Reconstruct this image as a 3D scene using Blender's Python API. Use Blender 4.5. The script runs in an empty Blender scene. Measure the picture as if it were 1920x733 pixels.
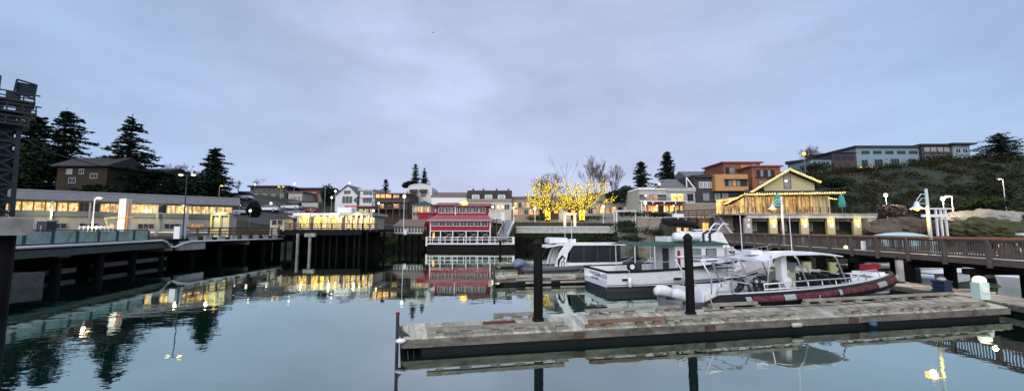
import bpy, math, random
from mathutils import Vector, Matrix, noise
R = math.radians
rnd = random.Random(7)
SC = bpy.context.scene
COL = SC.collection
# ------------------------------------------------------------------ camera
FPX, CX, CY, HOR, CAMH = 720.0, 960.0, 366.5, 430.0, 4.0
TH = math.atan((HOR - CY) / FPX)
cam_d = bpy.data.cameras.new('camera'); cam = bpy.data.objects.new('camera', cam_d); COL.objects.link(cam)
cam.location = (0, 0, CAMH); cam.rotation_euler = (R(90) + TH, 0, 0)
cam_d.sensor_width = 36; cam_d.lens = 36 * FPX / 1920.0; cam_d.clip_start = 0.1; cam_d.clip_end = 8000
SC.camera = cam
SC.view_settings.view_transform = 'Standard'; SC.view_settings.look = 'None'
SC.view_settings.exposure = 0.72; SC.view_settings.gamma = 1.0; SC.view_settings.use_curve_mapping = False
SC.cycles.use_denoising = True
SC.cycles.max_bounces = 6; SC.cycles.caustics_reflective = False; SC.cycles.caustics_refractive = False
SC.cycles.sample_clamp_indirect = 4.0
# ------------------------------------------------------------------ world: dusk overcast
W = bpy.data.worlds.new('World'); SC.world = W; W.use_nodes = True
def nn(nt, t, **k):
    n = nt.nodes.new(t)
    for a, b in k.items(): setattr(n, a, b)
    return n
def world():
    nt = W.node_tree; nt.nodes.clear(); L = nt.links.new
    out = nn(nt, 'ShaderNodeOutputWorld'); bg = nn(nt, 'ShaderNodeBackground'); L(bg.outputs[0], out.inputs[0])
    bg.inputs[1].default_value = 0.1
    sky = nn(nt, 'ShaderNodeTexSky', sky_type='NISHITA'); sky.sun_disc = False
    sky.sun_elevation = R(30); sky.sun_rotation = R(196)
    tc = nn(nt, 'ShaderNodeTexCoord')
    mp = nn(nt, 'ShaderNodeMapping'); mp.inputs['Scale'].default_value = (1.0, 1.0, 2.6); L(tc.outputs['Generated'], mp.inputs[0])
    n1 = nn(nt, 'ShaderNodeTexNoise'); n1.inputs['Scale'].default_value = 1.7; n1.inputs['Detail'].default_value = 5; n1.inputs['Roughness'].default_value = .5
    n1.inputs['Distortion'].default_value = .4
    L(mp.outputs[0], n1.inputs['Vector'])
    sep = nn(nt, 'ShaderNodeSeparateXYZ'); L(tc.outputs['Generated'], sep.inputs[0])
    ab = nn(nt, 'ShaderNodeMath', operation='ABSOLUTE'); L(sep.outputs[0], ab.inputs[0])
    # lavender near the middle, bluer towards both sides
    mr = nn(nt, 'ShaderNodeMapRange'); mr.inputs[1].default_value = .82; mr.inputs[2].default_value = .15; mr.interpolation_type = 'SMOOTHSTEP'
    L(ab.outputs[0], mr.inputs[0])
    ad = nn(nt, 'ShaderNodeMath', operation='MULTIPLY_ADD'); L(n1.outputs[0], ad.inputs[0]); ad.inputs[1].default_value = 1.1; ad.inputs[2].default_value = -.58
    s = nn(nt, 'ShaderNodeMath', operation='ADD'); s.use_clamp = True; L(mr.outputs[0], s.inputs[0]); L(ad.outputs[0], s.inputs[1])
    mix = nn(nt, 'ShaderNodeMix', data_type='RGBA'); L(s.outputs[0], mix.inputs[0])
    mix.inputs[6].default_value = (2.45, 3.25, 4.75, 1); mix.inputs[7].default_value = (3.15, 3.42, 4.8, 1)
    # cloud light and dark
    n2 = nn(nt, 'ShaderNodeTexNoise'); n2.inputs['Scale'].default_value = 3.2; n2.inputs['Detail'].default_value = 6; n2.inputs['Roughness'].default_value = .55
    L(mp.outputs[0], n2.inputs['Vector'])
    mr2 = nn(nt, 'ShaderNodeMapRange'); mr2.inputs[1].default_value = .3; mr2.inputs[2].default_value = .72; mr2.inputs[3].default_value = .88; mr2.inputs[4].default_value = 1.13
    L(n2.outputs[0], mr2.inputs[0])
    # brighter break in the cloud
    dt = nn(nt, 'ShaderNodeVectorMath', operation='DOT_PRODUCT'); L(tc.outputs['Generated'], dt.inputs[0])
    dv = Vector((-165 / 720, 1, .50)).normalized(); dt.inputs[1].default_value = dv
    mr3 = nn(nt, 'ShaderNodeMapRange'); mr3.inputs[1].default_value = .955; mr3.inputs[2].default_value = 1.0; mr3.inputs[3].default_value = 0; mr3.inputs[4].default_value = .22
    mr3.interpolation_type = 'SMOOTHERSTEP'
    L(dt.outputs['Value'], mr3.inputs[0])
    mm = nn(nt, 'ShaderNodeMath', operation='MULTIPLY'); L(mr3.outputs[0], mm.inputs[0]); L(n2.outputs[0], mm.inputs[1])
    m3 = nn(nt, 'ShaderNodeMath', operation='ADD'); L(mm.outputs[0], m3.inputs[0]); L(mr2.outputs[0], m3.inputs[1])
    hz = nn(nt, 'ShaderNodeMapRange'); hz.inputs[1].default_value = 0; hz.inputs[2].default_value = .3; hz.inputs[3].default_value = 1.14; hz.inputs[4].default_value = 1.0; L(sep.outputs[2], hz.inputs[0])
    m4 = nn(nt, 'ShaderNodeMath', operation='MULTIPLY'); L(m3.outputs[0], m4.inputs[0]); L(hz.outputs[0], m4.inputs[1]); m3 = m4
    vm = nn(nt, 'ShaderNodeVectorMath', operation='SCALE'); L(mix.outputs[2], vm.inputs[0]); L(m3.outputs[0], vm.inputs['Scale'])
    mx = nn(nt, 'ShaderNodeMix', data_type='RGBA'); mx.inputs[0].default_value = .08
    L(vm.outputs[0], mx.inputs[6]); L(sky.outputs[0], mx.inputs[7]); L(mx.outputs[2], bg.inputs[0])
world()
sd = bpy.data.lights.new('sun', 'SUN'); sd.energy = 1.5; sd.angle = R(60); sd.color = (1, .95, .92)
sun = bpy.data.objects.new('sun', sd); COL.objects.link(sun); sun.rotation_euler = (R(60), 0, R(-16))

# ------------------------------------------------------------------ helpers
MATS = {}
def mat(name, col, rough=.75, var=.25, scale=1.5, bump=.15, metal=0., stripe=None, island=0., stretch=(1, 1, 1), emit=None, dirt=None, spec=.4):
    """procedural principled material. stripe=(axis,period,bump,darken); island = per-piece brightness change; dirt=(col,amount,scale)"""
    if name in MATS: return MATS[name]
    m = bpy.data.materials.new(name); m.use_nodes = True; nt = m.node_tree; L = nt.links.new
    b = nt.nodes['Principled BSDF']; b.inputs['Roughness'].default_value = rough; b.inputs['Metallic'].default_value = metal
    b.inputs['Specular IOR Level'].default_value = spec
    tc = nn(nt, 'ShaderNodeTexCoord'); mp = nn(nt, 'ShaderNodeMapping'); mp.inputs['Scale'].default_value = stretch; L(tc.outputs['Object'], mp.inputs[0])
    n = nn(nt, 'ShaderNodeTexNoise'); n.inputs['Scale'].default_value = scale; n.inputs['Detail'].default_value = 7; n.inputs['Roughness'].default_value = .62
    L(mp.outputs[0], n.inputs['Vector'])
    mr = nn(nt, 'ShaderNodeMapRange'); mr.inputs[1].default_value = .25; mr.inputs[2].default_value = .75
    mr.inputs[3].default_value = 1 - var; mr.inputs[4].default_value = 1 + var; L(n.outputs[0], mr.inputs[0])
    fac = mr.outputs[0]
    if island:
        g = nn(nt, 'ShaderNodeNewGeometry'); mi = nn(nt, 'ShaderNodeMapRange'); mi.inputs[3].default_value = 1 - island; mi.inputs[4].default_value = 1 + island
        L(g.outputs['Random Per Island'], mi.inputs[0]); mu = nn(nt, 'ShaderNodeMath', operation='MULTIPLY'); L(fac, mu.inputs[0]); L(mi.outputs[0], mu.inputs[1]); fac = mu.outputs[0]
    h = n.outputs[0]
    if stripe:
        ax, per, sb, dk = stripe
        w = nn(nt, 'ShaderNodeTexWave', wave_type='BANDS', bands_direction=ax, wave_profile='SAW'); w.inputs['Scale'].default_value = 1 / (per * 3.18)
        w.inputs['Distortion'].default_value = 0
        L(tc.outputs['Object'], w.inputs['Vector'])
        md = nn(nt, 'ShaderNodeMapRange'); md.inputs[1].default_value = 0; md.inputs[2].default_value = .18; md.inputs[3].default_value = 1 - dk; md.inputs[4].default_value = 1
        L(w.outputs['Fac'], md.inputs[0]); mu = nn(nt, 'ShaderNodeMath', operation='MULTIPLY'); L(fac, mu.inputs[0]); L(md.outputs[0], mu.inputs[1]); fac = mu.outputs[0]
        ma = nn(nt, 'ShaderNodeMath', operation='MULTIPLY_ADD'); L(w.outputs['Fac'], ma.inputs[0]); ma.inputs[1].default_value = sb; L(h, ma.inputs[2]); h = ma.outputs[0]
    vs = nn(nt, 'ShaderNodeVectorMath', operation='SCALE'); vs.inputs[0].default_value = col; L(fac, vs.inputs['Scale'])
    src = vs.outputs[0]
    if dirt:
        dn = nn(nt, 'ShaderNodeTexNoise'); dn.inputs['Scale'].default_value = dirt[2]; dn.inputs['Detail'].default_value = 8; dn.inputs['Roughness'].default_value = .7
        L(tc.outputs['Object'], dn.inputs['Vector'])
        dm = nn(nt, 'ShaderNodeMapRange'); dm.inputs[1].default_value = .48; dm.inputs[2].default_value = .66; dm.inputs[3].default_value = 0; dm.inputs[4].default_value = dirt[1]
        L(dn.outputs[0], dm.inputs[0]); mx = nn(nt, 'ShaderNodeMix', data_type='RGBA'); L(dm.outputs[0], mx.inputs[0]); L(src, mx.inputs[6]); mx.inputs[7].default_value = (*dirt[0], 1)
        src = mx.outputs[2]
    L(src, b.inputs['Base Color'])
    if bump:
        bp = nn(nt, 'ShaderNodeBump'); bp.inputs['Strength'].default_value = bump; bp.inputs['Distance'].default_value = .05; L(h, bp.inputs['Height']); L(bp.outputs[0], b.inputs['Normal'])
    if emit:
        b.inputs['Emission Color'].default_value = (*emit[0], 1); b.inputs['Emission Strength'].default_value = emit[1]
    MATS[name] = m; return m
def lit(name, col, s, var=.5, scale=1.2):
    """a lit interior seen through glass: brightness varies from place to place"""
    if name in MATS: return MATS[name]
    m = bpy.data.materials.new(name); m.use_nodes = True; nt = m.node_tree; L = nt.links.new
    b = nt.nodes['Principled BSDF']; b.inputs['Base Color'].default_value = (.03, .03, .03, 1); b.inputs['Roughness'].default_value = .2
    b.inputs['Emission Color'].default_value = (*col, 1)
    g = nn(nt, 'ShaderNodeNewGeometry'); n = nn(nt, 'ShaderNodeTexNoise'); n.inputs['Scale'].default_value = scale; n.inputs['Detail'].default_value = 3
    mpp = nn(nt, 'ShaderNodeMapping'); mpp.inputs['Scale'].default_value = (1.5, 1.5, .6) if var > .3 else (1, 1, 1); L(g.outputs['Position'], mpp.inputs[0])
    L(mpp.outputs[0], n.inputs['Vector']); mr = nn(nt, 'ShaderNodeMapRange'); mr.inputs[1].default_value = .35; mr.inputs[2].default_value = .65
    mr.inputs[3].default_value = s * (1 - var); mr.inputs[4].default_value = s * (1 + var); L(n.outputs[0], mr.inputs[0]); L(mr.outputs[0], b.inputs['Emission Strength'])
    if var > .3:
        n2 = nn(nt, 'ShaderNodeTexNoise'); n2.inputs['Scale'].default_value = scale * 1.7; n2.inputs['Detail'].default_value = 4; L(mpp.outputs[0], n2.inputs['Vector'])
        m2 = nn(nt, 'ShaderNodeMapRange'); m2.inputs[1].default_value = .42; m2.inputs[2].default_value = .6; L(n2.outputs[0], m2.inputs[0])
        mx = nn(nt, 'ShaderNodeMix', data_type='RGBA'); L(m2.outputs[0], mx.inputs[0]); mx.inputs[6].default_value = (col[0] * .75, col[1] * .5, col[2] * .35, 1); mx.inputs[7].default_value = (*col, 1); L(mx.outputs[2], b.inputs['Emission Color'])
    MATS[name] = m; return m

class MB:
    def __init__(s): s.v = []; s.f = []
    def add(s, vs, fs):
        o = len(s.v); s.v += [tuple(p) for p in vs]; s.f += [tuple(i + o for i in f) for f in fs]; return s
    def box(s, x0, x1, y0, y1, z0, z1, M=None):
        vs = [Vector(p) for p in ((x0,y0,z0),(x1,y0,z0),(x1,y1,z0),(x0,y1,z0),(x0,y0,z1),(x1,y0,z1),(x1,y1,z1),(x0,y1,z1))]
        if M: vs = [M @ p for p in vs]
        return s.add(vs, ((0,3,2,1),(4,5,6,7),(0,1,5,4),(1,2,6,5),(2,3,7,6),(3,0,4,7)))
    def beam(s, p, q, w, h=None, up=(0, 0, 1)):
        """box bar from p to q"""
        p, q = Vector(p), Vector(q); d = q - p; l = d.length
        if l < 1e-6: return s
        h = h or w; d.normalize(); u = Vector(up)
        if abs(d.dot(u)) > .98: u = Vector((0, 1, 0))
        sx = d.cross(u).normalized(); uz = sx.cross(d)
        vs = []
        for e in (p, q):
            for a, b in ((-1,-1),(1,-1),(1,1),(-1,1)): vs.append(e + sx * (a * w / 2) + uz * (b * h / 2))
        return s.add(vs, ((0,1,2,3),(7,6,5,4),(0,4,5,1),(1,5,6,2),(2,6,7,3),(3,7,4,0)))
    def tube(s, pts, r, n=8, cap=True):
        pts = [Vector(p) for p in pts]; rs = r if isinstance(r, (list, tuple)) else [r] * len(pts)
        o = len(s.v); prev = None
        for i, p in enumerate(pts):
            d = (pts[min(i + 1, len(pts) - 1)] - pts[max(i - 1, 0)]).normalized()
            if prev is None:
                a = Vector((0, 0, 1)) if abs(d.z) < .9 else Vector((1, 0, 0)); prev = d.cross(a).normalized()
            else:
                prev = (prev - d * prev.dot(d)); prev = prev.normalized() if prev.length > 1e-6 else d.orthogonal().normalized()
            b = d.cross(prev)
            for k in range(n):
                t = 2 * math.pi * k / n; s.v.append(tuple(p + (prev * math.cos(t) + b * math.sin(t)) * rs[i]))
        for i in range(len(pts) - 1):
            for k in range(n):
                a = o + i * n + k; b_ = o + i * n + (k + 1) % n; s.f.append((a, b_, b_ + n, a + n))
        if cap:
            s.f.append(tuple(o + k for k in reversed(range(n)))); e = o + (len(pts) - 1) * n; s.f.append(tuple(e + k for k in range(n)))
        return s
    def ball(s, c, r, sx=1, sy=1, sz=1, n=10, m=6):
        o = len(s.v); c = Vector(c); s.v.append((c.x, c.y, c.z + r * sz))
        for i in range(1, m):
            a = math.pi * i / m
            for k in range(n):
                t = 2 * math.pi * k / n; s.v.append((c.x + r * sx * math.sin(a) * math.cos(t), c.y + r * sy * math.sin(a) * math.sin(t), c.z + r * sz * math.cos(a)))
        s.v.append((c.x, c.y, c.z - r * sz)); last = len(s.v) - 1
        for k in range(n): s.f.append((o, o + 1 + k, o + 1 + (k + 1) % n)); s.f.append((last, last - n + (k + 1) % n, last - n + k))
        for i in range(m - 2):
            for k in range(n):
                a = o + 1 + i * n + k; b = o + 1 + i * n + (k + 1) % n; s.f.append((a, a + n, b + n, b))
        return s
    def prism(s, poly, axis, a, b):
        """2D polygon extruded along axis from a to b. axis x: poly=(y,z); y: poly=(x,z); z: poly=(x,y)"""
        def P(u, v, w): return {'x': (w, u, v), 'y': (u, w, v), 'z': (u, v, w)}[axis]
        n = len(poly); vs = [P(u, v, a) for u, v in poly] + [P(u, v, b) for u, v in poly]
        fs = [tuple(range(n)), tuple(range(2 * n - 1, n - 1, -1))] + [(i, i + n, (i + 1) % n + n, (i + 1) % n) for i in range(n)]
        return s.add(vs, fs)
    def loft(s, secs, close=True, caps=True):
        n = len(secs[0]); o = len(s.v)
        for c in secs: s.v += [tuple(p) for p in c]
        for i in range(len(secs) - 1):
            for k in range(n if close else n - 1):
                a = o + i * n + k; b = o + i * n + (k + 1) % n; s.f.append((a, b, b + n, a + n))
        if caps and close:
            s.f.append(tuple(o + k for k in reversed(range(n)))); e = o + (len(secs) - 1) * n; s.f.append(tuple(e + k for k in range(n)))
        return s
    def slab(s, pts, t):
        """thick plate from corner points (CCW seen from outside), thickened against the normal"""
        pts = [Vector(p) for p in pts]; nrm = (pts[1] - pts[0]).cross(pts[2] - pts[0]).normalized(); n = len(pts)
        vs = pts + [p - nrm * t for p in pts]
        return s.add(vs, [tuple(range(n)), tuple(range(2 * n - 1, n - 1, -1))] + [(i, i + n, (i + 1) % n + n, (i + 1) % n) for i in range(n)])
    def build(s, name, m, parent=None, loc=None, rotz=0, smooth=False):
        me = bpy.data.meshes.new(name); me.from_pydata(s.v, [], s.f)
        import bmesh
        if len(s.v) < 60000:
            bm = bmesh.new(); bm.from_mesh(me); bmesh.ops.recalc_face_normals(bm, faces=bm.faces); bm.to_mesh(me); bm.free()
        me.materials.append(m)
        if smooth: me.polygons.foreach_set('use_smooth', [True] * len(me.polygons))
        o = bpy.data.objects.new(name, me); COL.objects.link(o)
        if parent: o.parent = parent
        if loc: o.location = loc
        if rotz: o.rotation_euler.z = rotz
        return o
def tag(o, label=None, cat=None, group=None, kind=None):
    if label: o['label'] = label
    if cat: o['category'] = cat
    if group: o['group'] = group
    if kind: o['kind'] = kind
    return o
def thing(name, label, cat, loc=(0, 0, 0), rotz=0, group=None):
    o = bpy.data.objects.new(name, None); COL.objects.link(o); o.location = loc; o.rotation_euler = (0, 0, rotz)
    o.empty_display_size = .3
    return tag(o, label, cat, group)
def kids(o): return [c for c in ALL_BY_PARENT(o)]
def ALL_BY_PARENT(o): return [c for c in COL.objects if c.parent == o]
def copy_tree(o, loc=None, rotz=None, label=None, scale=None, parent=None):
    c = o.copy(); COL.objects.link(c)
    if parent: c.parent = parent
    if loc is not None: c.location = loc
    if rotz is not None: c.rotation_euler.z = rotz
    if scale is not None: c.scale = scale if hasattr(scale, '__len__') else (scale,) * 3
    if label: c['label'] = label
    for ch in kids(o): copy_tree(ch, parent=c)
    return c
def inst(src, name, parent, loc, rotz=0):
    o = bpy.data.objects.new(name, src.data); COL.objects.link(o); o.parent = parent; o.location = loc; o.rotation_euler.z = rotz; return o

def zk(py):
    v = (CY - py) / FPX; return (math.sin(TH) + v * math.cos(TH)) / (math.cos(TH) - v * math.sin(TH))
def xk(px, py): v = (CY - py) / FPX; return ((px - CX) / FPX) / (math.cos(TH) - v * math.sin(TH))
def pz(py, Y): return CAMH + Y * zk(py)
def px_(px, py, Y): return Y * xk(px, py)
def G(px, py, z):
    """point on the level z seen at a pixel"""
    Y = (z - CAMH) / zk(py); return Vector((Y * xk(px, py), Y, z))
class Fac:
    """metric frame of a facade facing the harbour at distance Y; origin at the facade's base centre"""
    def __init__(s, Y, x0, x1, yb, yref=None, zb=None):
        s.Y = Y; s.yr = yref if yref is not None else yb - 15
        s.X0 = px_((x0 + x1) / 2, s.yr, Y); s.Z0 = pz(yb, Y) if zb is None else zb
        s.loc = (s.X0, Y, s.Z0)
    def x(s, px): return px_(px, s.yr, s.Y) - s.X0
    def z(s, py): return pz(py, s.Y) - s.Z0
# ------------------------------------------------------------------ materials
m_white = mat('white_paint', (.78, .79, .8), .55, .06, 2, .05)
m_gel = mat('gelcoat', (.8, .82, .84), .3, .05, 1.2, .02, spec=.5, dirt=((.55, .56, .52), .35, 2.2))
m_cream = mat('cream_render', (.5, .46, .38), .85, .15)
m_concrete = mat('concrete', (.34, .33, .31), .9, .3, 1.1, .3, dirt=((.16, .15, .13), .7, .8))
m_conc_light = mat('pale_concrete', (.48, .48, .45), .9, .25, 1.3, .3, dirt=((.25, .24, .21), .6, 1.2))
m_wood = mat('weathered_wood', (.36, .33, .28), .85, .3, 3, .4, island=.3, stretch=(.4, 3, 3), dirt=((.14, .12, .09), .55, 1.5))
m_woodx = mat('weathered_plank', (.48, .455, .37), .9, .35, 3, .5, island=.35, stretch=(3, .5, 3), dirt=((.14, .13, .085), .75, .55), spec=.15)
m_wood_dark = mat('shade_dark_wood', (.012, .011, .010), .8, .4, 3, .5, spec=.12)  # dark wood taken near black to stand in for shade under the decks
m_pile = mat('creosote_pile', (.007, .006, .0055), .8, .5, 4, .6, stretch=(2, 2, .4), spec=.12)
m_wood_brown = mat('brown_wood', (.16, .085, .045), .8, .3, 2.5, .3, stretch=(.5, 2, 2))
m_railwood = mat('grey_brown_rail_wood', (.105, .092, .08), .85, .3, 3, .3, island=.25)
m_redrail = mat('reddish_cap_rail', (.30, .13, .09), .7, .3, 2, .2)
m_red = mat('red_paint', (.30, .013, .028), .75, .15, 2, .15, stripe=('Z', .22, .5, .3))
m_redroof = mat('faded_red_roof', (.33, .10, .115), .8, .2, 1.5, .3, stripe=('X', .5, .8, .25))
m_dark = mat('dark_metal', (.03, .032, .035), .5, .3)
m_steel = mat('galvanised_steel', (.32, .33, .34), .4, .2, 3, .1, metal=.6)
m_alu = mat('aluminium', (.6, .62, .64), .35, .12, 3, .05, metal=.7)
m_teal_steel = mat('teal_painted_steel', (.035, .085, .08), .6, .35, 2, .3, dirt=((.08, .07, .05), .6, 1.6))
m_teal_panel = mat('pale_teal_panel', (.34, .5, .45), .6, .25, 1.4, .2, dirt=((.12, .16, .14), .7, 1.2))
m_tower = mat('tower_steel', (.028, .042, .05), .75, .4, 1.5, .3, dirt=((.01, .014, .018), .8, 1.2), spec=.2)
m_pipe = mat('white_pipe', (.82, .82, .78), .5, .15, 2, .1, dirt=((.3, .28, .22), .4, 2))
m_glass = mat('dark_window_glass', (.02, .025, .03), .15, .4, .9, 0, spec=.35)
m_glass_pale = mat('pale_window_glass', (.22, .26, .27), .12, .3, .8, 0, spec=.8)
m_roof_grey = mat('grey_roof', (.15, .155, .16), .8, .25, 1.5, .3, stripe=('X', .45, .6, .15))
m_roof_dark = mat('dark_shingle_roof', (.04, .04, .042), .9, .35, 3, .5, stripe=('Z', .25, .6, .3))
m_roof_brown = mat('brown_roof', (.2, .145, .12), .9, .25, 2, .4, stripe=('Z', .3, .6, .2))
m_green_roof = mat('dark_green_roof', (.03, .07, .05), .8, .3, 2, .3)
m_greywall = mat('grey_siding', (.4, .42, .41), .8, .12, 1.5, .2, stripe=('Z', .25, .7, .2))
m_whitewall = mat('white_siding', (.66, .69, .72), .75, .1, 1.5, .2, stripe=('Z', .25, .7, .2))
m_brownwall = mat('brown_siding', (.085, .06, .045), .85, .25, 1.5, .3, stripe=('Z', .25, .7, .25))
m_oldbrown = mat('old_brown_boards', (.04, .031, .024), .9, .3, 1.5, .3, stripe=('X', .4, .5, .25), spec=.1)
m_darkwall = mat('charcoal_siding', (.045, .045, .05), .8, .25, 1.5, .2, stripe=('Z', .3, .6, .2))
m_brick = mat('brick', (.2, .085, .065), .9, .3, 5, .4, stripe=('Z', .2, .5, .25))
m_orange = mat('ochre_panel', (.48, .26, .105), .7, .15, 1.2, .1)
m_rust = mat('rust_red_panel', (.26, .09, .055), .75, .2, 1.2, .1)
m_yellowwall = mat('yellow_siding', (.50, .44, .25), .8, .1, 1.5, .2, stripe=('Z', .2, .7, .2))
m_stone = mat('stone_facing', (.27, .23, .18), .9, .4, 4, .6)
m_tealwall = mat('pale_teal_wall', (.19, .27, .30), .8, .15, 1.2, .1)
m_maroon = mat('maroon_brick', (.05, .04, .045), .85, .35, 2, .3)
m_black = mat('black_rubber', (.009, .009, .010), .6, .3, 3, .2, spec=.2)
m_greytube = mat('grey_rubber_tube', (.09, .10, .11), .5, .25, 2, .1)
m_bark = mat('bark', (.07, .055, .045), .9, .35, 6, .5)
m_conifer = mat('conifer_needles', (.016, .032, .018), .8, .5, .7, 0, island=.4, spec=.08)
m_leaf = mat('shrub_leaves', (.035, .055, .02), .8, .5, .6, 0, island=.4, spec=.08)
m_hedge = mat('hedge_leaves', (.03, .042, .022), .8, .5, .6, 0, island=.4, spec=.08)
m_scrub = mat('hillside_scrub_leaves', (.024, .028, .011), .9, .75, .07, 0, island=.35, spec=.05, dirt=((.05, .035, .018), .6, .09))
m_twig = mat('bare_twigs', (.12, .10, .09), .9, .3, 2, .1)
m_rock = mat('rock', (.13, .095, .07), .9, .4, 1.2, .6, dirt=((.07, .05, .04), .7, .6))
m_teal_cloth = mat('teal_canvas', (.05, .28, .27), .8, .2, 2, .2)
m_green_cloth = mat('green_canvas', (.02, .10, .07), .75, .25, 2, .2)
m_orange_pipe = mat('orange_pipe', (.6, .24, .05), .6, .15)
m_yellow_pipe = mat('yellow_pipe', (.62, .56, .25), .6, .15)
WARM = (1.0, .58, .14)
l_warm = lit('lit_warm_room', WARM, 1.0)
l_bright = lit('lit_bright_room', (1.0, .66, .10), 1.6, .8, 1.7)
l_dim = lit('lit_dim_room', (1, .62, .3), .45, .6)
l_term = lit('lit_waiting_room', (1.0, .70, .28), .75, .6, 2.2)
l_bulb = lit('lamp_bulb', (1, .76, .36), 2.6, .01)
l_bulb_w = lit('white_lamp_bulb', (1, .93, .74), 2.4, .01)
l_orange = lit('orange_lamp_bulb', (1, .46, .03), 2.4, .01)
l_string = lit('string_light_bulbs', (1.0, .72, .16), 4.5, .3, 6)
l_tree = lit('tree_light_bulbs', (1.0, .70, .04), 2.6, .29, 3.0)
l_redglow = lit('red_lit_sign', (1, .25, .15), 1.8, .4)
WINCACHE = {}
def window(root, x, z, w, h, y=0, nx=2, nz=1, frame=None, pane=None, rotz=0, fw=.07, name='window'):
    """window centred at x, bottom z on the face y (looking to -y), frame with its pane as a sub-part"""
    frame = frame or m_white; pane = pane or m_glass
    k = (round(w, 2), round(h, 2), nx, nz, frame.name, pane.name, fw)
    if k not in WINCACHE:
        b = MB(); d = .09
        b.box(-w/2 - fw, -w/2, -d, .01, -fw, h + fw); b.box(w/2, w/2 + fw, -d, .01, -fw, h + fw)
        b.box(-w/2, w/2, -d, .01, -fw, 0); b.box(-w/2, w/2, -d, .01, h, h + fw)
        for i in range(1, nx): b.box(-w/2 + w*i/nx - fw*.35, -w/2 + w*i/nx + fw*.35, -d*.8, .01, .001, h - .001)
        for i in range(1, nz): b.box(-w/2 + .001, w/2 - .001, -d*.78, .01, h*i/nz - fw*.35, h*i/nz + fw*.35)
        f = b.build(name, frame, root, (x, y, z), rotz)
        p = MB().box(-w/2, w/2, -d*.35, .008, 0, h).build('pane', pane, f)
        WINCACHE[k] = (f, p); return f
    f0, p0 = WINCACHE[k]; f = inst(f0, name, root, (x, y, z), rotz); inst(p0, 'pane', f, (0, 0, 0)); return f
def roofmesh(kind, x0, x1, y0, y1, z, rise, ov=.4, t=.18, ridge=None):
    b = MB(); x0 -= ov; x1 += ov; y0 -= ov; y1 += ov; cx = (x0 + x1) / 2; cy = (y0 + y1) / 2
    if kind == 'flat': b.box(x0, x1, y0, y1, z, z + rise)
    elif kind == 'gx':   # ridge along x
        b.prism([(y0, z), (cy, z + rise), (y1, z), (y1, z - t), (y0, z - t)], 'x', x0, x1)
    elif kind == 'gy':
        b.prism([(x0, z), (x0, z - t), (x1, z - t), (x1, z), (ridge if ridge is not None else cx, z + rise)], 'y', y0, y1)
    elif kind == 'hip':
        k = min((x1 - x0), (y1 - y0)) / 2
        v = [(x0,y0,z),(x1,y0,z),(x1,y1,z),(x0,y1,z)]
        if x1 - x0 >= y1 - y0: r = [(x0 + k, cy, z + rise), (x1 - k, cy, z + rise)]; f = [(0,1,5,4),(1,2,5),(2,3,4,5),(3,0,4)]
        else: r = [(cx, y0 + k, z + rise), (cx, y1 - k, z + rise)]; f = [(0,1,4),(1,2,5,4),(2,3,5),(3,0,4,5)]
        b.add(v + r, f + [(3,2,1,0)])
    elif kind == 'shed': b.prism([(y0, z), (y0, z - t), (y1, z - t), (y1, z + rise)], 'x', x0, x1)
    return b
def building(name, label, cat, Y, x0, x1, yt, yb, depth, wall, roof, wins=(), yref=None, zb=None, group=None, sink=3.0, doors=()):
    """box building; wins: (px0,px1,py0,py1,nx,nz,frame,pane); roof=(kind,rise_m,overhang,material)"""
    f = Fac(Y, x0, x1, yb, yref, zb); r = thing(name, label, cat, f.loc, 0, group)
    xa, xb, zt = f.x(x0), f.x(x1), f.z(yt)
    MB().box(xa, xb, 0, depth, -sink, zt).build('wall', wall, r)
    if roof:
        kinds = roof if isinstance(roof[0], tuple) else (roof,)
        for k in kinds: roofmesh(k[0], xa, xb, 0, depth, zt + .003, k[1], k[2]).build('roof', k[3], r)
    for w in wins:
        a, c, t, bt, nx, nz, fr, pn = w
        window(r, (f.x(a) + f.x(c)) / 2, f.z(bt), f.x(c) - f.x(a), f.z(t) - f.z(bt), -.003, nx, nz, fr, pn, fw=.09)
    for a, c, t, m in doors:
        w = f.x(c) - f.x(a); h = f.z(t)
        d = MB().box(-w/2, w/2, -.06, .01, 0, h).build('door', m, r, ((f.x(a) + f.x(c)) / 2, -.004, .05))
        MB().box(w*.3, w*.36, -.11, -.06, h*.45, h*.5).build('handle', m_steel, d)
    return r, f
def row(x0, x1, n, y0, y1, nx=2, nz=1, fr=None, pn=None, gap=.3):
    st = (x1 - x0) / n; o = []
    for i in range(n):
        p = pn[i % len(pn)] if isinstance(pn, (list, tuple)) else pn
        o.append((x0 + st * (i + gap / 2), x0 + st * (i + 1 - gap / 2), y0, y1, nx, nz, fr or m_white, p or m_glass))
    return o
def interp(x, pts):
    if x <= pts[0][0]: return pts[0][1]
    for (a, b), (c, d) in zip(pts, pts[1:]):
        if x <= c: return b + (d - b) * (x - a) / (c - a)
    return pts[-1][1]
def sst(t): t = max(0, min(1, t)); return t * t * (3 - 2 * t)
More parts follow.
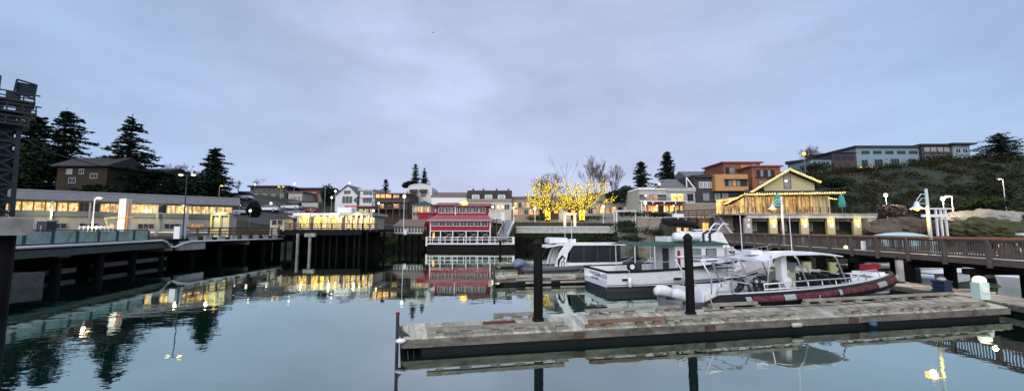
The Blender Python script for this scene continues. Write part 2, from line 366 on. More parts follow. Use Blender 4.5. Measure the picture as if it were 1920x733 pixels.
# ------------------------------------------------------------------ terrain and water
SHORE = [(-400, -50), (-110, 20), (-92, 40), (-78, 58), (-60, 74), (-42, 77), (-28, 80), (-20, 84), (-3, 88), (0, 89.6), (23.5, 89.6), (26, 85), (29, 81), (29.6, 73), (37, 73), (38.5, 63), (46, 63), (49, 56), (60, 50), (75, 42), (100, 10), (400, -60)]
def ground(x, y):
    d = y - interp(x, SHORE)
    if d < -2: return -3.0
    lv = interp(x, [(-80, 3.0), (-40, 3.6), (-20, 4.6), (0, 5.6), (30, 5.2), (45, 3.6), (70, 4.0)])
    run = interp(x, [(-100, 7), (-20, 7), (-2, 3), (0, .2), (25, .2), (30, .5), (46, .5), (52, 6), (100, 14)])
    if d < 0: return -3.0 + 3.0 * (d + 2) / 2 if run > 1 else -3.0
    z = lv * sst(d / run) if run > .3 else lv
    z += interp(d, [(0, 0), (6, .2), (20, 1.6), (45, 5.5), (80, 8), (200, 12), (900, 30)]) * interp(x, [(-120, .9), (-60, 1.0), (0, .85), (50, .7), (75, .35)])
    z += sst((y - 66) / 44) * (12.5 * sst((x - 36) / 44) + 5.0 * sst((x - 85) / 60) )
    z += 5 * sst((-x - 45) / 40) * sst((y - 82) / 25)
    z += .5 * noise.noise(Vector((x * .08, y * .08, 0))) * min(1, max(d, 0) / 10)
    return z
def terrain():
    xs = [-1600, -900, -600, -400, -300, -240] + [-200 + 4 * i for i in range(31)] + [-78 + 2 * i for i in range(100)] + [124 + 6 * i for i in range(16)] + [240, 300, 400, 600, 900, 1600]
    ys = [-300, -150, -60, -20, 0] + [10 + 2 * i for i in range(78)] + [168 + 6 * i for i in range(15)] + [280, 340, 420, 540, 700, 1000, 1600, 2500]
    b = MB(); b.v = [(x, y, ground(x, y)) for y in ys for x in xs]; n = len(xs)
    b.f = [(j*n + i, j*n + i + 1, (j+1)*n + i + 1, (j+1)*n + i) for j in range(len(ys) - 1) for i in range(n - 1)]
    m = bpy.data.materials.new('ground_soil_grass'); m.use_nodes = True; nt = m.node_tree; L = nt.links.new; p = nt.nodes['Principled BSDF']; p.inputs['Roughness'].default_value = .95
    g = nn(nt, 'ShaderNodeNewGeometry'); n1 = nn(nt, 'ShaderNodeTexNoise'); n1.inputs['Scale'].default_value = .09; n1.inputs['Detail'].default_value = 9; n1.inputs['Roughness'].default_value = .65; L(g.outputs['Position'], n1.inputs['Vector'])
    cr = nn(nt, 'ShaderNodeValToRGB'); L(n1.outputs[0], cr.inputs[0]); e = cr.color_ramp.elements
    e[0].position = .35; e[0].color = (.014, .018, .009, 1); e[1].position = .66; e[1].color = (.06, .05, .03, 1)
    e2 = e.new(.5); e2.color = (.026, .034, .013, 1)
    L(cr.outputs[0], p.inputs['Base Color'])
    bp = nn(nt, 'ShaderNodeBump'); bp.inputs['Strength'].default_value = .6; bp.inputs['Distance'].default_value = .5
    n2 = nn(nt, 'ShaderNodeTexNoise'); n2.inputs['Scale'].default_value = 1.2; n2.inputs['Detail'].default_value = 6; L(g.outputs['Position'], n2.inputs['Vector']); L(n2.outputs[0], bp.inputs['Height']); L(bp.outputs[0], p.inputs['Normal'])
    tag(b.build('ground', m, smooth=True), kind='structure')
terrain()
def water():
    b = MB(); b.add([(-3000, -800, 0), (3000, -800, 0), (3000, 3000, 0), (-3000, 3000, 0)], [(0, 1, 2, 3)])
    m = bpy.data.materials.new('harbour_water'); m.use_nodes = True; nt = m.node_tree; L = nt.links.new; nt.nodes.remove(nt.nodes['Principled BSDF'])
    out = nt.nodes['Material Output']
    df = nn(nt, 'ShaderNodeBsdfDiffuse'); df.inputs[0].default_value = (.005, .020, .017, 1)
    gl = nn(nt, 'ShaderNodeBsdfGlossy'); gl.inputs['Roughness'].default_value = .018; gl.inputs[0].default_value = (.85, .97, .87, 1)
    mx = nn(nt, 'ShaderNodeMixShader'); L(df.outputs[0], mx.inputs[1]); L(gl.outputs[0], mx.inputs[2]); L(mx.outputs[0], out.inputs[0])
    lw = nn(nt, 'ShaderNodeFresnel'); lw.inputs[0].default_value = 1.45
    mr = nn(nt, 'ShaderNodeMapRange'); mr.inputs[1].default_value = .04; mr.inputs[2].default_value = .65; mr.inputs[3].default_value = .42; mr.inputs[4].default_value = .97
    L(lw.outputs[0], mr.inputs[0]); L(mr.outputs[0], mx.inputs[0])
    g = nn(nt, 'ShaderNodeNewGeometry')
    def nz(sc, st, det, dist=0.):
        mp = nn(nt, 'ShaderNodeMapping'); mp.inputs['Scale'].default_value = st; L(g.outputs['Position'], mp.inputs[0])
        n = nn(nt, 'ShaderNodeTexNoise'); n.inputs['Scale'].default_value = sc; n.inputs['Detail'].default_value = det; n.inputs['Roughness'].default_value = .5; n.inputs['Distortion'].default_value = dist
        L(mp.outputs[0], n.inputs['Vector']); return n.outputs[0]
    a = nz(.9, (.55, 1, 1), 2, .3); c = nz(.22, (.6, 1, 1), 2); d = nz(3.2, (.6, 1, 1), 2)
    patch = nz(.045, (1, 1, 1), 2)
    pm = nn(nt, 'ShaderNodeMapRange'); pm.inputs[1].default_value = .4; pm.inputs[2].default_value = .62; pm.inputs[3].default_value = .25; pm.inputs[4].default_value = 1.0; L(patch, pm.inputs[0])
    a1 = nn(nt, 'ShaderNodeMath', operation='MULTIPLY_ADD'); L(c, a1.inputs[0]); a1.inputs[1].default_value = 1.6; L(a, a1.inputs[2])
    a2 = nn(nt, 'ShaderNodeMath', operation='MULTIPLY_ADD'); L(d, a2.inputs[0]); a2.inputs[1].default_value = .3; L(a1.outputs[0], a2.inputs[2])
    a3 = nn(nt, 'ShaderNodeMath', operation='MULTIPLY'); L(a2.outputs[0], a3.inputs[0]); L(pm.outputs[0], a3.inputs[1])
    bp = nn(nt, 'ShaderNodeBump'); bp.inputs['Strength'].default_value = 1.0; bp.inputs['Distance'].default_value = .011; L(a3.outputs[0], bp.inputs['Height'])
    L(bp.outputs[0], gl.inputs['Normal'])
    tag(b.build('water', m), kind='structure')
water()
def sheet(name, mt, x0, x1, y0, y1, dz=.05, nx=20, ny=12, th=None):
    b = MB()
    b.v = [(x0 + (x1-x0)*i/nx, y0 + (y1-y0)*j/ny, ground(x0 + (x1-x0)*i/nx, y0 + (y1-y0)*j/ny) + dz) for j in range(ny + 1) for i in range(nx + 1)]
    b.f = [(j*(nx+1)+i, j*(nx+1)+i+1, (j+1)*(nx+1)+i+1, (j+1)*(nx+1)+i) for j in range(ny) for i in range(nx)]
    return tag(b.build(name, mt, smooth=True), kind='structure')
m_paving = mat('plaza_paving', (.27, .25, .23), .9, .25, .6, .2)
m_asph = mat('asphalt', (.06, .06, .062), .9, .25, .8, .2)
sheet('plaza_paving', m_paving, -6, 34, 91, 112, .12)
sheet('road', m_asph, -75, -8, 92, 112, .12, 34, 14)

# ------------------------------------------------------------------ foliage
def leafquad(b, c, s, flat=0.):
    a = rnd.uniform(0, 6.283); t = Vector((math.cos(a), math.sin(a), rnd.uniform(-.5, .5) * (1 - flat))).normalized()
    n = Vector((rnd.gauss(0, 1) * (1 - flat), rnd.gauss(0, 1) * (1 - flat), rnd.gauss(0, 1) + flat * 2)); u = t.cross(n)
    u = u.normalized() if u.length > 1e-4 else Vector((0, 0, 1)); o = len(b.v)
    b.v += [tuple(c - t * s), tuple(c + u * s * .45), tuple(c + t * s), tuple(c - u * s * .45)]; b.f.append((o, o+1, o+2, o+3))
def conifer(h, w, seed, density=1., gappy=.25, base=.1, pw=.8):
    global rnd; rnd = random.Random(seed); b = MB(); br = MB()
    br.tube([(0, 0, -1), (0.1, 0, h * .4), (0, .1, h * .75), (0, 0, h * .98)], [h*.018 + .08, h*.014 + .05, h*.007 + .02, .02], 7)
    z = h * base; side = [rnd.uniform(.65, 1.25) for _ in range(8)]
    while z < h * .97:
        t = (z / h - base) / (1 - base); L = w / 2 * ((1 - t) ** pw) + .15
        nb = max(4, int(8 * (1 - t) + 3))
        L *= rnd.uniform(.7, 1.12); a0 = rnd.uniform(0, 6)
        for k in range(nb):
            if rnd.random() < gappy * (.3 + .7 * (1 - t)): continue
            a = a0 + 6.283 * k / nb + rnd.uniform(-.3, .3); l = L * rnd.uniform(.55, 1.15) * side[int(a / 6.283 * 8) % 8]
            up = rnd.uniform(-.05, .35) - .25 * (1 - t); zz = z + rnd.uniform(-.2, .2)
            tip = Vector((math.cos(a) * l, math.sin(a) * l, zz + up * l - .05 * l * l / max(w, 1)))
            st = Vector((0, 0, zz)); br.tube([st, st.lerp(tip, .6) + Vector((0, 0, .04 * l)), tip], [.05 + .012 * l, .03, .01], 3, False)
            n = int((5 + l * 5) * density)
            for i in range(n):
                q = (i + rnd.random()) / n; q = .12 + .88 * q; p = st.lerp(tip, q) + Vector((0, 0, .05 * l * math.sin(q * 3.14)))
                sp = .12 + .24 * l * (1 - q) ** .8 * .9
                for _ in range(3): leafquad(b, p + Vector((rnd.gauss(0, sp), rnd.gauss(0, sp), rnd.gauss(0, .1) - rnd.random() * .22)), rnd.uniform(.16, .38) * (.7 + h / 40), .45)
        z += h / 30 * rnd.uniform(.7, 1.3) * (1.15 - .5 * t)
    for _ in range(14): leafquad(b, Vector((rnd.gauss(0, .08), rnd.gauss(0, .08), h * rnd.uniform(.93, 1.01))), .2, 0)
    return b, br
def place_conifer(label, px, ytop, Y, wpx, seed, ybase=None, group='tall conifers behind the harbour', **k):
    x = px_(px, ytop + 40, Y); zt = pz(ytop, Y); zb = ground(x, Y) - .2
    h = zt - zb; w = wpx * (1.5 if px < 500 else 1.4) * Y / FPX
    f, t = conifer(h, w, seed, **k); r = thing('conifer', label, 'tree', (x, Y, zb), 0, group)
    f.build('crown', m_conifer, r); t.build('trunk', m_bark, r); return r
def bare(h, seed, levels=5, spread=.5, trunk=.16, up=.35, nchild=(2, 3), first=.3, rmin=.028, keep=None, droop=0):
    rr = random.Random(seed); b = MB(); segs = []
    def grow(p, d, l, r, lev):
        n = 3; pts = [p]; q = p; dd = d
        for i in range(n):
            dd = (dd + Vector((rr.gauss(0, .13), rr.gauss(0, .13), rr.gauss(0, .06) + up * .12 - droop * .1))).normalized(); q = q + dd * (l / n); pts.append(q)
        rs = [max(r * (1 - .4 * i / n), rmin) for i in range(n + 1)]
        b.tube(pts, rs, 6 if lev < 2 else 3, lev == 0); segs.append((pts, lev, rs))
        if lev >= levels: return
        for k in range(rr.randint(*nchild)):
            a = rr.uniform(0, 6.283); s = spread * rr.uniform(.6, 1.4)
            o = dd.orthogonal().normalized(); o = Matrix.Rotation(a, 3, dd) @ o
            nd = (dd * math.cos(s) + o * math.sin(s) + Vector((0, 0, up * .3))).normalized()
            grow(pts[-1] if k < 2 else pts[2], nd, l * rr.uniform(.62, .9), r * .58, lev + 1)
    grow(Vector((0, 0, 0)), Vector((0, 0, 1)), h * first, trunk, 0)
    return b, segs
def bare_tree(label, px, ytop, Y, seed, twig=None, group='leafless trees', ybase=None, **k):
    x = px_(px, ytop + 20, Y); zb = ground(x, Y) - .1; h = pz(ytop, Y) - zb
    b, segs = bare(h, seed, **k); top = max(v[2] for v in b.v); sc = h / top
    b.v = [(v[0]*sc, v[1]*sc, v[2]*sc) for v in b.v]
    r = thing('bare_tree', label, 'tree', (x, Y, zb), 0, group)
    nb = len(segs[0][0]) * 6; tr = MB(); 
    fr = [f for f in b.f if max(f) < nb]; fc = [f for f in b.f if max(f) >= nb]
    tr.v = b.v[:nb]; tr.f = fr; b2 = MB(); b2.v = [b.v[i] for i in range(nb, len(b.v))]; b2.f = [tuple(i - nb for i in f) for f in fc if min(f) >= nb]
    tr.build('trunk', m_bark, r); b2.build('crown', twig or m_twig, r); return r, segs, sc
def shrub(seed, w, d, h, n, s=.22, lumps=7):
    rr = random.Random(seed); b = MB(); global rnd; rnd = rr
    ls = [(Vector((rr.uniform(-.32, .32) * w, rr.uniform(-.3, .3) * d, rr.uniform(.25, .62) * h)), rr.uniform(.2, .4)) for _ in range(lumps)]
    for i in range(n):
        c, r = ls[i % lumps]; v = Vector((rr.gauss(0, 1), rr.gauss(0, 1), rr.gauss(0, 1))).normalized() * (rr.random() ** .35)
        p = c + Vector((v.x * r * w, v.y * r * d * 1.2, v.z * r * h)); p.z = max(.02, p.z); leafquad(b, p, s * rr.uniform(.5, 1.3))
    return b
def place_shrub(label, px, ybase, Y, wpx, hpx, seed, m=None, name='shrub', group='shrubs along the shore', n=700, z=None, d=None, s=.22):
    w = wpx * Y / FPX; h = hpx * Y / FPX; x = px_(px, ybase, Y); zz = pz(ybase, Y) if z is None else z
    o = shrub(seed, w, d or w * .8, h, n, s, max(4, int(w / h * 5))).build(name, m or m_leaf, None, (x, Y, zz)); return tag(o, label, 'shrub', group)
# ------------------------------------------------------------------ lamps
def plight(loc, e, col=(1, .75, .4), r=.15):
    l = bpy.data.lights.new('lamp_light', 'POINT'); l.energy = e * 1.5; l.color = col; l.shadow_soft_size = r
    o = bpy.data.objects.new('lamp_light', l); COL.objects.link(o); o.location = loc; return o
def street_lamp(label, px, ytop, Y, zb=None, bulb=None, r=.2, style='globe', pole=None, energy=0, group='street lamps around the harbour', arm=.0):
    x = px_(px, ytop, Y); zt = pz(ytop, Y); zb = ground(x, Y) if zb is None else zb; h = zt - zb
    t = thing('street_lamp', label, 'street lamp', (x, Y, zb), 0, group); bulb = bulb or l_bulb; pole = pole or m_steel
    b = MB().tube([(0, 0, 0), (0, 0, h)], [.08, .05], 7); b.tube([(0, 0, 0), (0, 0, .35)], .14, 8)
    b.build('pole', pole, t)
    if style == 'globe':
        MB().tube([(0, 0, h), (0, 0, h + .12)], .1, 8).build('collar', pole, t)
        MB().ball((0, 0, h + .1 + r), r, sz=1.15).build('globe', bulb, t, smooth=True); L = [(x, Y, zt + .1 + r)]
    else:
        L = []
        for a in ([arm] if not isinstance(arm, (list, tuple)) else arm):
            MB().tube([(0, 0, h - .3), (a * .5, 0, h + .05), (a, 0, h)], .035, 6).build('arm', pole, t)
            MB().box(a - .28, a + .28, -.16, .16, h - .02, h + .1).build('lamp_head', pole, t)
            MB().ball((a, 0, h - .06), r, sx=1.2, sz=.6).build('bulb', bulb, t, smooth=True); L.append((x + a, Y, zt - .3))
    if energy:
        for p in L: plight((p[0], p[1] - .45, p[2] - .2), energy)
    return t

# ================================================================== LEFT: ferry pier, tower, terminal
E0, E1, E2 = Vector((-31.6, 16, 0)), Vector((-39.9, 45, 0)), Vector((-39.6, 66, 0))
def ferry_pier():
    r = thing('ferry_pier', 'long dark concrete ferry pier on piles with pale teal side panels', 'pier')
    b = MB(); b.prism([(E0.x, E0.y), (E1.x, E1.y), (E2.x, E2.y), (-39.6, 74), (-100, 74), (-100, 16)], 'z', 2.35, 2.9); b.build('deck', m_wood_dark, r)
    n = 22; d = (E1 - E0); L = d.length; d.normalize(); nr = Vector((d.y, -d.x, 0))
    f = MB(); f.beam(E0 + nr*.06 + Vector((0,0,2.2)), E1 + nr*.06 + Vector((0,0,2.2)), .25, .55); f.build('edge_beam', m_teal_steel, r)
    cap = MB(); cap.beam(E0 + Vector((0,0,3.93)), E0 + d*L*.86 + Vector((0,0,3.93)), .22, .10); cap.build('cap_rail', m_teal_steel, r)
    step = 2.35; i = 0; t = .3
    while t < L * .86 - 1:
        p = MB(); a = E0 + d * (t + .12); c = E0 + d * (t + step - .12)
        p.beam(a + Vector((0,0,3.38)), c + Vector((0,0,3.38)), .10, .92); p.build('side_panel', m_teal_panel, r)
        q = MB(); c2 = E0 + d * (t + step); q.beam(c2 + Vector((0,0,2.75)), c2 + Vector((0,0,3.87)), .22, .2, up=(0,1,0)); q.build('panel_post', m_teal_steel, r); t += step
    # white pipe with a jog
    z = 2.72; o = nr * .38
    P = [E0 + o + Vector((0,0,z)), E0 + d*L*.6 + o + Vector((0,0,z)), E0 + d*(L - 2.2) + o + Vector((0,0,z+.06)), E0 + d*(L-1.3) + o + Vector((0,0,z-.15)), E0 + d*(L-.5) + o + Vector((0,0,z-.75)), E1 + o + Vector((0,.3,z-.78)), E1 + Vector((.45, 1.3, z-.45)), E1 + Vector((.45, 2.5, z-.2)), E1 + Vector((.45, 10, z-.22)), E2 + Vector((.45, 0, z-.3))]
    b = MB().tube(P, .12, 9); b.build('white_pipe', m_pipe, r, smooth=True)
    # bents of piles under the deck
    for k in range(13):
        y = 18 + 4.5 * k; xe = interp(y, [(16, E0.x), (45, E1.x), (66, E2.x), (74, -39.6)])
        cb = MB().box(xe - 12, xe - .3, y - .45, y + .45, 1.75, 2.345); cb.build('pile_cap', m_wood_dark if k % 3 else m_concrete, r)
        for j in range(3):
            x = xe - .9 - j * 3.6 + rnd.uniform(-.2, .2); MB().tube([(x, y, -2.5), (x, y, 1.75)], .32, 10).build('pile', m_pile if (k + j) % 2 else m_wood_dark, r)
    MB().prism([(E0.x - 7.5, E0.y), (E1.x - 7.5, E1.y), (E2.x - 6, 73.5), (E2.x - 6.6, 73.5), (E1.x - 8.1, E1.y), (E0.x - 8.1, E0.y)], 'z', -2, 2.3).build('underdeck_shade_sheet', m_wood_dark, r)  # dark sheet added so the space under the deck reads as deep shade
    # low concrete wale and block close to the water, darkened for under-pier shade
    for (y0, y1, zz) in ((26, 34, .5), (36, 46, .6)):
        xe = interp(y0, [(16, E0.x), (45, E1.x)]) - 1.6; MB().beam((xe, y0, zz), (xe - 2.2, y1, zz), .3, .4).build('wale', mat('shade_dark_concrete', (.10, .10, .095), .8, .4, 1.5, .3), r)
    MB().box(-35.9, -33.6, 26.2, 28, -1, .95).build('concrete_block', mat('shade_dark_concrete', (.10, .10, .095), .8, .4, 1.5, .3), r)
    fb = MB(); fb.box(-40.3, -39.62, 46.3, 50, 1.5, 2.6); fb.build('fascia_panel', m_conc_light, r)
    fb = MB().box(-43.5, -39.95, 44.6, 45.6, 1.55, 2.6); fb.build('fascia_panel', m_conc_light, r)
    # pale blocks under the wooden rail
    for k in range(8):
        y = 47.4 + k * 2.35; MB().box(-39.75, -39.5, y, y + 1.1, 2.55, 3.15).build('kerb_block', m_conc_light, r)
    MB().box(-40, -39.3, 45.6, 46.5, 2.9, 4.35).build('gate_pier', m_white, r)
    return r
ferry_pier()
def wood_rail(name, label, pts, z, h, m, step=2.0, rails=3, group=None, cap=None, posts_down=.4, t=.09):
    r = thing(name, label, 'railing', tuple(pts[0]) , 0, group); base = Vector(pts[0])
    rl = MB()
    for a, c in zip(pts, pts[1:]):
        a = Vector(a) - base; c = Vector(c) - base; L = (c - a).length; n = max(1, round(L / step))
        for i in range(n + 1):
            p = a.lerp(c, i / n); MB().box(p.x - t, p.x + t, p.y - t, p.y + t, p.z - posts_down, p.z + h - .03).build('post', m, r)
        for k in range(rails):
            zz = h * (k + 1) / (rails + .001) - .12; rl.beam(a + Vector((0, 0, zz)), c + Vector((0, 0, zz)), .06, .13)
    rl.build('rails', m, r)
    cp = MB()
    for a, c in zip(pts, pts[1:]): cp.beam(Vector(a) - base + Vector((0, 0, h + .02)), Vector(c) - base + Vector((0, 0, h + .02)), .24, .07)
    cp.build('cap_rail', cap or m, r); return r
wood_rail('railing', 'brown wooden railing with white kerb blocks beneath on the far end of the ferry pier', [(-39.9, 47, 3.1), (-39.7, 65.6, 3.1)], 3.1, 1.15, m_wood_brown, 1.9)
# lattice tower and its concrete cap, far left
def tower():
    r = thing('lattice_tower', 'tall dark steel lattice tower with equipment platforms on a concrete cap, at the far left', 'tower', (-24.25, 18, 0), R(53))
    MB().tube([(.26, 0, -3), (.26, 0, 3.72)], .46, 16).build('pile', m_pile, r, smooth=True)
    MB().tube([(-1.6, .9, -3), (-1.6, .9, 3.72)], .5, 14).build('pile', m_pile, r, smooth=True)
    MB().box(-2.4, 1.15, -.9, .9, 3.725, 4.5).build('concrete_cap', m_concrete, r)
    a = .5; legs = [(-a, -a), (a, -a), (a, a), (-a, a)]
    for x, y in legs: MB().beam((x, y, 4.62), (x * .8, y * .8, 9.6), .16).build('leg', m_tower, r)
    br = MB(); z = 4.7; n = 7
    for k in range(n):
        z0 = 4.7 + k * .69; z1 = z0 + .69; s0 = 1 - .2 * (z0 - 4.6) / 5; s1 = 1 - .2 * (z1 - 4.6) / 5
        for i in range(4):
            p, q = legs[i], legs[(i + 1) % 4]; br.beam((p[0]*s0, p[1]*s0, z0), (q[0]*s1, q[1]*s1, z1), .07); br.beam((q[0]*s0, q[1]*s0, z0), (p[0]*s1, p[1]*s1, z1), .07); br.beam((p[0]*s1, p[1]*s1, z1), (q[0]*s1, q[1]*s1, z1), .08)
    br.build('bracing', m_tower, r)
    MB().box(-.3, .3, -.3, .3, 4.62, 8.9).build('machinery_trunk', m_tower, r)
    for z in (8.9, 9.5, 10.05):
        w = {8.9: .72, 9.5: .9, 10.05: .82}[z]; p = MB().box(-1.0, w, -.8, .8, z, z + .09)
        for x in (-.95, -.45, 0, .45, w - .05): p.beam((x, -.78, z), (x, -.78, z + .42), .05)
        p.beam((-1.0, -.78, z + .42), (w + .12, -.78, z + .42), .06); p.beam((-1, -.78, z + .2), (w, -.78, z + .2), .05); p.build('platform', m_dark, r)
    for x, z, s in ((-.5, 9.05, .3), (.1, 9.1, .35), (.55, 9.62, .3), (-.3, 9.66, .34), (-.7, 10.2, .3), (.2, 10.2, .28)):
        MB().box(x - s, x + s * .6, -.4, .4, z, z + .36).build('equipment_box', m_dark, r)
    f = MB()
    for (a_, b_) in (((.15, 10.5), (.75, 10.35)), ((.75, 10.35), (.8, 11.05)), ((.8, 11.05), (.2, 11.15)), ((.2, 11.15), (.15, 10.5))): f.beam((a_[0], -.5, a_[1]), (b_[0], -.5, b_[1]), .07)
    f.box(.2, .76, -.45, -.42, 10.45, 11.05); f.build('floodlight_frame', m_tower, r)
    MB().tube([(-.9, 0, 10), (-.9, 0, 11.3), (-.3, 0, 11.3), (-.3, 0, 10)], .05, 5).build('guard_hoop', m_dark, r)
    MB().tube([(.5, 0, 8.5), (1.4, .3, 7.9), (3.4, .8, 7.5)], .03, 5).build('cable', m_dark, r)
tower()
# dark cabinet beside the tower
r = thing('equipment_cabinet', 'dark weathered equipment cabinet on the pier beside the lattice tower', 'cabinet', (px_(88, 420, 32), 32, 2.9))
MB().box(-.42, .42, -.35, .35, .1, 1.75).build('body', m_dark, r); MB().box(-.47, .47, -.4, .4, 1.75, 1.85).build('lid', m_steel, r); MB().box(-.06, .06, -.39, -.35, .5, 1.4).build('hinge_strip', m_steel, r)
# ferry terminal (turned to run away from the viewer)
def terminal():
    A, B = Vector((-74, 51.9, 2.9)), Vector((-50.6, 70, 2.9)); L = (B - A).length; a = math.atan2(B.y - A.y, B.x - A.x)
    r = thing('ferry_terminal', 'long low ferry terminal with grey metal roof and a band of lit windows', 'building', tuple(A), a)
    MB().box(0, L, 0, 9, -3, 3.75).build('wall', mat('terminal_lower_wall', (.27, .27, .24), .85, .2, 1, .2, stripe=('X', 1.2, .3, .2)), r)
    MB().box(0, L, -.25, 0, 3.0, 3.75).build('band', mat('terminal_band', (.12, .15, .15), .7, .2), r)
    MB().box(.2, L - .2, .35, 9, 3.76, 5.4).build('upper_wall', mat('terminal_upper_wall', (.18, .17, .15), .8, .2), r)
    MB().slab([(-1, -.9, 5.32), (L + .8, -.9, 5.32), (L + .8, 2.6, 6.85), (-1, 2.6, 6.85)], .16).build('roof', m_roof_grey, r)
    MB().slab([(-1, 2.6, 6.85), (L + .8, 2.6, 6.85), (L + .8, 9.5, 7.0), (-1, 9.5, 7.0)], .16).build('roof', m_roof_grey, r)
    MB().beam((-1, -.98, 5.3), (L + .8, -.98, 5.3), .14, .2).build('gutter', m_dark, r)
    MB().beam((-1, 2.6, 6.95), (L + .8, 2.6, 6.95), .2, .14).build('ridge_cap', m_steel, r)
    n = 26; st = (L - .6) / n
    for i in range(n):
        pane = l_term if i not in (1, 9, 10, 17) else m_glass
        window(r, .3 + st * (i + .5), 3.85, st - .16, 1.22, .34, 1 if i % 3 else 2, 1, m_roof_brown if i < 12 else m_cream, pane, fw=.09)
    for i in range(9):
        x = 2 + i * 3.2; window(r, x, 1.25, 1.9, .75, -.004, 3, 1, m_steel, l_dim if i % 3 == 1 else m_glass, fw=.07)
    pp = MB().tube([(0, -.4, .6), (L, -.4, .6)], .12, 6); pp.build('pipe_run', m_pipe, r)
    for i in range(8):
        MB().box(i*3.8 + .2, i*3.8 + .42, -.9, -.7, 0, 5.2).build('column', m_steel, r)
    return r
terminal()
plight((-58, 60, 7.0), 260, (1, .8, .45), .4); plight((-66, 54, 6.5), 160, (1, .8, .45), .4)
# lit concrete column with coloured pipes
r = thing('concrete_column', 'square white concrete column lit up on the ferry pier in front of the terminal', 'column', (px_(233, 410, 46), 46, 2.9))
MB().box(-.42, .42, -.35, .35, 0, 4.75).build('shaft', m_white, r); MB().box(-.55, .55, -.5, .5, 0, .5).build('base', m_concrete, r)
MB().tube([(.62, -.2, 0), (.62, -.2, 4.4)], .09, 7).build('standpipe', m_orange_pipe, r); MB().tube([(-.5, -.45, 2.5), (1.6, -.45, 2.5)], .05, 6).build('cross_pipe', m_orange_pipe, r)
plight((px_(233, 410, 46) + .2, 44.2, 5.4), 40, (1, .75, .35)); plight((px_(215, 410, 46), 43.6, 4.4), 22, (1, .72, .35))
r = thing('pipework', 'pale yellow bent pipes standing left of the lit white column', 'pipes', (px_(208, 415, 46), 46.5, 2.9))
MB().tube([(-1.3, 0, 2.4), (0, 0, 2.5), (.55, 0, 2.55), (.55, 0, 3.1), (1.1, 0, 3.1)], .12, 7).build('upper_pipe', m_yellow_pipe, r)
MB().tube([(-1.2, 0, 2.35), (-.7, 0, 1.2), (-.7, 0, 0)], .11, 7).build('lower_pipe', m_yellow_pipe, r); MB().tube([(.55, 0, 2.6), (.55, 0, 0)], .11, 7).build('riser', m_yellow_pipe, r)
# crates / barrier row on the deck near terminal
for i, (px, lab) in enumerate(((108, 'first'), (132, 'second'), (152, 'third'))): pass
f = Fac(44, 110, 190, 430, zb=2.9); r = thing('bollard_fence', 'row of small pale posts on the pier deck in front of the terminal', 'fence', f.loc)
for i in range(9): MB().tube([(f.x(150 + i * 8), 0, 0), (f.x(150 + i * 8), 0, 1.5)], .07, 6).build('post', m_white, r)
MB().beam((f.x(150), 0, 1.35), (f.x(214), 0, 1.35), .08, .12).build('rail', m_white, r)
# street lamps of the ferry pier
street_lamp('single lamp with shade on a pale pole in front of the terminal windows', 178, 371, 44, 2.9, style='arm', arm=.55, r=.16, energy=8, pole=m_white)
street_lamp('tall lamp pole with two bright heads rising above the middle of the terminal roof', 351, 327, 45.5, 2.9, style='arm', arm=[-.75, .75], r=.2, pole=m_dark, energy=0)
street_lamp('small lamp under the terminal eave right of the white column', 206 + 144, 385, 60, 2.9, style='arm', arm=-.4, r=.14, energy=20)
# booth with yellow frame
f = Fac(55, 396, 429, 430, zb=2.9); r = thing('ticket_booth', 'small booth with a glowing yellow frame at the end of the terminal', 'booth', f.loc)
w0, w1 = f.x(396), f.x(429); m_yf = mat('yellow_frame', (.7, .62, .2), .6, .1)
for x in (w0, (w0 + w1) / 2, w1): MB().box(x - .07, x + .07, -.07, .07, 0, f.z(403)).build('post', m_yf, r)
for z in (1.0, f.z(403)): MB().beam((w0, 0, z), (w1, 0, z), .1, .14).build('beam', m_yf, r)
MB().box(w0 + .2, w1 - .2, .25, 1.8, 0, f.z(407)).build('cabin', m_cream, r); MB().box(w0 - .1, w1 + .1, -.15, 2.1, f.z(402) + .08, f.z(398)).build('roof', m_steel, r)
plight((f.X0 - .5, 54, f.Z0 + 3.4), 60, (1, .85, .35))
# kiosk with hipped roof
f = Fac(66.5, 506, 535, 424, zb=3.4); r = thing('kiosk', 'small square kiosk with a dark hipped roof at the far end of the ferry pier', 'kiosk', f.loc)
k0, k1, kz = f.x(507), f.x(534), f.z(410); MB().box(k0, k1, 0, 2.6, -.6, kz).build('wall', m_cream, r); roofmesh('hip', k0, k1, 0, 2.6, kz + .003, .95, .4).build('roof', m_roof_dark, r)
for i in (0, 1): window(r, k0 + (k1 - k0) * (.3 + .4 * i), kz - 1.05, .8, .8, -.003, 1, 1, m_cream, m_glass)
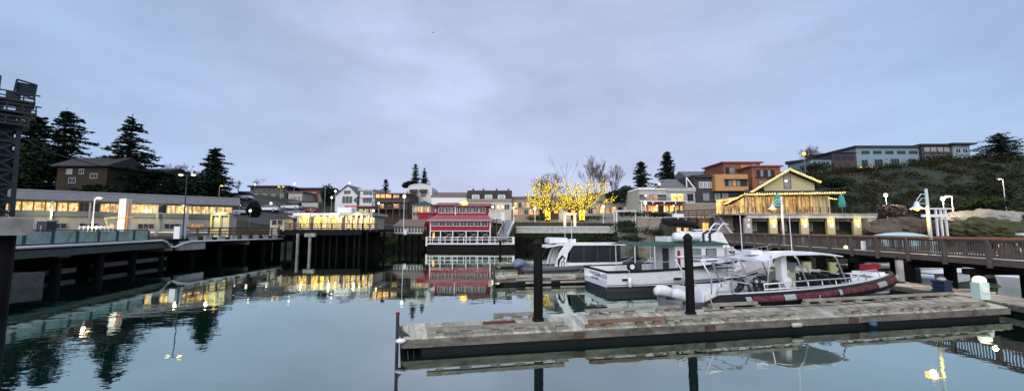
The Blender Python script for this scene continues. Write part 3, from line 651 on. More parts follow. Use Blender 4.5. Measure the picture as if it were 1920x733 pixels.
# platform carrying the lit restaurant, with its piles
def restaurant_pier():
    z = 4.0; r = thing('restaurant_pier', 'dark timber platform on piles carrying the low lit restaurant', 'pier')
    x0, x1 = px_(523, 432, 66.5), px_(706, 432, 69.5)
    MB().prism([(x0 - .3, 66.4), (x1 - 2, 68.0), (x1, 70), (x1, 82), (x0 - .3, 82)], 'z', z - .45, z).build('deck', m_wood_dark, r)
    MB().beam((x0, 66.25, z - .62), (x1 - 2, 67.85, z - .62), .3, .75).build('edge_beam', m_wood_dark, r)
    for i in range(12):
        for j in range(3):
            x = x0 + 1 + i * (x1 - x0 - 2) / 11 + rnd.uniform(-.3, .3); y = 66.9 + j * 4 + (i / 11) * 1.5
            MB().tube([(x, y, -2.5), (x + rnd.uniform(-.1, .1), y, z - .45)], .19, 7).build('pile', m_pile, r)
    MB().prism([(x0 - .3, 72), (x1 - 1, 74), (x1 - 1, 74.5), (x0 - .3, 72.5)], 'z', -2.5, z - .46).build('underdeck_shade_sheet', m_wood_dark, r)  # added dark backing that stands in for shade behind the piles
    for px in (558, 581):
        x = px_(px, 455, 65.9); MB().tube([(x, 65.9, -2.5), (x, 65.9, 3.3 if px < 570 else 2.7)], .24, 8).build('pile', m_concrete, r)
    x = px_(581, 455, 65.7); MB().box(x - .9, x + .9, 65.5, 66.1, 2.75, 3.35).build('pile_cap', m_concrete, r)
    wood_rail('railing', 'dark brown railing along the front of the restaurant platform', [(x0, 66.5, z), (x1 - 2, 68.1, z), (x1 - .1, 70, z)], z, 1.05, m_wood_brown, 1.7, 3)
restaurant_pier()
# lit restaurant
def lit_restaurant():
    f = Fac(71.5, 557, 697, 423, zb=4.0); r = thing('pier_restaurant', 'low white flat-roofed restaurant glowing yellow on the timber platform', 'building', f.loc)
    a, c, m = f.x(557), f.x(640), f.x(697); zt = f.z(404)
    MB().box(a, c, .0, 8, 0, zt).build('wall', m_cream, r); MB().box(c, m - .3, 2.6, 8, 0, zt).build('wall', m_cream, r)
    MB().box(a - .4, c, -.7, 8.4, zt + .003, zt + .42).build('roof', m_white, r)
    MB().box(c + .002, m + .3, -.5, 8.4, zt + .003, zt + .48).build('roof', m_conc_light, r)
    for x0, x1, p in ((563, 579, l_bright), (590, 612, l_bright), (618, 637, l_warm)):
        window(r, (f.x(x0) + f.x(x1)) / 2, .45, f.x(x1) - f.x(x0), zt - .75, -.003, 3, 1, m_white, p, fw=.1)
    MB().box(f.x(581), f.x(588), -.08, .01, .02, zt - .3).build('door', m_brownwall, r)
    for i in range(5):
        window(r, c + (m - .3 - c) * (i + .5) / 5, .35, (m - c) / 5 - .3, zt - .7, 2.595, 2, 1, m_white, l_bright if i != 2 else l_warm, fw=.09)
    for i in range(7): x = c + .1 + (m - c) * i / 6; MB().box(x - .13, x + .13, -.35, -.1, 0, zt).build('column', m_white, r)
    for i in range(9):
        x = f.x(596) + i * (m - f.x(596)) / 8.3; MB().ball((x, -.55 if i > 3 else -.2, zt - .2), .13).build('eave_lamp', l_bulb, r)
    MB().box(f.x(625), f.x(652), 1.5, 4.2, zt + .42, f.z(388)).build('rooftop_unit', m_white, r)
    MB().box(f.x(668), f.x(688), -.4, .2, zt + .49, f.z(396)).build('sign_board', m_teal_panel, r)
    for x in (-5, 0, 4.5): plight((f.X0 + x, 70.2, 6.0), 60, (1, .78, .3))
lit_restaurant()
# ------------------------------------------------------------------ left background
for a in (
    ('ragged old fir at the far left edge right behind the lattice tower', 60, 216, 82, 84, 11, dict(gappy=.15, density=1.9, base=.1, pw=.42)),
    ('wide ragged fir with long open boughs left of the dark apartment house', 122, 205, 90, 118, 12, dict(gappy=.35, density=1.5, base=.12, pw=.7)),
    ('full dark conical fir standing over the terminal roof', 246, 212, 83, 118, 13, dict(gappy=.2, density=1.2, base=.08, pw=.85)),
    ('shorter dense conifer right of the double-headed lamp', 401, 277, 96, 66, 14, dict(gappy=.1, density=1.3, base=.1, pw=.6)),
    ('small lone conifer behind the brown restaurant', 722, 335, 140, 26, 15, dict(gappy=.3, density=.6, base=.1)),
    ('taller of the paired conifers behind the white curved-front building', 779, 305, 150, 34, 16, dict(gappy=.25, density=.7, base=.1)),
    ('shorter of the paired conifers behind the white curved-front building', 795, 315, 152, 30, 17, dict(gappy=.25, density=.7, base=.1)),
    ('rounded dense conifer left of its taller neighbour behind the grey building', 1203, 302, 125, 42, 18, dict(gappy=.02, density=1.3, base=.05, pw=.5)),
    ('tall dense conifer above the sloping metal roof of the grey building', 1252, 283, 125, 54, 19, dict(gappy=.02, density=1.3, base=.05, pw=.6)),
    ('broad open conifer on the hilltop at the right edge', 1874, 250, 118, 66, 20, dict(gappy=.35, density=1.0, base=.12, pw=.7))):
    place_conifer(a[0], a[1], a[2], a[3], a[4], a[5], **a[6])
building('apartment_house', 'dark brown apartment house with stepped roofs half hidden behind the firs', 'building', 77, 104, 198, 311, 372, 8, m_oldbrown, ('gx', 2.4, .8, m_roof_dark),
         [(122,132,318,326,2,1,m_steel,m_glass_pale),(146,154,318,326,2,1,m_steel,m_glass),(168,180,326,334,2,1,m_steel,m_glass),(128,140,334,343,2,1,m_steel,m_glass)], group='apartment houses behind the terminal')
building('apartment_house', 'lower dark brown apartment house with pale windows between the two big firs', 'building', 88, 199, 304, 324, 372, 8, m_oldbrown, ('gx', 1.6, .6, m_roof_dark),
         row(206, 298, 5, 329, 338, 2, 1, m_steel, (m_glass_pale, m_glass, m_glass)) , group='apartment houses behind the terminal')
for lab, px, yt, Y, sd_, k in (
    ('pale leafless tree left of the double-headed lamp', 322, 305, 98, 31, dict(levels=6, spread=.42)),
    ('leafless spreading tree right of the double-headed lamp', 350, 306, 100, 32, dict(levels=6, spread=.5)),
    ('thin leafless tree right of the dense conifer', 450, 338, 112, 33, dict(levels=5, spread=.4)),
    ('round leafless tree above the dark flat-roofed house', 484, 335, 142, 34, dict(levels=6, spread=.5)),
    ('leafless tree between the red-brown block and the white house', 620, 345, 130, 35, dict(levels=6, spread=.5)),
    ('tall thin leafless tree rising behind the lit trees', 1071, 284, 128, 36, dict(levels=4, spread=.16, first=.5)),
    ('broad vase-shaped leafless tree behind the right lit tree', 1118, 290, 112, 37, dict(levels=6, spread=.33, up=.6, nchild=(3, 3), rmin=.04)),
    ('small leafless tree right of the broad vase-shaped one', 1153, 312, 116, 38, dict(levels=6, spread=.33, up=.6, nchild=(2, 3), rmin=.04)),
    ('leafless tree directly behind the left lit tree', 1010, 328, 112, 39, dict(levels=6, spread=.5, nchild=(3, 3), rmin=.03)),
    ('leafless tree behind the gap between the lit trees', 1055, 318, 114, 40, dict(levels=6, spread=.45, nchild=(2, 3), rmin=.035)),
    ('leafless tree with an orange lamp shining through it on the hill', 1508, 272, 110, 41, dict(levels=6, spread=.5, first=.35, nchild=(3, 3), rmin=.03)),
    ('small leafless tree standing behind the parked cars', 590, 372, 118, 42, dict(levels=6, spread=.5))):
    bare_tree(lab, px, yt, Y, sd_, **k)
for lab, px, yb, Y, w, h, s_ in (
    ('large dark evergreen mass left of the full fir', 185, 366, 76, 60, 22, 51), ('dark evergreen mass below the full fir', 268, 364, 88, 90, 26, 52),
    ('bushy dark trees below the double-headed lamp', 345, 366, 92, 90, 55, 53), ('dark bush right of the terminal by the parked cars', 473, 412, 86, 24, 40, 54),
    ('bushes behind the white pick-up by the lamps', 445, 385, 110, 50, 30, 55), ('dark treeline left of the white house', 618, 385, 126, 30, 45, 56), ('round bush beside the paired conifers', 768, 352, 140, 24, 14, 57),
    ('dark tree mass right of the lit trees', 1168, 385, 102, 60, 42, 58), ('dark evergreen bank behind the lattice tower', 45, 372, 80, 90, 130, 59)):
    place_shrub(lab, px, yb, Y, w, h, s_, m_conifer, 'evergreen_bush', 'dark bushes behind the harbour', 3200, s=.38)
# houses up the hill, left of centre
building('flat_roofed_house', 'long dark flat-roofed house with white-framed windows on the rise', 'building', 130, 468, 538, 351, 395, 12, m_darkwall, ('flat', .5, .7, m_roof_dark), row(476, 532, 7, 363, 375, 2, 1, m_cream, (m_glass_pale, m_glass)) + row(478, 530, 5, 354, 359, 2, 1, m_cream, m_glass))
building('annex', 'small cream house between the dark house and the red-brown block', 'building', 128, 540, 566, 361, 398, 9, m_cream, ('flat', .35, .5, m_roof_brown), row(543, 564, 3, 368, 377, 2, 1, m_white, m_glass_pale))
building('apartment_block', 'red-brown flat-roofed block with pale balconies left of the white house', 'building', 136, 560, 613, 355, 397, 14, m_brick, ('flat', .5, .8, m_roof_dark), row(566, 592, 3, 361, 369, 1, 1, m_cream, m_glass_pale) + row(596, 611, 2, 366, 378, 2, 1, m_cream, m_glass_pale) + row(566, 592, 3, 374, 383, 1, 1, m_cream, m_glass))
def white_house():
    r, f = building('gabled_house', 'large white house with steep front gable and tall triple window', 'building', 114, 628, 668, 368, 410, 10, m_whitewall, None, [(641, 660, 368, 381, 3, 1, m_white, m_glass), (644, 656, 353 + 4, 364, 2, 1, m_white, m_glass)])
    x0, x1, z = f.x(626), f.x(672), f.z(368); ax, az = f.x(651), f.z(348)
    MB().prism([(x0, z), (x1, z), (ax, az)], 'y', .005, 9.9).build('gable', m_whitewall, r)
    MB().slab([(x0 - .4, -.5, z - .3), (ax, -.5, az + .15), (ax, 10.2, az + .15), (x0 - .4, 10.2, z - .3)], -.15).build('roof', m_roof_grey, r)
    MB().slab([(ax, -.5, az + .15), (x1 + .3, -.5, z - .2), (x1 + .3, 10.2, z - .2), (ax, 10.2, az + .15)], -.15).build('roof', m_roof_grey, r)
    MB().box(f.x(672), f.x(697), .5, 10, -3, f.z(357)).build('wall', m_whitewall, r); MB().box(f.x(697), f.x(709), .8, 9, -3, f.z(373)).build('wall', m_whitewall, r)
    MB().box(f.x(670) + .02, f.x(699), 0, 10.3, f.z(357) + .003, f.z(354)).build('roof', m_steel, r)
    for px, py, rr_ in ((669, 361, .55), (667, 375, .7)):
        w = MB().tube([(f.x(px), .4 if px > 672 else -.06, f.z(py)), (f.x(px), .6, f.z(py))], rr_, 14); w.build('round_window', m_glass, r)
    MB().box(f.x(677), f.x(696), -.9, .5, f.z(371), f.z(370)).build('balcony', m_white, r)
    for z0, z1 in ((f.z(366), f.z(359)), (f.z(380), f.z(372.5))): window(r, f.x(687), z0, 2.6, z1 - z0, .495, 3, 1, m_white, m_glass)
    bl = MB()
    for i in range(9): bl.box(f.x(677) + i * .37, f.x(677) + i * .37 + .05, -.88, -.83, f.z(370), f.z(366))
    bl.beam((f.x(677), -.85, f.z(366)), (f.x(696), -.85, f.z(366)), .07); bl.build('balcony_rail', m_white, r)
white_house()
# white utility box building with coloured lit signs above restaurant
r, f = building('shop', 'small dark shop front with coloured lit strips above the pier restaurant', 'building', 98, 650, 705, 388, 404, 6, m_brownwall, ('flat', .3, .4, m_redroof), row(672, 703, 3, 392, 399, 2, 1, m_dark, l_dim))
MB().box(f.x(652), f.x(668), -.18, -.02, f.z(391.5), f.z(388.5)).build('lit_sign', l_redglow, r)
# retaining walls and vehicles on the slope
def slopewall(label, x0, x1, yt, yb, Y, m, d=.6):
    f = Fac(Y, x0, x1, yb); r = thing('retaining_wall', label, 'wall', f.loc); MB().box(f.x(x0), f.x(x1), 0, d, -2, f.z(yt)).build('wall_face', m, r); MB().box(f.x(x0) - .05, f.x(x1) + .05, -.06, d + .06, f.z(yt) + .003, f.z(yt) + .15).build('coping', m_conc_light, r)
slopewall('long cream retaining wall above the parked cars', 480, 532, 383, 400, 112, m_cream)
slopewall('pale retaining wall left of the white house', 556, 596, 381, 394, 116, m_conc_light)
m_car_w = mat('white_car_paint', (.7, .71, .73), .3, .03, 1, 0); m_car_s = mat('silver_car_paint', (.4, .42, .45), .3, .03, 1, 0, metal=.4); m_car_d = mat('dark_car_paint', (.04, .045, .06), .3, .05, 1, 0); m_car_r = mat('red_car_paint', (.25, .03, .03), .3, .05, 1, 0)
def make_car(label, paint, van=False):
    r = thing('parked_car', label, 'car', (0, 0, 0), 0, 'vehicles parked up the slope'); L, H = 2.25, 1.45 if not van else 1.95
    pr = [(-L, .35), (-L, .8), (-L + .15, .95), (-1.15, 1.0), (-1.15, 1.0), (1.7, 1.02), (L, .92), (L, .4)]
    MB().prism(pr, 'y', -.88, .88).build('body', paint, r)
    cab = [(-1.2, .99), (-.55, H), (1.2 if not van else 2.0, H), (1.95 if not van else 2.15, 1.0)]
    MB().prism(cab, 'y', -.76, .76).build('glasshouse', m_glass, r)
    MB().prism([(-.6, H - .02), (-.5, H + .05), (1.15 if not van else 2.0, H + .05), (1.3 if not van else 2.1, H - .04)], 'y', -.74, .74).build('roof', paint, r)
    for x in (-1.4, 1.4):
        for y in (-.86, .86): w = MB().tube([(x, y - .1, .34), (x, y + .1, .34)], .34, 14).build('wheel', m_black, r); MB().tube([(x, y * 1.13 - .01, .34), (x, y * 1.13 + .01, .34)], .19, 10).build('rim', m_steel, w)
    for y in (-.6, .6): MB().box(-L - .03, -L, y - .18, y + .18, .68, .82).build('headlight', m_white, r)
    return r
for i, (lab, px, Y, p, v, a) in enumerate((
    ('white van parked left of the dark bush on the slope', 452, 104, m_car_w, True, .3), ('silver car parked lowest beside the terminal end', 459, 96, m_car_s, False, .4), ('white hatchback parked right of the dark bush', 503, 101, m_car_w, False, .15),
    ('white car parked beside the pier restaurant', 541, 98, m_car_w, False, .5), ('silver car parked directly left of the pier restaurant', 552, 103, m_car_s, False, 2.8), ('dark car on the road above the pier restaurant', 603, 106, m_car_d, False, .1),
    ('white box van beneath the red-brown block', 546, 108, m_car_w, True, .0), ('silver car on the road below the white house', 633, 108, m_car_s, False, 0), ('red car parked at the foot of the pale wall', 580, 110, m_car_r, False, 0))):
    c = make_car(lab, p, v); x = px_(px, 405, Y); c.location = (x, Y, ground(x, Y) + .14); c.rotation_euler.z = a; c.scale = (1.12,) * 3
for lab, px, yt, Y, st, a in (
    ('white lamp at the corner of the dark flat-roofed house', 478, 348, 124, 'globe', 0), ('yellow lamp on a thick pole right of the dark flat-roofed house', 527, 350, 122, 'arm', [-.7, .7]),
    ('white lamp above the red-brown block', 552, 347, 126, 'globe', 0), ('lamp high above the ridge of the white house', 655, 345.5, 128, 'globe', 0), ('lamp left of the white house gable', 629, 361, 110, 'globe', 0),
    ('lamp between the red-brown block and the white house', 622, 373, 105, 'globe', 0), ('lamp in front of the cream retaining wall', 508, 384, 104, 'globe', 0), ('lamp beside the parked white van', 449, 388, 96, 'globe', 0),
    ('lamp over the brown walls behind the pier restaurant', 710, 384, 92, 'globe', 0), ('orange lamp against the dense conifer', 412, 348, 90, 'arm', .5), ('warm lamp at the right foot of the full fir', 306, 345, 88, 'arm', -.4),
    ('warm lamp low in front of the dark apartment house', 152, 344, 90, 'globe', 0), ('lamp beside the round bush left of the red building', 700, 398, 84, 'globe', 0), ('low lamp on the slope right of the terminal', 469, 398, 82, 'globe', 0)):
    street_lamp(lab, px, yt, Y, style=st, arm=a, r=.28 if Y > 100 else .24, bulb=l_orange if 'orange' in lab or 'yellow' in lab or 'warm' in lab else l_bulb_w, group='street lamps up the slope')
for lab, px, yt, Y in (('bare flagpole left of the red-brown block', 610, 352, 104), ('thin pole behind the pier restaurant', 647, 396, 74), ('thin mast in front of the pier restaurant door', 583, 392, 66.8)):
    x = px_(px, yt, Y); zb = ground(x, Y) if Y > 76 else 4.0; r = thing('pole', lab, 'pole', (x, Y, zb)); MB().tube([(0, 0, 0), (0, 0, pz(yt, Y) - zb)], .07, 6).build('shaft', m_steel, r); MB().ball((0, 0, pz(yt, Y) - zb), .11).build('finial', m_steel, r)

# ================================================================== CENTRE: town behind the head of the harbour
def brown_restaurant():
    r, f = building('brown_restaurant', 'wide brown restaurant with lit upper windows and deep overhanging roof left of the curved-front building', 'building', 100, 702, 766, 362, 408, 10, m_brownwall, None,
        [(704, 711, 364.5, 371, 2, 1, m_dark, l_warm), (713, 721, 364.5, 371, 2, 1, m_dark, l_warm), (723, 733, 364.5, 371, 2, 1, m_dark, l_warm), (737, 748, 365.5, 371, 2, 1, m_dark, l_dim)])
    z = f.z(362); MB().slab([(f.x(699), -1.2, z - .1), (f.x(768), -1.2, z - .1), (f.x(768), 10, z + .7), (f.x(699), 10, z + .7)], .25).build('roof', m_roof_brown, r)
    MB().slab([(f.x(708), -3.0, f.z(380)), (f.x(770), -3.0, f.z(380)), (f.x(770), -.02, f.z(374)), (f.x(708), -.02, f.z(374))], .2).build('lower_roof', m_brownwall, r)
    MB().box(f.x(705), f.x(770), -3, -.02, f.z(393.5), f.z(392)).build('balcony', m_dark, r)
    for i in range(6): MB().box(f.x(706 + i * 12.4) - .12, f.x(706 + i * 12.4) + .12, -2.9, -2.7, -1, f.z(380) - .2).build('column', m_brownwall, r)
    b = MB(); b.beam((f.x(705), -2.95, f.z(387.5)), (f.x(770), -2.95, f.z(387.5)), .08, .1)
    for i in range(50): x = f.x(705) + i * (f.x(770) - f.x(705)) / 49; b.box(x - .02, x + .02, -2.97, -2.93, f.z(392), f.z(387.5))
    b.build('balcony_rail', m_dark, r)
    for i in range(4): window(r, f.x(715 + i * 14), f.z(390), 1.4, 1.1, -.005, 2, 1, m_dark, m_glass if i % 2 else l_dim)
brown_restaurant()
def curved_front():
    f = Fac(111, 763, 809, 402); r = thing('curved_front_building', 'white building with a rounded parapet and two dark awnings over its windows', 'building', f.loc)
    x0, x1 = f.x(764), f.x(809.5); zs, zt = f.z(353), f.z(345.5)
    pts = [(x0, -3), (x1, -3), (x1, zs)] + [(x1 + (x0 - x1) * t, zs + (zt - zs) * math.sin(math.pi * (t * .86 + .14 * .5)) ** .6) for t in [i / 12 for i in range(1, 12)]] + [(x0, zs)]
    MB().prism(pts, 'y', 0, 9).build('wall', mat('curved_wall_cream', (.62, .63, .6), .8, .1), r)
    cp = MB().tube([(x, -.02, z + .05) for x, z in pts[2:]], .13, 6); cp.build('parapet_trim', m_white, r)
    for a, c in ((769, 782), (787, 800)):
        window(r, (f.x(a) + f.x(c)) / 2, f.z(369), f.x(c) - f.x(a) - .5, f.z(361) - f.z(369), -.003, 3, 1, m_white, m_glass)
        MB().slab([(f.x(a) - .15, -1.1, f.z(361)), (f.x(c) + .15, -1.1, f.z(361)), (f.x(c) + .15, -.02, f.z(355)), (f.x(a) - .15, -.02, f.z(355))], .1).build('awning', m_dark, r)
curved_front()
building('long_white_building', 'long building with a brown roof above a blank white wall right of the curved front', 'building', 108, 809, 876, 368, 402, 9, m_white, ('shed', 2.0, .3, m_roof_brown), row(812, 872, 5, 383, 392, 2, 1, m_white, (m_glass, l_dim)))
def mansard():
    r, f = building('mansard_building', 'building with a dark mansard roof and three white dormer windows', 'building', 105, 877, 959, 375.5, 402, 10, m_cream, None, row(905, 957, 4, 383, 393, 2, 1, m_white, (l_dim, m_glass)))
    x0, x1, z0, z1 = f.x(875), f.x(960), f.z(375.5), f.z(356)
    MB().prism([(-.5, z0 + .003), (-.5, z0 + .2), (1.6, z1), (10, z1), (10, z0 + .003)], 'x', x0, x1).build('roof', m_roof_dark, r)
    MB().beam((x0, -.55, z0 + .1), (x1, -.55, z0 + .1), .15, .25).build('gutter', m_cream, r)
    for px in (892, 916, 940.5):
        a = f.x(px); zt = f.z(365); d = MB().box(a - 1.0, a + 1.0, -.35, 1.5, z0 + .3, zt).build('dormer', m_white, r)
        window(d, a, z0 + .5, 1.5, zt - z0 - .75, -.36, 2, 1, m_white, m_glass_pale)
        MB().box(a - 1.15, a + 1.15, -.5, 1.7, zt + .002, zt + .15).build('dormer_roof', m_roof_dark, d)
    for px in (884, 904, 930, 953): MB().box(f.x(px) - .25, f.x(px) + .25, 4, 4.6, z1, z1 + .8).build('chimney', m_brick, r)
mansard()
building('stone_shop', 'pale stone shop front with small lit windows behind the left lit tree', 'building', 106, 960, 1012, 372, 404, 9, m_stone, ('flat', .5, .4, m_roof_brown), row(963, 1010, 6, 380, 389, 1, 1, m_cream, (l_warm, m_glass, l_dim)) + row(963, 1010, 5, 393, 402, 2, 1, m_cream, (l_warm, l_dim, m_glass)))
building('brown_shop', 'brown gabled shop between the two lit trees', 'building', 110, 1012, 1082, 382, 404, 9, m_brownwall, ('gx', 2.6, .5, m_roof_brown), row(1016, 1080, 6, 389, 400, 2, 1, m_dark, (l_dim, m_glass, l_warm)))
building('long_low_shop', 'long low shop with lit windows behind the right lit tree', 'building', 108, 1084, 1192, 378, 404, 10, m_greywall, ('hip', 3.0, .6, m_roof_grey), row(1090, 1190, 9, 388, 400, 2, 1, m_cream, (l_warm, m_glass, l_dim, l_warm, l_dim)))
building('grey_roofed_house', 'house with dark hipped roof left of the grey lit building', 'building', 116, 1160, 1200, 362, 395, 10, m_greywall, ('hip', 2.8, .5, m_roof_dark), row(1163, 1198, 4, 366, 374, 2, 1, m_white, m_glass))
# porch building, red shed, boathouse
r, f = building('porch_building', 'small cream building with a lit glazed porch and dark green roof', 'building', 90, 775, 808, 385, 402, 5, m_cream, ('hip', 1.2, .6, m_green_roof), row(777, 806, 5, 388, 397, 2, 1, m_cream, (l_dim, l_warm, l_bright)))
for i in range(6): MB().box(f.x(776 + i * 6.1) - .07, f.x(776 + i * 6.1) + .07, -1.0, -.86, -1.5, f.z(385)).build('post', m_cream, r)
MB().box(f.x(775) - .3, f.x(808) + .3, -1.1, -.002, f.z(400), f.z(399)).build('porch_floor', m_wood_brown, r)
building('red_shed', 'small plain red shed behind the white boathouse', 'shed', 85, 784, 813, 400, 421, 4, m_red, ('flat', .3, .25, m_redroof), [(802, 808, 404, 410, 1, 1, m_red, m_glass)])
def boathouse():
    f = Fac(80, 739, 794, 438); r = thing('boathouse', 'small white boathouse with a row of windows and brown roof on a dark timber deck', 'building', f.loc)
    x0, x1, zt = f.x(739.5), f.x(793), f.z(424); MB().box(x0, x1, .1, 3.6, 0, zt).build('wall', m_whitewall, r)
    MB().slab([(x0 - .3, -.4, zt), (x1 + .3, -.4, zt), (x1 - .2, 4, f.z(410)), (x0 + .2, 4, f.z(410))], .15).build('roof', m_roof_brown, r)
    ws = [741, 746.6, 752.2, None, 766, 771.8, 777.6, 783.4, 788.8]
    for w in ws:
        if w: window(r, f.x(w + 2.3), .32, .46, 1.0, .095, 1, 2, m_white, m_glass, fw=.05)
    d = MB().box(f.x(759.5), f.x(763), .02, .11, 0, zt - .12).build('door', m_white, r); MB().box(f.x(760.2), f.x(762.3), .0, .02, .7, zt - .25).build('pane', m_glass, d)
    MB().box(x0 - .4, x1 + .4, -1.0, 4, -.28, -.003).build('deck', m_wood_dark, r)
    b = MB().beam((x0 - .3, -.95, .5), (x1 + .3, -.95, .5), .07, .09)
    for i in range(9): x = x0 - .3 + i * (x1 - x0 + .6) / 8; b.box(x - .03, x + .03, -.98, -.92, 0, .5)
    b.build('deck_rail', m_railwood, r)
    for i in range(5):
        for y in (-.7, 3): MB().tube([(x0 + .2 + i * 1.4, y, -5), (x0 + .2 + i * 1.4, y, -.28)], .15, 7).build('pile', m_pile, r)
boathouse()
x = px_(762, 435, 79.6); r = thing('life_ring_board', 'small white rounded board standing in front of the boathouse door', 'board', (x, 78.7, pz(438, 79.6))); MB().prism([(-.32, -.2), (.32, -.2), (.32, .65), (.2, .85), (-.2, .85), (-.32, .65)], 'y', -.05, .05).build('panel', m_white, r); MB().box(-.04, .04, .05, .1, -.3, .7).build('stake', m_wood_dark, r)
def red_building():
    Y = 76; f = Fac(Y, 800, 964, 457.5, 420); r = thing('red_wharf_building', 'two-storey red wharf building with white windows and faded roofs over the water', 'building', f.loc)
    X = f.x; Z = f.z
    MB().box(X(800), X(964), -.6, 9, Z(458), Z(456)).build('deck', m_white, r)
    MB().box(X(800) + .3, X(964) - .3, -.3, 9, -1.2 + Z(458), Z(458) - .003).build('deck_frame', m_wood_dark, r)
    b = [X(806), X(919), X(815.5), X(912.5)]
    MB().box(b[0], b[1], .2, 8.5, Z(432.5), Z(412)).build('lower_storey', m_red, r)
    MB().box(b[2], b[3], .8, 7.5, Z(404), Z(386)).build('upper_storey', m_red, r)
    MB().box(b[0] + .5, b[1] - .5, 4.5, 8.4, Z(456), Z(432.5) - .003).build('under_wall', m_darkwall, r)
    # lower skirt roof (hipped ring) and upper roof
    z0, z1 = Z(412.5), Z(403); o = .55
    v = [(b[0]-o,-.5,z0),(b[1]+o,-.5,z0),(b[1]+o,9.2,z0),(b[0]-o,9.2,z0),(b[2]-.05,.75,z1),(b[3]+.05,.75,z1),(b[3]+.05,7.55,z1),(b[2]-.05,7.55,z1)]
    MB().add(v, [(0,1,5,4),(1,2,6,5),(2,3,7,6),(3,0,4,7),(3,2,1,0),(4,5,6,7)]).build('lower_roof', m_redroof, r)
    fa = MB()
    for p, q in ((0,1),(1,2),(2,3),(3,0)): fa.beam(Vector(v[p]) - Vector((0,0,.08)), Vector(v[q]) - Vector((0,0,.08)), .12, .2)
    fa.build('lower_fascia', mat('pink_fascia', (.55, .36, .36), .7, .1), r)
    z0, z1 = Z(385.5), Z(377.5)
    for a, c, dz in ((X(814), X(853), .0), (X(853) + .002, X(917.5), -.12)):
        MB().prism([(-.1, z0 + dz), (-.1, z0 + .15 + dz), (4, z1 + dz), (8.2, z0 + .15 + dz), (8.2, z0 + dz)], 'x', a, c).build('upper_roof', m_redroof, r)
    for i in range(7):
        px = 826 + i * 12.75 + (1.5 if i > 2 else 0); window(r, X(px), Z(398.5), 1.02, Z(388.5) - Z(398.5), .797, 2, 1, m_white, m_glass, fw=.08)
    for i in range(8): window(r, X(815.6 + i * 13.3), Z(423.8), 1.1, Z(413.7) - Z(423.8), .197, 2, 1, m_white, m_glass, fw=.065)
    for i in range(3):
        w = window(r, b[1] + .003, Z(423.8), 1.0, Z(413.7) - Z(423.8), 1.6 + i * 2.2, 2, 1, m_white, m_glass, rotz=R(90), fw=.09)
    for px in (806.5, 826, 849, 874, 896, 919): MB().box(X(px) - .09, X(px) + .09, .1, .28, Z(456), Z(432.5)).build('post', m_white, r)
    for px in (807, 919): MB().box(X(px) - .1, X(px) + .1, .09, .198, Z(432.5), Z(412.6)).build('corner_board', m_white, r)
    MB().box(X(852.7) - .09, X(852.7) + .09, .7, .798, Z(402.6), Z(386)).build('corner_board', m_white, r)
    MB().box(b[0], b[1], .12, .198, Z(433.6), Z(432.3)).build('trim', m_white, r)
    for px, q in ((826, 849), (849, 874), (874, 896), (896, 918)):
        MB().beam((X(px) + .2, 1.6, Z(448)), (X(q) - .2, 1.6, Z(434)), .12, .16).beam((X(q) - .2, 1.75, Z(443)), (X(px) + .3, 1.75, Z(435)), .1, .14).build('brace', m_greywall, r)
    rl = MB(); z0, z1 = Z(456), Z(444.5)
    segs = [((X(801), -.5), (X(963), -.5)), ((X(801), -.5), (X(801), 6)), ((X(963), -.5), (X(963), 4))]
    for p, q in segs:
        for z in (z1, (z0 + z1) / 2 + .1): rl.beam((*p, z), (*q, z), .08, .12)
    rl.build('deck_rail', m_white, r)
    for i in range(15): x = X(801) + i * (X(963) - X(801)) / 14; MB().box(x - .06, x + .06, -.56, -.44, z0, z1 + .05).build('rail_post', m_white, r)
    MB().box(X(960.5), X(964.6), -.62, -.3, z0 - .2, z1 + .1).build('corner_panel', m_white, r); MB().box(X(800), X(803), -.62, -.3, z0 - .5, z1 + .1).build('corner_panel', m_white, r)
    for i in range(9):
        for y in (.3, 4, 8): MB().tube([(X(802) + .6 + i * 2.05, y, -6), (X(802) + .6 + i * 2.05, y, Z(458) - 1.1)], .2, 7).build('pile', m_pile, r)
    MB().box(X(809), X(812.5), 1.4, 1.5, Z(447), Z(436)).build('lit_doorway', l_warm, r)
    sg = MB().tube([(X(870), .15, Z(381)), (X(870), .35, Z(381))], .42, 16); sg.v = [(X(870) + (x - X(870)) * 1.9, y, z) for x, y, z in sg.v]; sg.build('lit_sign', l_bright, r)
red_building()
def gangway(label, p0, p1, w=1.1):
    p0, p1 = Vector(p0), Vector(p1); r = thing('gangway', label, 'gangway', tuple(p0)); d = p1 - p0; s = Vector((w / 2, 0, 0))
    MB().beam((0, 0, 0), d, w, .12).build('walkway', m_steel, r)
    for k in (-1, 1):
        b = MB().beam(s * k + Vector((0, 0, .9)), s * k + d + Vector((0, 0, .9)), .12, .16)
        for i in range(6): b.beam(s * k + d * i / 5, s * k + d * i / 5 + Vector((0, 0, .9)), .06)
        b.build('handrail', m_white, r)
gangway('steep gangway with two white handrails right of the red wharf building', (px_(943, 443, 76), 74.6, 2.2), (px_(957, 422, 84), 86.5, 5.7), 1.9)
f = Fac(77, 916, 946, 408); r = thing('white_stair_landing', 'white railed stair landing behind the right end of the red wharf building', 'stair', f.loc)
MB().box(f.x(916), f.x(946), 0, 2.5, -.2, 0).build('platform', m_white, r); b = MB()
for z in (.45, .95): b.beam((f.x(916), 0, z), (f.x(946), 0, z), .06, .1)
for i in range(12): x = f.x(916) + (f.x(946) - f.x(916)) * i / 11; b.box(x - .03, x + .03, -.03, .03, 0, 1)
b.build('balustrade', m_white, r); MB().box(f.x(940), f.x(946), -.1, .1, -.6, 1.1).build('end_panel', m_white, r)
for px in (918, 931, 944): MB().tube([(f.x(px), 1, -8), (f.x(px), 1, -.2)], .09, 6).build('post', m_wood_brown, r)
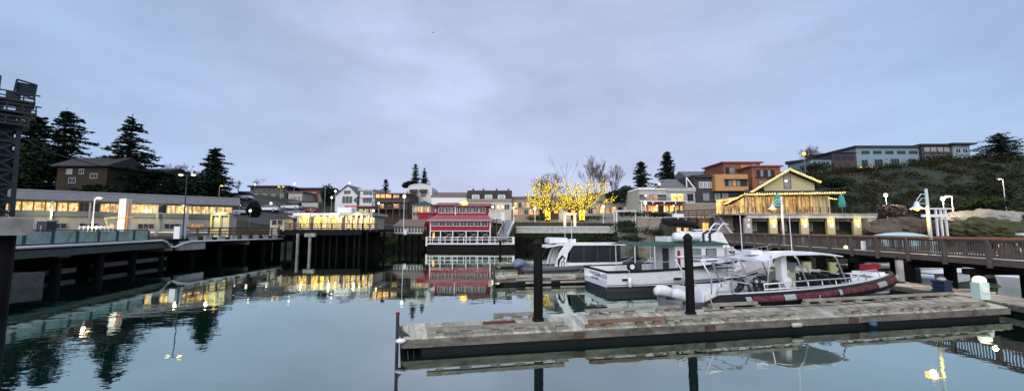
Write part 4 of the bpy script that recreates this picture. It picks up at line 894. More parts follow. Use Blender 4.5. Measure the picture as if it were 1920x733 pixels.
for px, Y in ((924, 100), (934, 100), (942, 100)): street_lamp('warm globe lamp behind the white stair landing, %s' % {924: 'nearest the red roof', 934: 'middle one', 942: 'rightmost of three'}[px], px, 391, Y, r=.3)
street_lamp('tall white post with a white lamp at the corner of the boathouse', 758, 372, 78.6, pz(438, 78.6), r=.32, style='globe', bulb=l_bulb_w, pole=m_white)
# seawall and green bank in front of the lit trees
f = Fac(88, 968, 1152, 462, 430); r = thing('seawall', 'long low seawall with a pale cap below the lit trees', 'wall', (0, 87.4, 0)); xs0, xs1 = px_(968, 430, 88), px_(1150, 430, 88)
MB().box(xs0, xs1, 0, .7, -3, pz(441, 88)).build('wall_face', m_wood_dark, r)
MB().box(xs0, xs1, .5, 1.2, pz(437, 88), pz(426, 88)).build('upper_wall', m_conc_light, r); MB().box(xs0 - .1, xs1 + .1, .3, 1.5, pz(426, 88) + .003, pz(424.4, 88)).build('cap', m_white, r)
for i in range(8): x = xs0 + 1 + i * 2.9; MB().box(x - .14, x + .14, -.15, .002, -3, pz(440, 88)).build('timber_post', m_pile, r)
tag(shrub(71, xs1 - xs0, 1.6, 1.7, 5200, .2, 40).build('hedge', m_leaf, None, ((xs0 + xs1) / 2 + .3, 86.9, pz(450, 88))), 'long green hedge spilling over the seawall below the lit trees', 'hedge')
tag(shrub(72, 9, 1.4, 1.5, 2000, .2, 16).build('hedge', m_hedge, None, (px_(1120, 445, 87), 86.2, pz(455, 87))), 'dark clump of bushes at the right end of the seawall', 'hedge')
r = thing('timber_groyne', 'weathered timber post screen at the left end of the seawall', 'fence', (px_(968, 450, 85), 85, 0))
for i in range(4): MB().box(-.2 + i * .55, .1 + i * .55, -.15, .15, -3, 3.2 - i * .1).build('post', m_wood_dark, r)
MB().beam((-.3, -.2, 2.4), (2, -.2, 2.4), .12, .25).build('rail', m_wood_dark, r)
def lit_tree(label, px, yb, Y, seed, sx, h):
    x = px_(px, yb, Y); zb = pz(yb, Y); rr = random.Random(seed)
    r = thing('lit_tree', label, 'tree', (x, Y, zb), 0, 'leafless trees wrapped in yellow lights')
    tr = MB(); tr.tube([(0,0,-.3),(0,.05,h*.12),(0,0,h*.27)], [.62,.5,.55], 10); tr.build('trunk', m_bark, r, smooth=True)
    b = MB(); L = MB(); top = Vector((0, 0, h * .24))
    def bead(p, s):
        o = len(L.v); L.v += [(p.x - s, p.y, p.z), (p.x + s, p.y, p.z), (p.x, p.y - s, p.z), (p.x, p.y + s, p.z), (p.x, p.y, p.z - s), (p.x, p.y, p.z + s)]
        L.f += [(o+a, o+c, o+d) for a, c, d in ((0,2,5),(2,1,5),(1,3,5),(3,0,5),(2,0,4),(1,2,4),(3,1,4),(0,3,4))]
    def wrap(P, rad, dens, s0, s1):
        for a, c in zip(P, P[1:]):
            n = max(1, int((c - a).length * dens))
            for k in range(n):
                p = a.lerp(c, (k + rr.random()) / n); bead(p + Vector((rr.gauss(0, rad), rr.gauss(0, rad), rr.gauss(0, rad))), rr.uniform(s0, s1))
    def limb(p, tip, bow, r0, n=6):
        P = []
        for i in range(n + 1):
            t = i / n; q = p.lerp(tip, t) + bow * math.sin(math.pi * t); P.append(q + Vector((rr.gauss(0, .12), rr.gauss(0, .12), rr.gauss(0, .12))) * (1 if 0 < i < n else 0))
        b.tube(P, [max(.03, r0 * (1 - .75 * i / n)) for i in range(n + 1)], 5, False); return P
    for i in range(430):
        a = rr.uniform(0, 6.283); z = rr.uniform(.05, h * .28); bead(Vector((math.cos(a) * .58, math.sin(a) * .58, z)), rr.uniform(.04, .085))
    nl = 20
    for i in range(nl):
        az = i * 2.4 + rr.uniform(-.3, .3); el = R(rr.choice((6, 16, 28, 40, 54, 70))); k = rr.uniform(.72, 1.08)
        tip = Vector((math.cos(az) * math.cos(el) * sx * k, math.sin(az) * math.cos(el) * sx * .8 * k, h * .42 + math.sin(el) * h * .52 * k))
        P = limb(top + Vector((0, 0, rr.uniform(-.3, .5))), tip, Vector((0, 0, -.5 - .5 * math.cos(el))), .26, 7); wrap(P[:5], .12, 8, .06, .1); wrap(P[4:], .06, 7, .05, .08)
        for q in range(8):
            t = rr.uniform(.3, 1.0); j = min(6, int(t * 7)); p = P[j].lerp(P[j + 1], t * 7 - j) if j < 7 else P[7]
            d = (P[min(7, j + 1)] - P[max(0, j - 1)]).normalized(); d = (d + Vector((rr.gauss(0, .55), rr.gauss(0, .5), rr.gauss(.25, .4)))).normalized(); l = rr.uniform(1.0, 2.4)
            Q = limb(p, p + d * l, Vector((0, 0, -.12)), .08, 4); wrap(Q, .035, 7, .04, .07)
            for w in range(3):
                p2 = Q[rr.randint(1, 4)]; d2 = (d + Vector((rr.gauss(0, .6), rr.gauss(0, .6), rr.gauss(.3, .4)))).normalized(); T = limb(p2, p2 + d2 * rr.uniform(.5, 1.3), Vector((0, 0, 0)), .035, 2)
                if rr.random() < .55: wrap(T, .03, 5, .03, .055)
    b.build('crown', m_bark, r)
    L.build('string_lights', l_tree, r)
    plight((x, Y - 3, zb + 3.5), 200, (1, .72, .15), 1.5)
lit_tree('leafless tree wrapped in yellow lights, the left one with its wide low crown', 1027, 412.5, 95, 5, 7.6, 10.4)
lit_tree('leafless tree wrapped in yellow lights, the right one with its taller upright crown', 1091, 413, 95, 9, 8.6, 11.2)
for lab, px, yt, Y, rr_ in (('globe lamp left of the trunk of the left lit tree', 1003, 394, 93, .3), ('globe lamp at the left edge of the plaza', 963, 392, 93, .2), ('globe lamp right of the right lit tree', 1131, 391, 93, .34), ('globe lamp in front of the grey building', 1210, 384, 84, .33)):
    street_lamp(lab, px, yt, Y, r=rr_, pole=m_white, energy=40, bulb=l_bulb if rr_ < .33 else l_bulb)
# arch between the trees
f = Fac(89.5, 1056, 1082, 424); r = thing('arch', 'cream square arch glowing between the two lit trees on the seawall', 'arch', f.loc)
m_ylit = mat('cream_arch', (.75, .68, .45), .7, .1)
for a in (f.x(1059), f.x(1078)): MB().box(a - .3, a + .3, 0, .6, -.4, f.z(403)).build('pillar', m_ylit, r)
MB().box(f.x(1056), f.x(1081.5), -.1, .7, f.z(403) + .002, f.z(398.5)).build('lintel', m_ylit, r); plight((f.X0, 88.3, f.Z0 + 1.6), 45, (1, .85, .5))
f = Fac(93, 1046, 1066, 414); r = thing('monument', 'broad pale stone monument block behind the arch', 'monument', f.loc); MB().prism([(f.x(1049), 0), (f.x(1070), 0), (f.x(1070), f.z(402)), (f.x(1064), f.z(396)), (f.x(1052), f.z(393)), (f.x(1049), f.z(397))], 'y', 0, 1.5).build('block', m_conc_light, r); MB().box(f.x(1047), f.x(1072), -.2, 1.7, -.5, .3).build('plinth', m_concrete, r)
def pergola(label, x0, x1, yt, yb, Y, m=None):
    f = Fac(Y, x0, x1, yb); r = thing('pergola', label, 'pergola', f.loc); m = m or m_white
    a, c, z = f.x(x0), f.x(x1), f.z(yt)
    for x in (a + .5, c - .5):
        for y in (0, 2): MB().box(x - .12, x + .12, y - .12, y + .12, -.5, z - .18).build('post', m, r)
    for y in (0, 2): MB().box(a, c, y - .08, y + .08, z - .18, z).build('beam', m, r)
    b = MB()
    for i in range(9): x = a + (c - a) * (i + .5) / 9; b.box(x - .05, x + .05, -.5, 2.5, z + .002, z + .14)
    b.build('rafters', m, r)
pergola('white pergola in front of the dark hedge right of the seawall', 1152, 1196, 395, 430, 84)
for lab, px, yb, Y, w, h, s_ in (('rounded dark hedge under the pergola', 1172, 428, 82.5, 56, 20, 61), ('clipped dark hedge in front of the grey building', 1192, 407, 86, 66, 13, 62), ('dark hedge below the lit windows of the grey building', 1240, 408, 85, 46, 12, 63), ('low reddish shrubs on top of the curved concrete wall', 1195, 437, 79, 70, 14, 64), ('dark drooping bushes hanging over the foot of the cream retaining wall', 1232, 442, 77, 60, 15, 74), ('brown weeds in front of the curved concrete wall', 1178, 452, 78, 60, 12, 75), ('low dark bush by the end of the cream retaining wall', 1258, 432, 76, 26, 18, 76), ('green weeds on the bank left of the white boathouse', 722, 462, 76, 50, 22, 65), ('brushy plants left of the gangway', 800, 452, 79, 16, 26, 66), ('shrubs between the left lit tree and the lamp', 1010, 414, 96, 46, 12, 67), ('shrubs at the foot of the right lit tree', 1106, 414, 96, 60, 12, 68)):
    place_shrub(lab, px, yb, Y, w, h, s_, m_hedge if 'hedge' in lab else m_leaf, n=1100, name='hedge' if 'hedge' in lab else 'shrub')
# curved concrete wall and lower walls to the right of the seawall
r = thing('curved_seawall', 'curved pale concrete seawall right of the green hedge', 'wall', (24, 80, 0)); pts = []
for i in range(9): t = i / 8; pts.append((-.3 + 9.5 * t, 6 - 5.5 * t ** .6, 0))
b = MB()
for p, q in zip(pts, pts[1:]): b.beam(Vector(p) + Vector((0, 0, 0)), Vector(q), .5, 2 * pz(437, 80))
b.build('wall_face', m_concrete, r)
b = MB()
for p, q in zip(pts, pts[1:]): b.beam(Vector(p) + Vector((0, 0, pz(436, 80) + .05)), Vector(q) + Vector((0, 0, pz(436, 80) + .05)), .7, .16)
b.build('cap', m_concrete, r)
def wallblock(name, label, Y, x0, x1, yt, yb, m, d=1.0, cap=None, cat='wall'):
    f = Fac(Y, x0, x1, yb); r = thing(name, label, cat, f.loc); MB().box(f.x(x0), f.x(x1), 0, d, -3, f.z(yt)).build('wall_face', m, r)
    MB().box(f.x(x0) - .06, f.x(x1) + .06, -.08, d + .08, f.z(yt) + .003, f.z(yt) + .14).build('coping', cap or m_conc_light, r); return r, f
wallblock('retaining_wall', 'cream retaining wall below the grey building', 78, 1196, 1264, 409, 445, mat('cream_block_wall', (.30, .27, .22), .9, .35, 3, .4, stripe=('Z', .4, .5, .3), dirt=((.1, .085, .06), .75, .6)))
r, f = wallblock('lit_passage_wall', 'dark wall with three lit openings below the terrace', 70, 1262, 1345, 408, 445, m_brownwall)
for a, c, m in ((1268, 1276, l_warm), (1281, 1290, l_warm), (1318, 1328, l_warm)): MB().box(f.x(a), f.x(c), -.12, -.002, f.z(435), f.z(418)).build('lit_opening', m, r)
for a in (1265, 1278.5, 1293, 1308, 1333): MB().box(f.x(a) - .15, f.x(a) + .15, -.5, -.002, -3, f.z(409)).build('pilaster', m_dark, r)
plight((f.x(1322) + f.X0, 68.6, 5), 30, (1, .6, .3))
wallblock('concrete_wall', 'tall stained concrete wall with a slanting edge left of the restaurant garage', 61.5, 1346, 1396, 402, 440, m_concrete)
f = Fac(61.2, 1346, 1396, 440); r = thing('stair_stringer', 'pale slanting stair edge on the stained concrete wall', 'stair', f.loc); MB().slab([(f.x(1345), -.1, f.z(403)), (f.x(1369), -.1, f.z(438)), (f.x(1374), -.1, f.z(438)), (f.x(1350), -.1, f.z(403))], .3).build('stringer', m_white, r)
for i in range(4): MB().box(f.x(1350 + i * 6), f.x(1357 + i * 6), -.35, -.1, f.z(407 + i * 8), f.z(405 + i * 8)).build('tread', m_concrete, r)
# grey building with lit windows
def grey_building():
    Y = 90; r, f = building('grey_building', 'pale grey two-storey building with lit windows, red awning and sloping metal roof', 'building', Y, 1198, 1304, 356, 402, 10, m_greywall, None,
        [(1259, 1270, 364, 376, 2, 1, m_white, l_bright), (1271, 1281, 364, 376, 2, 1, m_white, l_bright), (1219, 1234, 366, 377, 3, 1, m_dark, l_dim), (1235, 1249, 366, 377, 3, 1, m_dark, m_glass), (1200, 1210, 366, 373, 2, 1, m_dark, m_glass), (1290, 1300, 364, 376, 2, 1, m_dark, m_glass)] + row(1204, 1284, 8, 386, 397, 2, 1, m_brownwall, (l_dim, l_warm, l_warm, m_glass, l_warm, l_bright)))
    X, Z = f.x, f.z
    MB().slab([(X(1228), -.4, Z(352)), (X(1289), -.4, Z(352)), (X(1291), 6, Z(330)), (X(1268), 6, Z(330))], .2).build('metal_roof', m_roof_grey, r)
    MB().box(X(1228), X(1289), .3, 6, Z(356), Z(352) - .2).build('attic_wall', m_greywall, r)
    MB().box(X(1197), X(1250), -.3, 8, Z(356) + .003, Z(352)).build('parapet', m_white, r); MB().box(X(1249) + .01, X(1305), -.35, 0, Z(359), Z(352)).build('upper_balcony', m_greywall, r)
    MB().prism([(X(1289), Z(352)), (X(1302), Z(352)), (X(1289), Z(334))], 'y', 0, 5).build('stair_gable', m_dark, r)
    MB().beam((X(1288.5), -.1, Z(333)), (X(1303), -.1, Z(353)), .25).build('gable_trim', m_white, r); MB().beam((X(1288.5), -.12, Z(333)), (X(1288.5), -.12, Z(353)), .2).build('gable_trim', m_white, r)
    MB().box(X(1197), X(1285), -1.3, -.02, Z(378.8), Z(377.5)).build('balcony', m_white, r)
    b = MB().beam((X(1197), -1.25, Z(370)), (X(1285), -1.25, Z(370)), .07, .08)
    for i in range(90): x = X(1197) + (X(1285) - X(1197)) * i / 89; b.box(x - .02, x + .02, -1.27, -1.23, Z(377.5), Z(370))
    b.build('balcony_rail', m_steel, r)
    MB().slab([(X(1214), -2, Z(385)), (X(1284), -2, Z(385)), (X(1284), -.02, Z(379.5)), (X(1214), -.02, Z(379.5))], .12).build('awning', mat('red_awning', (.16, .03, .035), .8, .2), r)
    for i in range(5): MB().box(X(1200 + i * 21) - .12, X(1200 + i * 21) + .12, -1.2, -1.0, -1, Z(378.8)).build('column', m_white, r)
    for px, z in ((1210, 367), (1231, 386), (1262, 386)): MB().ball((X(px), -.3, Z(z)), .2).build('wall_lamp', l_bulb, r)
    plight((X(1240) + f.X0, 87, Z(391) + f.Z0), 70, (1, .7, .3))
grey_building()
x = px_(1228, 346, 92); r = thing('floodlight', 'bright floodlight on the roof edge of the grey building', 'floodlight', (x, 89.5, pz(352, 90))); MB().tube([(0, 0, 0), (0, 0, .6)], .05, 6).build('pole', m_dark, r); MB().box(-.3, .3, -.15, .15, .6, .95).build('housing', m_dark, r); MB().ball((0, -.2, .78), .26).build('lens', l_bulb, r)
# ochre / dark modern block, and rust-red upper blocks
def modern():
    r, f = building('modern_block', 'modern dark block with a projecting ochre upper storey and band window', 'building', 93, 1303, 1404, 331, 410, 9, m_darkwall, ('flat', .35, .1, m_roof_dark),
        [(1313, 1320, 341.5, 352, 2, 1, m_white, m_glass_pale), (1321.5, 1327, 341.5, 352, 2, 1, m_white, m_glass_pale), (1328.5, 1335, 341.5, 352, 2, 1, m_white, m_glass_pale), (1319, 1331, 362, 376.5, 2, 1, m_dark, m_glass_pale), (1341, 1352, 362, 376.5, 2, 1, m_dark, m_glass_pale), (1355, 1367, 362, 376.5, 2, 1, m_dark, m_glass_pale), (1370, 1382, 362, 376.5, 2, 1, m_dark, m_glass), (1340, 1352, 382, 392, 2, 1, m_dark, l_dim)])
    X, Z = f.x, f.z; MB().box(X(1337), X(1398), -1.6, -.01, Z(359), Z(328.5)).build('ochre_storey', m_orange, r)
    for a, c, p in ((1355, 1360, m_glass), (1361.5, 1367.5, m_glass_pale), (1369, 1375, l_dim), (1376.5, 1382.5, m_glass_pale), (1384, 1390, m_glass), (1391, 1396, m_glass)): window(r, (X(a) + X(c)) / 2, Z(350), X(c) - X(a), Z(339.5) - Z(350), -1.603, 1, 1, m_dark, p, fw=.05)
    MB().box(X(1353), X(1398.5), -2.3, -1.6, Z(338.5), Z(337.8)).build('canopy', m_dark, r); MB().box(X(1305), X(1337) - .02, -.6, -.01, Z(333), Z(331)).build('canopy', m_dark, r)
modern()
r, f = building('rust_red_block', 'rust-red box-like storey with a recessed corner window above the ochre block', 'building', 102, 1358, 1427, 306, 360, 10, m_rust, ('flat', .35, .6, m_rust), [(1362, 1367, 314, 326, 1, 1, m_dark, m_glass), (1369, 1378, 314, 326, 2, 1, m_dark, m_glass_pale)])
MB().box(f.x(1385), f.x(1420), -1.5, -.01, f.z(327), f.z(311.5)).build('ochre_band', m_orange, r); window(r, f.x(1402), f.z(325), 3.0, 1.3, -1.503, 2, 1, m_dark, l_dim); MB().box(f.x(1404), f.x(1412), -1.8, -1.5, f.z(350), f.z(310)).build('pale_fin', m_tealwall, r)
r, f = building('brick_block', 'red-brown block with a wide pale window above the gabled restaurant roof', 'building', 96, 1412, 1466, 313, 380, 10, m_rust, ('flat', .35, .5, m_rust), row(1420, 1455, 5, 319, 331, 1, 1, m_dark, (m_glass, m_glass_pale)) + [(1424, 1442, 339, 345, 3, 1, m_dark, m_glass_pale)])
MB().box(f.x(1418), f.x(1457), -.25, -.005, f.z(334), f.z(332)).build('sill', m_dark, r)
building('dark_gabled_house', 'dark gabled house roof between the grey building and the modern block', 'building', 112, 1290, 1352, 332, 360, 10, m_darkwall, ('gx', 2.4, .5, m_roof_grey))
building('grey_annex', 'small charcoal box left of the rust-red block', 'building', 106, 1348, 1360, 315, 345, 8, m_darkwall, ('flat', .3, .2, m_roof_dark))
# terrace wall in front of modern block
wallblock('terrace_wall', 'long stone terrace wall below the modern block', 80, 1284, 1352, 382, 402, m_stone)
wood_rail('railing', 'dark terrace railing in front of the stone terrace wall', [(px_(1262, 405, 69.5), 69.5, pz(407, 70)), (px_(1350, 405, 69.5), 69.5, pz(404, 70))], 0, 1.1, m_dark, 1.5, 3, t=.04)

# ================================================================== RIGHT: gabled restaurant, hill, pier
def string_lights(parent, segs, n_per_m=3.2, s=.07, name='string_lights'):
    L = MB()
    for a, c in segs:
        a, c = Vector(a), Vector(c); n = max(2, int((c - a).length * n_per_m))
        for i in range(n + 1): p = a.lerp(c, i / n); p.z -= .07 * abs(math.sin(i * .55)) + rnd.uniform(-.02, .02); L.ball(p, s * rnd.uniform(.6, .95), n=6, m=4)
    return L.build(name, l_string, parent)
l_dining = lit('lit_dining_windows', (1.0, .60, .18), .5, .7, .8)
def gabled_restaurant():
    Y = 60; f = Fac(Y, 1395, 1570, 402, 370); r = thing('gabled_restaurant', 'yellow gabled restaurant with glowing glass walls and string lights along its eaves', 'building', f.loc)
    X, Z = f.x, f.z; zt = Z(367)
    MB().box(X(1396), X(1553), .1, 9, 0, .35).build('base', m_yellowwall, r)
    MB().box(X(1396) + .2, X(1553) - .2, 1.0, 8.8, .351, zt - .003).build('interior_wall', lit('lit_dining_room', (1, .60, .2), .9, .6, 1.1), r)
    MB().box(X(1530), X(1553), .1, 1, .351, zt).build('wall', m_yellowwall, r)
    gx = [1396, 1417, 1430, 1446, 1472, 1496, 1519, 1536]
    for i in range(len(gx) - 1):
        w = X(gx[i + 1]) - X(gx[i]) - .2; window(r, (X(gx[i]) + X(gx[i + 1])) / 2, .36, w, zt - .55, .2, 3, 2, m_roof_brown, (l_dim, l_dining, l_dining)[i % 3], fw=.1)
    for g in gx + [1551]: MB().box(X(g) - .16, X(g) + .16, -.25, -.05, -.1, zt).build('column', m_yellowwall, r)
    # lower skirt roof, straight eave
    a, c = X(1386), X(1570); z0 = zt + .02; z1 = Z(353)
    MB().add([(a, -1.3, z0 + .05), (c, -1.3, z0 + .28), (c, -1.3, z0 + .1), (a, -1.3, z0 - .12), (X(1412), 2.0, z1), (X(1542), 2.0, z1), (X(1542), 2.0, z0), (X(1412), 2.0, z0)], [(0,1,5,4),(3,2,1,0),(1,2,6,5),(0,4,7,3),(3,7,6,2),(4,5,6,7)]).build('skirt_roof', m_roof_dark, r)
    MB().beam((a, -1.36, z0 + .02), (c, -1.36, z0 + .25), .1, .22).build('fascia', m_yellowwall, r)
    # gable
    ax, az = X(1488), Z(317); lx, lz = X(1408), Z(362); rx, rz = X(1544), Z(341)
    MB().add([(X(1443), 1.2, Z(342) - .2), (X(1443), 1.2, Z(357)), (X(1540), 1.2, Z(357)), (X(1540), 1.2, Z(341.5)), (ax, 1.2, az - .25), (X(1443) + 5, 8, Z(342) - .2), (X(1443) + 5, 8, Z(357)), (X(1540) + 5, 8, Z(357)), (X(1540) + 5, 8, Z(341.5)), (ax + 5, 8, az - .25)],
             [(0,1,2,3,4),(9,8,7,6,5),(0,4,9,5),(4,3,8,9),(2,7,8,3),(1,0,5,6),(1,6,7,2)]).build('gable_wall', m_yellowwall, r)
    MB().slab([(lx, .5, lz), (ax, .5, az), (ax + 5.9, 8.5, az), (lx + 5.9, 8.5, lz)], .2).build('gable_roof', m_roof_dark, r)
    MB().slab([(ax, .5, az), (rx, .5, rz), (rx + 5.9, 8.5, rz), (ax + 5.9, 8.5, az)], .2).build('gable_roof', m_roof_dark, r)
    MB().beam((lx, .42, lz - .05), (ax, .42, az - .05), .14, .32).build('bargeboard', m_yellowwall, r); MB().beam((ax, .42, az - .05), (rx, .42, rz - .05), .14, .32).build('bargeboard', m_yellowwall, r)
    window(r, X(1488), Z(351), 1.0, Z(327) - Z(351), 1.195, 1, 2, m_roof_brown, m_glass_pale, fw=.1)
    MB().ball((X(1484), .95, Z(338)), .16).build('gable_lamp', l_bulb, r)
    # left lean-to with lit edge
    MB().slab([(X(1350), -1, Z(384)), (X(1388), -1, z0 + .1), (X(1396) + 2.5, 3, z0 + .4), (X(1358) + 2.5, 3, Z(384))], .15).build('lean_roof', m_roof_dark, r)
    for g, zz in ((1360, 380), (1378, 373)): MB().box(X(g) - .08, X(g) + .08, -.9, -.74, 0, Z(zz) - .3).build('column', m_yellowwall, r)
    MB().box(X(1362), X(1394), 1.5, 1.7, .1, Z(376)).build('lit_interior', l_dim, r)
    string_lights(r, [((a, -1.45, z0 + .16), (c, -1.45, z0 + .4))], 2.6, .085)
    string_lights(r, [((lx, .3, lz + .1), (ax, .3, az + .14)), ((ax, .3, az + .14), (rx, .3, rz + .1))], 3.2, .085)
    string_lights(r, [((X(1350), -1.1, Z(384) + .06), (X(1388), -1.1, z0 + .16)), ((X(1548), -.6, zt - .4), (X(1562), -.6, zt - .5))], 4, .085)
    hl = MB()
    rr = random.Random(4)
    for i in range(26): hl.ball((X(rr.uniform(1398, 1550)), rr.uniform(.35, .8), rr.uniform(1.0, zt - .5)), rr.uniform(.06, .13), n=6, m=4)
    hl.build('hanging_lamps', l_string, r)
    for px in (1410, 1460, 1510): plight((f.X0 + X(px), 58.2, f.Z0 + 2.0), 45, (1, .7, .25), .3)
    # terrace slab and rail belong to the garage below
    return f
gabled_restaurant()
def garage():
    Y = 58.6; f = Fac(Y, 1395, 1640, 438, 415); r = thing('garage_building', 'long concrete terrace building with dark bays between yellow-lit pillars under the gabled restaurant', 'building', f.loc)
    X, Z = f.x, f.z; zt = Z(403)
    MB().box(X(1352), X(1637), -.9, 3.2, zt, Z(400.5)).build('terrace_slab', m_concrete, r); MB().box(X(1395), X(1637), -.75, -.1, zt - .5, zt - .003).build('beam', m_conc_light, r)
    MB().box(X(1395), X(1637), 2.2, 3.2, -2.5, zt - .003).build('back_wall', m_darkwall, r)
    for px in (1398, 1445, 1503, 1552, 1601): 
        MB().box(X(px) - .58, X(px) + .58, -.6, -.2, -2.5, zt - .503).build('pillar', m_yellowwall if px > 1400 else m_concrete, r); MB().ball((X(px), -.85, zt - .75), .08).build('pillar_lamp', l_bulb, r)  # yellow colour stands in for lamplight on the lit pillars; unlit one stays concrete
        MB().box(X(px) - .2, X(px) + .3, -.63, -.6, .9, 1.5).build('notice', m_white, r)
        if px > 1400: plight((f.X0 + X(px), Y - 1.25, f.Z0 + zt - 1.0), 17, (1, .75, .3), .1)
    MB().prism([(X(1622), zt - .5), (X(1637), zt - .5), (X(1640), -2), (X(1630), -2)], 'y', -.5, 3.1).build('end_wall', m_conc_light, r)
    for a, c in ((1424, 1434), (1482, 1492), (1532, 1542), (1584, 1593)):
        window(r, (X(a) + X(c)) / 2, .5, X(c) - X(a), 1.5, 2.19, 1, 1, m_cream, m_glass_pale, fw=.08)
    for a, c in ((1400, 1440), (1450, 1498), (1508, 1548), (1557, 1597)): MB().box(X(a), X(c), -.3, -.1, zt - 1.0, zt - .52).build('roller_door', m_dark, r)
    for a in (1465, 1515, 1565): d = MB().box(X(a), X(a + 7), 2.0, 2.18, 0, 1.9).build('door', m_brownwall, r); MB().box(X(a + 6), X(a + 6) + .08, 1.92, 2.0, .9, 1.0).build('handle', m_steel, d)
    rl = MB(); z0 = Z(400.5)
    for z in (.35, .65, .95): rl.beam((X(1352), -.8, z0 + z), (X(1622), -.8, z0 + z), .035, .05)
    for i in range(19): x = X(1352) + (X(1622) - X(1352)) * i / 18; rl.box(x - .04, x + .04, -.84, -.76, z0, z0 + 1)
    rl.build('terrace_rail', m_dark, r); return f
gf = garage()
for lab, px, yt in (('closed teal parasol in front of the lit restaurant windows', 1457, 362), ('closed teal parasol at the right end of the restaurant terrace', 1577, 363)):
    Y = 58.6; zb = pz(400.5, Y); h = pz(yt, Y) - zb; r = thing('parasol', lab, 'parasol', (px_(px, 380, Y), Y - .1, zb), 0, 'closed teal parasols on the restaurant terrace')
    MB().tube([(0, 0, 0), (0, 0, h)], .035, 6).build('pole', m_steel, r); cb = MB().tube([(0, 0, .85), (0, 0, 1.0), (.02, 0, 1.5), (0, 0, h - .5), (0, 0, h - .05)], [.22, .38, .45, .3, .05], 9)
    cb.v = [(x * (1 + .12 * math.sin(7 * math.atan2(y, x + 1e-6))), y * (1 + .12 * math.cos(5 * x * 9)), z) for x, y, z in cb.v]; cb.build('canopy', m_teal_cloth, r); MB().box(-.3, .3, -.3, .3, 0, .1).build('base', m_dark, r)
for k, (px, lab) in enumerate(((1600, 'shrubs in planters at the right end of the restaurant terrace'),)): place_shrub(lab, px, 402, 58.8, 44, 10, 91, n=700)
for i in range(7):
    px = 1362 + i * 11 + (i > 2) * 70 + (i>4) * 20; x = px_(px, 395, 58.7); zb = pz(400.5, 58.6)
    if i == 0:
        tb = thing('terrace_table', 'small round terrace table behind the railing of the lit restaurant', 'table', (x, 59.2, zb), 0, 'round tables on the restaurant terrace'); MB().tube([(0, 0, .7), (0, 0, .75)], .42, 14).build('tabletop', m_steel, tb); MB().tube([(0, 0, 0), (0, 0, .7)], .04, 6).build('stem', m_dark, tb); MB().tube([(0, 0, 0), (0, 0, .04)], .25, 10).build('foot', m_dark, tb)
    else: copy_tree(tb, (x, 59.2, zb))
# hill-top buildings
def hill_building():
    building('hilltop_block', 'long pale teal building with a dark eave on the hilltop', 'building', 150, 1606, 1728, 277, 318, 12, m_tealwall, ('flat', .7, .8, m_roof_dark),
        row(1612, 1724, 5, 283, 289, 3, 1, m_tealwall, m_glass) + [(1615, 1626, 300, 312, 2, 1, m_tealwall, m_glass), (1639, 1654, 299, 311, 3, 1, m_tealwall, m_glass), (1670, 1685, 298, 311, 3, 1, m_tealwall, m_glass), (1702, 1716, 298, 310, 3, 1, m_tealwall, m_glass)], yref=295)
    building('hilltop_block', 'dark maroon brick section with pale balconies between the two teal ones on the hilltop', 'building', 149, 1728.6, 1787, 273, 317, 13, m_maroon, ('flat', .6, .6, m_roof_dark), row(1733, 1783, 4, 277, 284, 2, 1, m_cream, m_glass_pale) + row(1733, 1775, 3, 291, 299, 2, 1, m_greywall, m_glass) + row(1733, 1775, 3, 304, 311, 2, 1, m_greywall, m_glass_pale), yref=295)
    building('hilltop_block', 'pale teal end section with projecting roof at the right end of the hilltop row', 'building', 148.5, 1787.5, 1820, 272, 315, 13, m_tealwall, ('flat', .6, 1.4, m_roof_dark), row(1791, 1817, 2, 279, 287, 2, 1, m_white, m_glass) + row(1791, 1817, 2, 295, 303, 2, 1, m_white, m_glass), yref=295)
    building('hilltop_block', 'low dark reddish building stepping down left of the long teal one on the hilltop', 'building', 146, 1560, 1605, 286, 319, 12, m_maroon, ('shed', 1.2, .6, m_roof_dark), row(1564, 1602, 3, 293, 300, 2, 1, m_maroon, m_glass), yref=300)
    building('hilltop_block', 'lowest pale building at the left end of the hilltop row', 'building', 144, 1520, 1559, 298, 321, 12, m_tealwall, ('shed', 1.2, .6, m_roof_dark), row(1524, 1556, 4, 303, 308, 2, 1, m_tealwall, m_glass), yref=308)
    Y = 140; f = Fac(Y, 1605, 1735, 322, 318); r = thing('hilltop_terrace', 'white-edged terrace with glowing umbrellas in front of the teal hilltop building', 'terrace', f.loc)
    MB().box(f.x(1608), f.x(1732), 0, 5, f.z(320), f.z(317.5)).build('slab', m_white, r)
    for px in (1693, 1640): MB().box(f.x(px) - .6, f.x(px) + .6, .4, 1.4, -5, f.z(320) - .003).build('support', m_conc_light, r)
    for px, w in ((1617, 1.1), (1638, 1.9), (1646, 1.6), (1668, .5), (1700, .8), (1728, .4)): MB().box(f.x(px) - w, f.x(px) + w, -.1, .1, f.z(317.5) + .2, f.z(317.5) + .9).build('lit_panel', l_bright, r)
    b = MB().beam((f.x(1608), -.05, f.z(314)), (f.x(1732), -.05, f.z(314)), .08, .08)
    for i in range(26): x = f.x(1608) + (f.x(1732) - f.x(1608)) * i / 25; b.box(x - .04, x + .04, -.09, -.01, f.z(317.5), f.z(314))
    b.build('rail', m_white, r)
hill_building()
